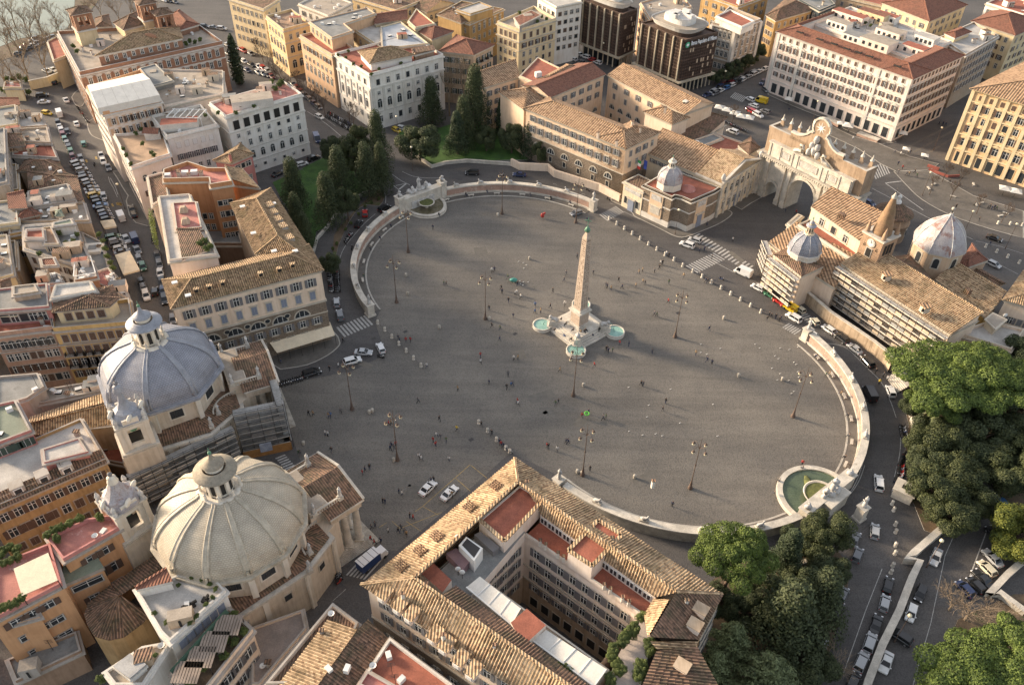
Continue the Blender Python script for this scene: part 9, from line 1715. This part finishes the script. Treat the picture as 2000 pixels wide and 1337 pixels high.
loc(m,'roof_strap');m=MB();m.box((2.35,0,1.3),(1.7,1.95,1.5),WHP,taper=.9);m.box((3.1,0,.8),(.7,1.85,.7),WHP);loc(m,'cab');m=MB();m.box((2.75,0,1.7),(.9,1.7,.55),CGL,taper=.8);loc(m,'windscreen')
for x in(-2.2,2.5):
 for y in(-.95,.95):m=MB();m.tube([(x,y-.13,.38),(x,y+.13,.38)],.38,TYRE,14);loc(m,'wheel')
def trailer(n,x,y,col,label,eng=False):
 p=T(n,x,y,.5);q=T(n,x+30,y+20,.5);a=math.atan2((q-p).y,(q-p).x);r=root('toy_train_engine' if eng else 'toy_train_carriage',(p.x,p.y,0),label,'tourist train',None,a)
 def L3(m,nm):o=bpy.data.objects.new(nm,m.mesh(nm));COL.objects.link(o);o.parent=r
 m=MB();m.box((0,0,.7),(4.0,1.6,.6),PM[col]);
 for xx in(-1.9,-.6,.6,1.9):m.box((xx,0,1.1),(.12,1.5,.7),PM[col])
 L3(m,'body');m=MB();m.box((0,0,2.25),(4.3,1.8,.14),PM['yellow']if eng else CANVAS);L3(m,'roof')
 for xx in(-1.9,1.9):
  for yy in(-.75,.75):m=MB();m.beam((xx,yy,1),(xx,yy,2.2),.07,.07,IRON);L3(m,'post')
 for xx in(-1.3,1.3):
  for yy in(-.8,.8):m=MB();m.tube([(xx,yy-.09,.35),(xx,yy+.09,.35)],.35,PM[col]if not eng else TYRE,12);L3(m,'wheel')
trailer(8,20,965,'green','cream-roofed toy train carriage with green wheels below the scaffolding');trailer(8,90,1015,'red','cream-roofed toy train carriage with red wheels below the scaffolding');trailer(8,170,1070,'yellow','bright yellow toy train engine below the scaffolding',True)
SM=MB();SM.tube([(-.85,0,.62),(-.5,0,.72),(-.1,0,.68)],[.14,.19,.16],TYRE,7);SM.tube([(-.7,0,.4),(-.3,0,.38)],[.2,.17],PM['white'],7);SM.box((.05,0,.33),(.5,.34,.1),PM['white']);SM.beam((.35,0,.35),(.55,0,1.0),.36,.1,PM['white']);SM.beam((.5,-.32,1.03),(.5,.32,1.03),.06,.06,TYRE);SM.box((.55,0,.95),(.14,.2,.16),HL);SM.beam((.56,0,.9),(.66,0,.3),.08,.08,RIM)
for x in(-.6,.68):SM.tube([(x,-.06,.26),(x,.06,.26)],.26,TYRE,12)
def scoot_mesh():
 m=SM;k=m.ms.index(PM['white']);
 if k!=0:
  o=list(range(len(m.ms)));o[0],o[k]=k,0;m.m=[o[i]for i in m.m];m.ms[0],m.ms[k]=m.ms[k],m.ms[0]
 return m.mesh('scooter')
SMM=scoot_mesh()
def srow(n,P,k,d,label,group,jit=4):
 P=[(TO[n][0]+x/3.992,TO[n][1]+y/3.992)for x,y in P];segs=[math.dist(P[i],P[i+1])for i in range(len(P)-1)];tot=sum(segs)
 for i in range(k):
  s=tot*(i+.5)/k;j=0
  while j<len(segs)-1 and s>segs[j]:s-=segs[j];j+=1
  t=s/segs[j];x=P[j][0]+(P[j+1][0]-P[j][0])*t+cr.uniform(-.5,.5)*jit/4;y=P[j][1]+(P[j+1][1]-P[j][1])*t+cr.uniform(-.5,.5)*jit/4;p=W((x,y),.3);q=W((x+d[0],y+d[1]),.3)-p
  col=cr.choice(['black','black','grey','white','silver','dark blue','red','black']);o=inst('scooter',SMM,(p.x,p.y,0),math.atan2(q.y,q.x)+cr.uniform(-.15,.15));paint(o,PM[col]);tag(o,'%s scooter %s, %s in line'%(col,label,ordn(i)),'scooter',group)
srow(10,[(140,335),(260,300),(370,270)],13,(2,10),'in the row beside the black estate car','scooters below the cafe');srow(2,[(560,880),(780,1000)],18,(6,-8),'in the upper row beside the white palazzo','scooters by the white palazzo');srow(2,[(545,905),(735,1015)],16,(6,-8),'in the lower row beside the white palazzo','scooters by the white palazzo')
srow(12,[(1045,640),(1060,720),(1075,760)],10,(10,2),'in the row under the large pine','scooters along the hillside kerb');srow(12,[(1085,850),(1040,950),(1030,1030),(1005,1090)],22,(10,3),'in the row below the hillside trees','scooters along the hillside kerb')
srow(3,[(1625,930),(1740,985),(1840,1030)],18,(-4,10),'behind the barracks near the cafe tents','scooters behind the barracks');srow(6,[(615,700),(630,780),(635,940)],16,(10,1),'in the right-hand row by the cafe palazzo','scooters beside the cafe palazzo');srow(6,[(575,800),(590,940)],10,(10,1),'in the left-hand row by the cafe palazzo','scooters beside the cafe palazzo');srow(6,[(690,560),(720,510),(750,480)],6,(8,6),'on the park bank beside the west exedra','scooters by the park bank')
srow(14,[(635,440),(650,540)],5,(6,-6),'beside the columned church porch','scooters by the church porch');srow(5,[(1185,400),(1200,480),(1205,560)],8,(8,-2),'at the street side of the white-roofed wing','scooters of the left street');srow(1,[(600,830),(690,960)],12,(8,2),'along the kerb islands of the upper left street','scooters of the upper left street');srow(10,[(960,110),(985,100)],2,(10,3),'beside the white cars on the paving edge','scooters on the paving edge');srow(12,[(970,1150)],1,(2,10),'alone beside the plinth','single scooter')if False else None
for(n,x,y,dx,dy,col,lb)in((6,748,598,2,-10,'black','black scooter riding on the curved road beside the park bank'),(7,1632,835,8,4,'dark blue','blue scooter with rider near the white delivery van'),(12,972,1155,1,-8,'white','white scooter beside the pale plinth'),(1,737,1285,2,-8,'black','black scooter riding down the left street'),(6,1915,25,8,1,'white','white scooter on the road behind the west exedra'),(7,590,145,8,4,'black','black scooter by the barracks retaining wall'),(7,750,215,8,4,'black','black scooter near the north zebra crossing')):
 p=T(n,x,y,.3);q=T(n,x+dx,y+dy,.3)-p;o=inst('scooter',SMM,(p.x,p.y,0),math.atan2(q.y,q.x));paint(o,PM[col]);tag(o,lb,'scooter')
SKIN=plain('skin',(0.42,0.26,0.18),.6);HAIRM=plain('dark_hair',(0.03,0.02,0.015),.7)
CLO={n:plain('cloth_'+n.replace(' ','_'),c,.85)for n,c in(('black',(0.015,0.015,0.018)),('dark blue',(0.02,0.03,0.07)),('grey',(0.10,0.10,0.11)),('red',(0.32,0.03,0.03)),('white',(0.55,0.54,0.52)),('tan',(0.32,0.22,0.12)),('green',(0.06,0.10,0.05)),('blue',(0.06,0.13,0.28)),('yellow',(0.62,0.45,0.05)))}
def person_mesh(pose):
 J={'pel':(0,0,.95),'ch':(0.02,0,1.28),'nk':(0.02,0,1.48),'hd':(.04,0,1.60),'tp':(.03,0,1.74)};Rr={'pel':.155,'ch':.165,'nk':.065,'hd':.10,'tp':.075};E=[('pel','ch'),('ch','nk'),('nk','hd'),('hd','tp')]
 st={'walk':.34,'walk2':.2,'stand':.03,'sit':0}[pose]
 for s_,t in((-1,'l'),(1,'r')):
  f=st*s_;y=.09*s_
  if pose=='sit':leg=[(.05,y,.92-.42),(.45,y*1.2,.50),(.47,y*1.2,.08),(.62,y*1.2,.05)]
  else:leg=[(0,y,.88),(f*.55+.04,y,.50),(f-.04*(s_<0),y,.10),(f+.15,y,.045)]
  for k,(p,r_)in enumerate(zip(leg,(.105,.072,.05,.04))):J[t+'g%d'%k]=p;Rr[t+'g%d'%k]=r_
  E+=[('pel',t+'g0'),(t+'g0',t+'g1'),(t+'g1',t+'g2'),(t+'g2',t+'g3')]
  g=-f*.7;arm=[(0.02,.19*s_,1.40),(g*.4-.02,.25*s_,1.14),(g+.12,.25*s_,.93),(g+.17,.25*s_,.82)]
  if pose=='sit':arm=[(.02,.19*s_,1.38),(.08,.25*s_,1.15),(.32,.18*s_,1.03),(.4,.16*s_,1.0)]
  for k,(p,r_)in enumerate(zip(arm,(.065,.052,.042,.04))):J[t+'a%d'%k]=p;Rr[t+'a%d'%k]=r_
  E+=[('ch',t+'a0'),(t+'a0',t+'a1'),(t+'a1',t+'a2'),(t+'a2',t+'a3')]
 if pose=='sit':
  for k in J:
   if not k[1:2]=='g':x,y,z=J[k];J[k]=(x,y,z-.42)
  J['pel']=(0,0,.55)
 ks=list(J);me=bpy.data.meshes.new('p');me.from_pydata([J[k]for k in ks],[(ks.index(a),ks.index(b_))for a,b_ in E],[]);o=bpy.data.objects.new('p',me);COL.objects.link(o)
 md=o.modifiers.new('s','SKIN');sv=me.skin_vertices[0].data
 for i,k in enumerate(ks):sv[i].radius=(Rr[k]*(.75 if k in('pel','ch')else 1),Rr[k]);sv[i].use_root=(i==0)
 o.modifiers.new('b','SUBSURF').levels=1;dg=bpy.context.evaluated_depsgraph_get();m2=bpy.data.meshes.new_from_object(o.evaluated_get(dg));bpy.data.objects.remove(o);bpy.data.meshes.remove(me)
 m2.name='person';m2.materials.clear();dz=-.42 if pose=='sit' else 0
 for mt in(CLO['black'],CLO['grey'],SKIN,HAIRM):m2.materials.append(mt)
 for p in m2.polygons:
  c=p.center;z=c.z-dz;p.use_smooth=True
  p.material_index=(3 if(z>1.62 or(z>1.5 and c.x<.0))else 2 if z>1.47 else 0 if(z>.86 and not(pose=='sit' and c.x>.12 and abs(c.y)<.13))or(pose!='sit' and abs(c.y)>.17 and z>.80)else 1)
  if pose!='sit' and abs(c.y)>.17 and z<.87:p.material_index=2
 return m2
PMX={k:person_mesh(k)for k in('walk','walk2','stand','sit')}
pr=random.Random(21);PTOT=[0]
def person(n,x,y,top=None,pose=None,label=None,zz=0.0,rz=None,group='people walking in the square',where=''):
 p=T(n,x,y,zz);pose=pose or pr.choice(['walk','walk2','stand','walk']);top=top or pr.choice(['black','black','dark blue','black','grey','black','dark blue','green','tan','black','grey','white']);bot=pr.choice(['black','dark blue','grey','black'])
 o=inst('person',PMX[pose],(p.x,p.y,zz),rz if rz is not None else pr.uniform(0,6.28),1.12*pr.uniform(.93,1.04));
 for i,mt in((0,CLO[top]),(1,CLO[bot])):s=o.material_slots[i];s.link='OBJECT';s.material=mt
 tag(o,label or 'person in %s, %s %s'%(top,{'walk':'striding','walk2':'walking','stand':'standing','sit':'sitting'}[pose],where),'person',group)
def crowd(n,pts,where):
 for i,q in enumerate(pts):person(n,q[0],q[1],*(q[2:]),where='%s, %s from left'%(where,ordn(i)))
def srt(l):return sorted(l)
crowd(6,srt([(1380,450),(1840,785),(1858,780),(1466,885),(1483,892),(1912,920),(1918,950),(1968,1020),(1817,1080),(1838,1215),(1902,1235),(1900,1320),(1963,835,'green')]),'between obelisk and west exedra');crowd(6,srt([(1110,1310,'dark blue'),(1120,1325),(1170,1330,'red'),(1205,1330,'red'),(680,1335)]),'near the cafe bollard line')
crowd(7,srt([(507,675),(632,800),(420,810),(405,855),(318,945),(68,990),(25,960,'white'),(38,955,'white'),(42,890),(72,890),(180,1050,'blue'),(178,1105,'blue'),(222,1100,'tan'),(297,1065),(411,1045,'white'),(8,1140),(583,390)]),'behind and left of the obelisk')
crowd(7,srt([(988,800,'tan'),(1016,780),(1108,790),(1147,760),(1158,725),(1172,728),(830,858),(728,900),(740,908),(771,925,'tan'),(857,915,'dark blue'),(962,905,'tan'),(1018,872),(1035,882),(1220,880),(1336,830,'tan'),(1217,1025,'red'),(1108,1125),(1126,1130),(1535,1240,'dark blue')]),'right of the obelisk')
crowd(7,srt([(1203,655),(1220,668),(1458,635),(1497,620),(1556,685),(1718,545),(1462,815),(1508,865),(1520,872),(1518,425),(1985,1165)]),'near the north bollard line')
crowd(7,[(385,1165,'black','sit',None,1.75),(422,1200,'black','sit',None,1.75),(478,1250,'black','sit',None,1.75),(535,1262,'tan','sit',None,1.75),(560,1255,'black','sit',None,1.75),(572,1250,'black','sit',None,1.75),(404,1295,'blue','sit',None,1.1),(465,1318,'black','sit',None,.8),(627,1290,'dark blue','sit',None,1.1),(333,1250,'black','sit',None,1.1),(682,1240,'black','sit',None,1.1)],'on the obelisk steps')
crowd(11,srt([(15,130,'white'),(46,130),(5,335),(42,465,'red'),(48,485,'white'),(338,485,'green'),(362,470),(372,225,'tan'),(462,140),(500,85)if False else(640,185,'red'),(735,60),(748,75),(782,70),(838,15,'red'),(908,25,'dark blue'),(1090,80)]),'in the near half below the obelisk')
crowd(11,srt([(708,598),(731,590),(545,580,'red'),(596,550),(420,780,'dark blue'),(435,785,'dark blue'),(272,815,'red'),(282,820),(350,845,'white'),(606,995),(1247,1270,'dark blue'),(1003,330),(1020,335),(1195,470),(1172,530),(1430,95),(1517,145,'dark blue'),(1556,165,'dark blue')]),'in the sunlit near right square')
crowd(10,srt([(1750,110,'red'),(1752,160,'white'),(1965,255),(1817,320),(1955,360),(1990,340,'blue'),(1573,370),(1264,465),(1430,605),(1565,680,'yellow'),(1333,190),(1408,730),(1438,745),(1483,770),(1382,770,'red'),(1402,805,'red'),(1505,920,'white')]),'between the bollard lines')
crowd(10,srt([(662,545),(414,565),(447,565),(568,580),(582,575,'blue'),(540,715),(560,725,'white'),(590,850),(337,870),(352,875),(1035,640,'red'),(1053,635),(1057,810),(1050,835),(1078,830),(1090,800,'red'),(1272,895),(1290,915,'white'),(887,980),(850,1000,'dark blue'),(832,1025,'red'),(575,215),(645,190),(198,160)]),'in the shaded church forecourt')
crowd(10,srt([(1115,1170),(1140,1185,'white'),(990,1245),(1008,1250,'dark blue'),(1365,1085),(1386,1075),(1527,1195,'tan'),(1513,1190)]),'beside the yellow bays')
crowd(10,srt([(1757,650),(1838,715),(1900,785,'dark blue'),(1912,800,'red'),(1926,812),(1948,835,'white'),(1985,860)]),'at the palazzo corner bollards')
crowd(14,srt([(930,105),(903,125,'grey'),(895,215,'red'),(925,240,'red'),(975,230),(1133,125),(1110,150),(1160,160),(1175,175),(1225,45,'red'),(1200,35),(1032,150,'white')]),'between church porch and palazzo')
crowd(4,srt([(660,1095,'white'),(988,1195),(1030,1215),(1090,1200),(1105,1200),(1215,1240),(1230,1245),(1010,1290),(1045,1320,'red'),(620,1040),(160,870),(1380,985),(1360,980),(1330,975)]),'on pavements beyond the gate');crowd(8,srt([(1010,20),(1075,35),(1095,35),(1140,15),(1155,45),(1410,95),(1460,290),(1640,390),(1710,290),(1725,290),(1740,300),(1760,295),(1775,300),(1605,270),(1725,580,'dark blue'),(135,315),(215,330,'red')]),'in the wide square behind the basilica');crowd(8,srt([(5,1130),(22,1140),(58,1145),(85,1170),(95,1160)]),'by the exedra statue bollards')
crowd(12,srt([(862,320,'yellow'),(895,265),(925,295),(835,235),(690,85),(262,950,'red'),(447,260)]),'along the east exedra road');
for i,(n,x,y)in enumerate(((12,375,115),(12,480,245),(12,570,400),(12,622,575),(12,628,735),(12,598,900),(12,85,1085),(12,45,1180),(12,268,985))):person(n,x,y,None,'sit','person sitting on the stone rim or bench of the east exedra, %s from the north'%ordn(i),.45,2.6,'people sitting by the east exedra')
for i,(n,x,y)in enumerate(((6,965,525),(6,890,610),(6,1050,430),(6,840,825),(6,1425,345),(6,1635,188),(6,1800,165),(7,140,190),(7,300,215),(7,450,250))):person(n,x,y,None,'sit','person sitting along the west exedra benches, %s from the south'%ordn(i),.45,-.9,'people sitting by the west exedra')
LMT=noisy('lamp_post_iron',(0.13,0.09,0.07),amt=.3,fine=5);LGL=plain('lantern_glass',(0.78,0.70,0.50),.25)
lp={}
m=MB();m.lathe((0,0,0),[(.55,0),(.5,.5),(.32,.9),(.28,1.6),(.18,2.1),(.11,3.2),(.09,9),(.07,14.2),(.03,15.8)],LMT,10);m.lathe((0,0,7.4),[(.13,0),(.22,.1),(.13,.3)],LMT,8);lp['post']=m
m=MB()
for k in range(4):a=k*PI/2;P=[(0,0,12.6),(.8*math.cos(a),.8*math.sin(a),13.6),(1.5*math.cos(a),1.5*math.sin(a),13.7),(1.75*math.cos(a),1.75*math.sin(a),13.0)];m.tube(P,.055,LMT,5)
lp['bracket']=m;lpm={k:v.mesh(k)for k,v in lp.items()}
m=MB();m.lathe((0,0,0),[(.05,-.45),(.28,-.35),(.36,0),(.30,.18)],LGL,9);m.lathe((0,0,.18),[(.40,0),(.2,.25),(.05,.35)],LMT,9);lgm=m.mesh('lantern')
LAMPS=[((774.8,590.5),'first from the cafe crossing, near the west exedra'),((947.9,623),'left of the obelisk'),((797.6,492.3),'nearest the sea-god fountain'),((980.5,417.7),'before the north arm of the west exedra'),((1318.1,658),'right of the obelisk'),((1124.5,435),'behind the obelisk tip beside the north exedra end'),((1137.8,927.5),'in front of the big tiled palazzo tip'),((1347.7,953),'nearest the green fountain basin'),((1119.7,772.7),'directly below the obelisk'),((1548.3,813.3),'beside the east exedra benches'),((776.3,898),'in the middle of the church forecourt'),((687.9,799),'nearest the scaffolded church porch'),((1600,1000-6),'x')][:12]
for q,lb in LAMPS:
 p=W(q);r=root('street_lamp',(p.x,p.y,0),'tall iron lamp post with four lanterns, '+lb,'street lamp','tall four-lantern lamp posts of the square',.6)
 for k,me in lpm.items():inst(k,me,(0,0,0),parent=r)
 for k in range(4):a=k*PI/2;inst('lantern',lgm,(1.75*math.cos(a),1.75*math.sin(a),12.55),parent=r)
m=MB();m.lathe((0,0,0),[(.2,0),(.12,.6),(.07,1),(.06,7.5),(.05,8.6)],LMT,8);m.lathe((0,0,8.5),[(.1,-.1),(.42,.1),(.34,.45),(.08,.6)],LGL,9);sl_=m.mesh('lamp')
for n,x,y,lb in((16,1235,420,'on the ramp beside the silver saloon'),(16,985,1000,'on the lower ramp beside the black suv'),(2,1110,1085,'at the corner of the white palazzo'),(2,1222,1330,'at the tip of the west park'),(3,1130,610,'in front of the signed dark tower'),(3,700,495,'in front of the farther dark tower'),(3,1635,720,'on the avenue by the parked cars'),(4,345,960,'behind the gate star'),(4,1290,1170,'between the tram tracks'),(8,1850,600,'beside the wide road past the octagonal dome'),(8,1520,500,'with pale leaning mast behind the octagonal dome'),(8,1200,190,'beside the bare saplings'),(5,975,290,'on the left street island'),(7,1270,490,'by the pavilion steps')):
 p=T(n,x,y);tag(inst('street_lamp',sl_,(p.x,p.y,0)),'single-globe street lamp '+lb,'street lamp','single street lamps')
m=MB();m.lathe((0,0,0),[(.42,0),(.40,.15),(.30,.2),(.34,.8),(.36,1.0),(.28,1.2),(.1,1.32)],TRAV,12);bom=m.mesh('bollard')
def bollards(pts,label,group,ch=True):
 P=[v2(p)for p in pts]
 for i,p in enumerate(P):tag(inst('stone_bollard',bom,(p.x,p.y,0)),'%s, %s from its upper end'%(label,ordn(i)),'bollard',group)
 if ch:
  for i in range(len(P)-1):
   a,b_=P[i],P[i+1];m=MB();Q=[Vector((*lerp(a,b_,k/6),.95-.5*math.sin(PI*k/6)))for k in range(7)];m.tube(Q,.035,IRON,4,False);o=m.build('chain',None,(a.x,a.y,0));tag(o,'sagging chain between stone bollards of the %s, %s span'%(group,ordn(i)),'chain','chains of the '+group)
bollards(TT(7,[(757,375),(816,413),(876,450),(936,490),(998,530),(1063,572),(1128,612),(1192,655),(1262,693),(1330,740),(1408,785),(1480,825),(1553,870),(1628,915),(1703,960),(1780,1005),(1858,1052),(1938,1100)]),'pale stone bollard of the northern chain line','north bollard line')
bollards(TT(6,[(950,1185),(1005,1240),(1060,1295)])+TT(10,[(1115,12),(1172,67),(1229,125),(1287,182)]),'pale stone bollard below the cafe crossing','cafe bollard line');bollards(TT(10,[(1737,625),(1806,690),(1875,760),(1948,825),(1978,852)]),'pale stone bollard near the big palazzo corner','palazzo bollard line')
bollards(TT(12,[(966,1255),(977,1305)])+TT(16,[(990,92),(992,150),(990,255),(987,318),(970,412),(956,465)]),'pale stone bollard of the fork in the road','fork bollard line',False)
bollards(TT(8,[(1790,410),(1885,415),(1980,425)]),'white bollard on the far traffic island','far island bollards',False);bollards(TT(8,[(1695,590),(1780,630),(1865,670),(1955,715)]),'white bollard along the ramp verge','verge bollards',False)
def lowwall(P,w_,h,label,mat=None,name='stone_wall'):
 P=[v2(p)for p in P];rt=root(name,(P[0].x,P[0].y,0),label,'wall');m=MB();strip(m,P,w_,0,mat or TRAV,h);m.build('wall',rt);m=MB();strip(m,P,w_+.25,h+.001,TRAV,.18);m.build('coping',rt)
lowwall(TT(16,[(1480,0),(1350,140),(1110,350),(1055,385),(1165,405),(1100,540),(1000,800),(870,1060),(760,1345),(720,1500)]),1.1,1.7,'long pale stone wall climbing between the ramp and the slip road');lowwall(TT(16,[(2010,360),(1850,500),(1700,660),(1790,640),(1990,790)]),1.0,1.2,'pale low wall with niches at the right edge below the parked cars')
lowwall(TT(12,[(955,225),(1040,215),(1100,250)]),.8,2.6,'stone wall end beside the steps under the large pine');lowwall(TT(12,[(1105,560),(1135,700),(1140,760)]),.7,1.6,'short cream wall behind the scooter row');lowwall(TT(16,[(215,410),(300,380)]),.5,.6,'short kerb wall beside the garden behind the fountain')
lowwall(TT(6,[(450,640),(480,530),(560,440),(640,320),(760,230),(850,170)]),.5,.8,'curved low wall between the west lawn and its footpath');lowwall(TT(2,[(1110,1140),(1240,1220),(1370,1310),(1480,1280),(1640,1265),(1990,1290)]),.5,1.0,'curved cream wall edging the north lawn');lowwall(TT(1,[(245,700),(390,670),(560,600)]),.5,3.5,'old yellow wall with a gateway below the brick palace',YELP)
for n,x,y,lb in((12,1215,935,'white statue of a figure on a pale plinth among the hillside trees'),(16,705,40,'white statue on a plinth at the road fork beside the dark tree')):
 p=T(n,x,y);rt=root('statue',(p.x,p.y,0),lb,'statue');m=MB();pedestal(m,p.x,p.y,1.8,4.0,.6,TRAV);m.build('pedestal',rt);m=MB();figure(m,p.x,p.y,4.0,3.2,2.0,MARB);m.build('figure',rt)
p=T(12,1045,1190);rt=root('stone_plinth',(p.x,p.y,0),'pale block plinth with a dark niche beside the single white scooter','plinth');m=MB();m.box((p.x,p.y,1.3),(4.0,3.4,2.6),TRAV,-.6);m.box((p.x,p.y,2.7),(4.5,3.9,.3),TRAV,-.6);m.build('block',rt);m=MB();m.box((p.x-.1,p.y,2.87),(1.4,1.2,.05),DARK,-.6);m.build('niche',rt)
rt=root('stone_steps',(T(12,1040,310).x,T(12,1040,310).y,0),'flight of pale stone steps under the large pine above the parked white hatchback','steps');m=MB()
for k in range(6):m.prism([v2(T(12,920+k*12,270-k*3)),v2(T(12,1010+k*12,385-k*3)),v2(T(12,1130,330)),v2(T(12,1040,235))],k*.2,k*.2+.22,TRAV)
m.build('steps',rt)
def parasol(n,x,y,s_,label,mat=None,h=2.6,flat=False,group=None):
 p=T(n,x,y,h);rt=root('parasol',(p.x,p.y,0),label,'parasol',group);m=MB();q=[Vector((p.x+s_*math.cos(.4+k*PI/2),p.y+s_*math.sin(.4+k*PI/2),h))for k in range(4)];t=Vector((p.x,p.y,h+s_*.35))
 for k in range(4):m.face([q[k],q[(k+1)%4],t],mat or WCANVAS)
 m.build('canopy',rt);m=MB();m.beam((p.x,p.y,0),t,.08,.08,IRON);m.build('pole',rt)
for i,(x,y)in enumerate(((1620,835),(1680,855),(1740,880),(1790,905),(1850,915))):parasol(3,x,y,2.6,'white cafe tent behind the barracks, %s of the line'%ordn(i),group='white cafe tents')
for a in((4,165,770,2.2,'white sun shade in front of the long pink palazzo shops'),(4,625,975,2.8,'large white cafe umbrella in front of the pink palazzo'),(4,1055,1035,2.2,'tan awning umbrella at the corner of the pink palazzo'),(8,1850,130,2.6,'white cafe umbrella at the foot of the yellow palazzo'),(8,1935,150,2.6,'second white cafe umbrella right of the first by the yellow palazzo'),(4,1080,1160,1.8,'long white stall roof near the tram tracks'),(4,1225,1210,1.8,'second white stall roof below the tram tracks'),(4,570,790+170,2.0,'pale flat canopy by the pedestrian ramp')):parasol(*a)
for a,b_,lb in(((700,1050),(860,1110),'pink-edged ramp wall of the underpass before the pink palazzo'),((460,930),(560,990),'long planter wall of the cafe before the pink palazzo')):lowwall(TT(4,[a,b_]),2.2,.9,lb,PINKW)
for i,(n,x,y)in enumerate(((8,1290,105),(8,1250,135),(8,1440,200),(8,1660,250),(8,1620,265),(8,1850,330),(8,1810,350),(8,1600,105))):p=T(n,x,y);tag(inst('stone_bench',bmm,(p.x,p.y,0),.6+i),'stone bench among the bare saplings beyond the gate, %s from the left'%ordn(i),'bench','benches beyond the gate')
NETR=noisy('red_safety_net',(0.34,0.10,0.075),amt=.35,fine=6)
for P,lb in(([(1240,1300),(1330,1330)],'red plastic barrier netting in front of the yellow palazzo'),):m=MB();strip(m,TT(4,P),.6,0,NETR,1.0);o=m.build('safety_net',None,tuple(T(4,*P[0])));o.location.z=0;tag(o,lb,'barrier')
m=MB();strip(m,TT(8,[(1250,-10),(1400,45),(1490,40)]),.4,0,NETR,.8);tag(m.build('safety_net',None,tuple(T(8,1250,-10))),'long red netting barrier at the edge of the far square','barrier')
def small(n,x,y,nm,lb,cat,f):p=T(n,x,y);m=MB();f(m,p);tag(m.build(nm,None,(p.x,p.y,0)),lb,cat)
small(7,237,365,'balloon_cart','red inflatable toy stand near the north exedra benches','cart',lambda m,p:(m.blob((p.x,p.y,1.1),(.6,.5,.9),plain('toy_red',(0.4,0.04,0.03),.5)),m.blob((p.x+.6,p.y,1.9),(.35,.35,.4),plain('toy_red',(0.5,0.04,0.03),.4))))
small(11,580,580,'bubble_ring','bright green toy ring held over the near lamp post','toy',lambda m,p:m.lathe((p.x,p.y,1.2),[(.4,0),(.65,.1),(.7,.3),(.45,.35),(.4,0)],plain('toy_green',(0.12,0.5,0.05),.4),14))
small(7,12,860,'bubble_net','turquoise soap-bubble net of a street performer left of the obelisk','toy',lambda m,p:m.blob((p.x,p.y,.7),(1.1,.7,.5),plain('toy_teal',(0.06,0.26,0.21),.5),10,6,.2))
for i,(n,x,y)in enumerate(((6,1170,815),(6,1185,960),(6,1430,1220),(6,1885,345),(6,1820,1155),(7,137,685),(11,557,335),(11,955,1050),(11,510,1010),(11,545,1022),(10,885,545),(10,908,535),(10,372,788),(10,1075,918),(12,110,290),(11,1765,260),(7,1650,1150))):small(n,x,y,'litter_bin','pale litter bin or box on the paving, %s of those scattered about'%ordn(i),'bin',lambda m,p:(m.lathe((p.x,p.y,0),[(.35,0),(.4,.9),(.38,.95),(.25,1.05),(.05,1.1)],STONE,8)))
pb=random.Random(5);rw=0
for i in range(46):
 n,x,y=pb.choice([(11,pb.uniform(1300,1990),pb.uniform(0,280)),(12,pb.uniform(0,250),pb.uniform(20,400)),(7,pb.uniform(0,130),pb.uniform(700,900)),(11,pb.uniform(900,1600),pb.uniform(300,800))]);p=T(n,x,y);m=MB();m.blob((p.x,p.y,.13),(.17,.11,.1),FRAME,6,4);m.blob((p.x+.2,p.y,.3),(.08,.07,.07),FRAME,5,4);tag(m.build('gull',None,(p.x,p.y,0)),'small white bird on the sunlit paving','bird','white birds on the paving')
for i,(n,x,y)in enumerate(((13,1435,755),(13,1500,720),(13,1602,680),(13,1415,780),(13,1422,838))):p=T(n,x,y,18.1);m=MB();m.box((p.x,p.y,18.35),(1.0,1.0,.45),DARK,i*.7);m.box((p.x+.3,p.y+.3,18.75),(.9,.3,.5),DARK,i*.7);tag(m.build('wicker_chair',None,(p.x,p.y,18.05)),'black wicker armchair on the pale terrace, %s from the left'%ordn([1,3,4,0,2][i]),'chair','wicker chairs on the pale terrace')
print('OBJECTS TOTAL',len(bpy.data.objects))
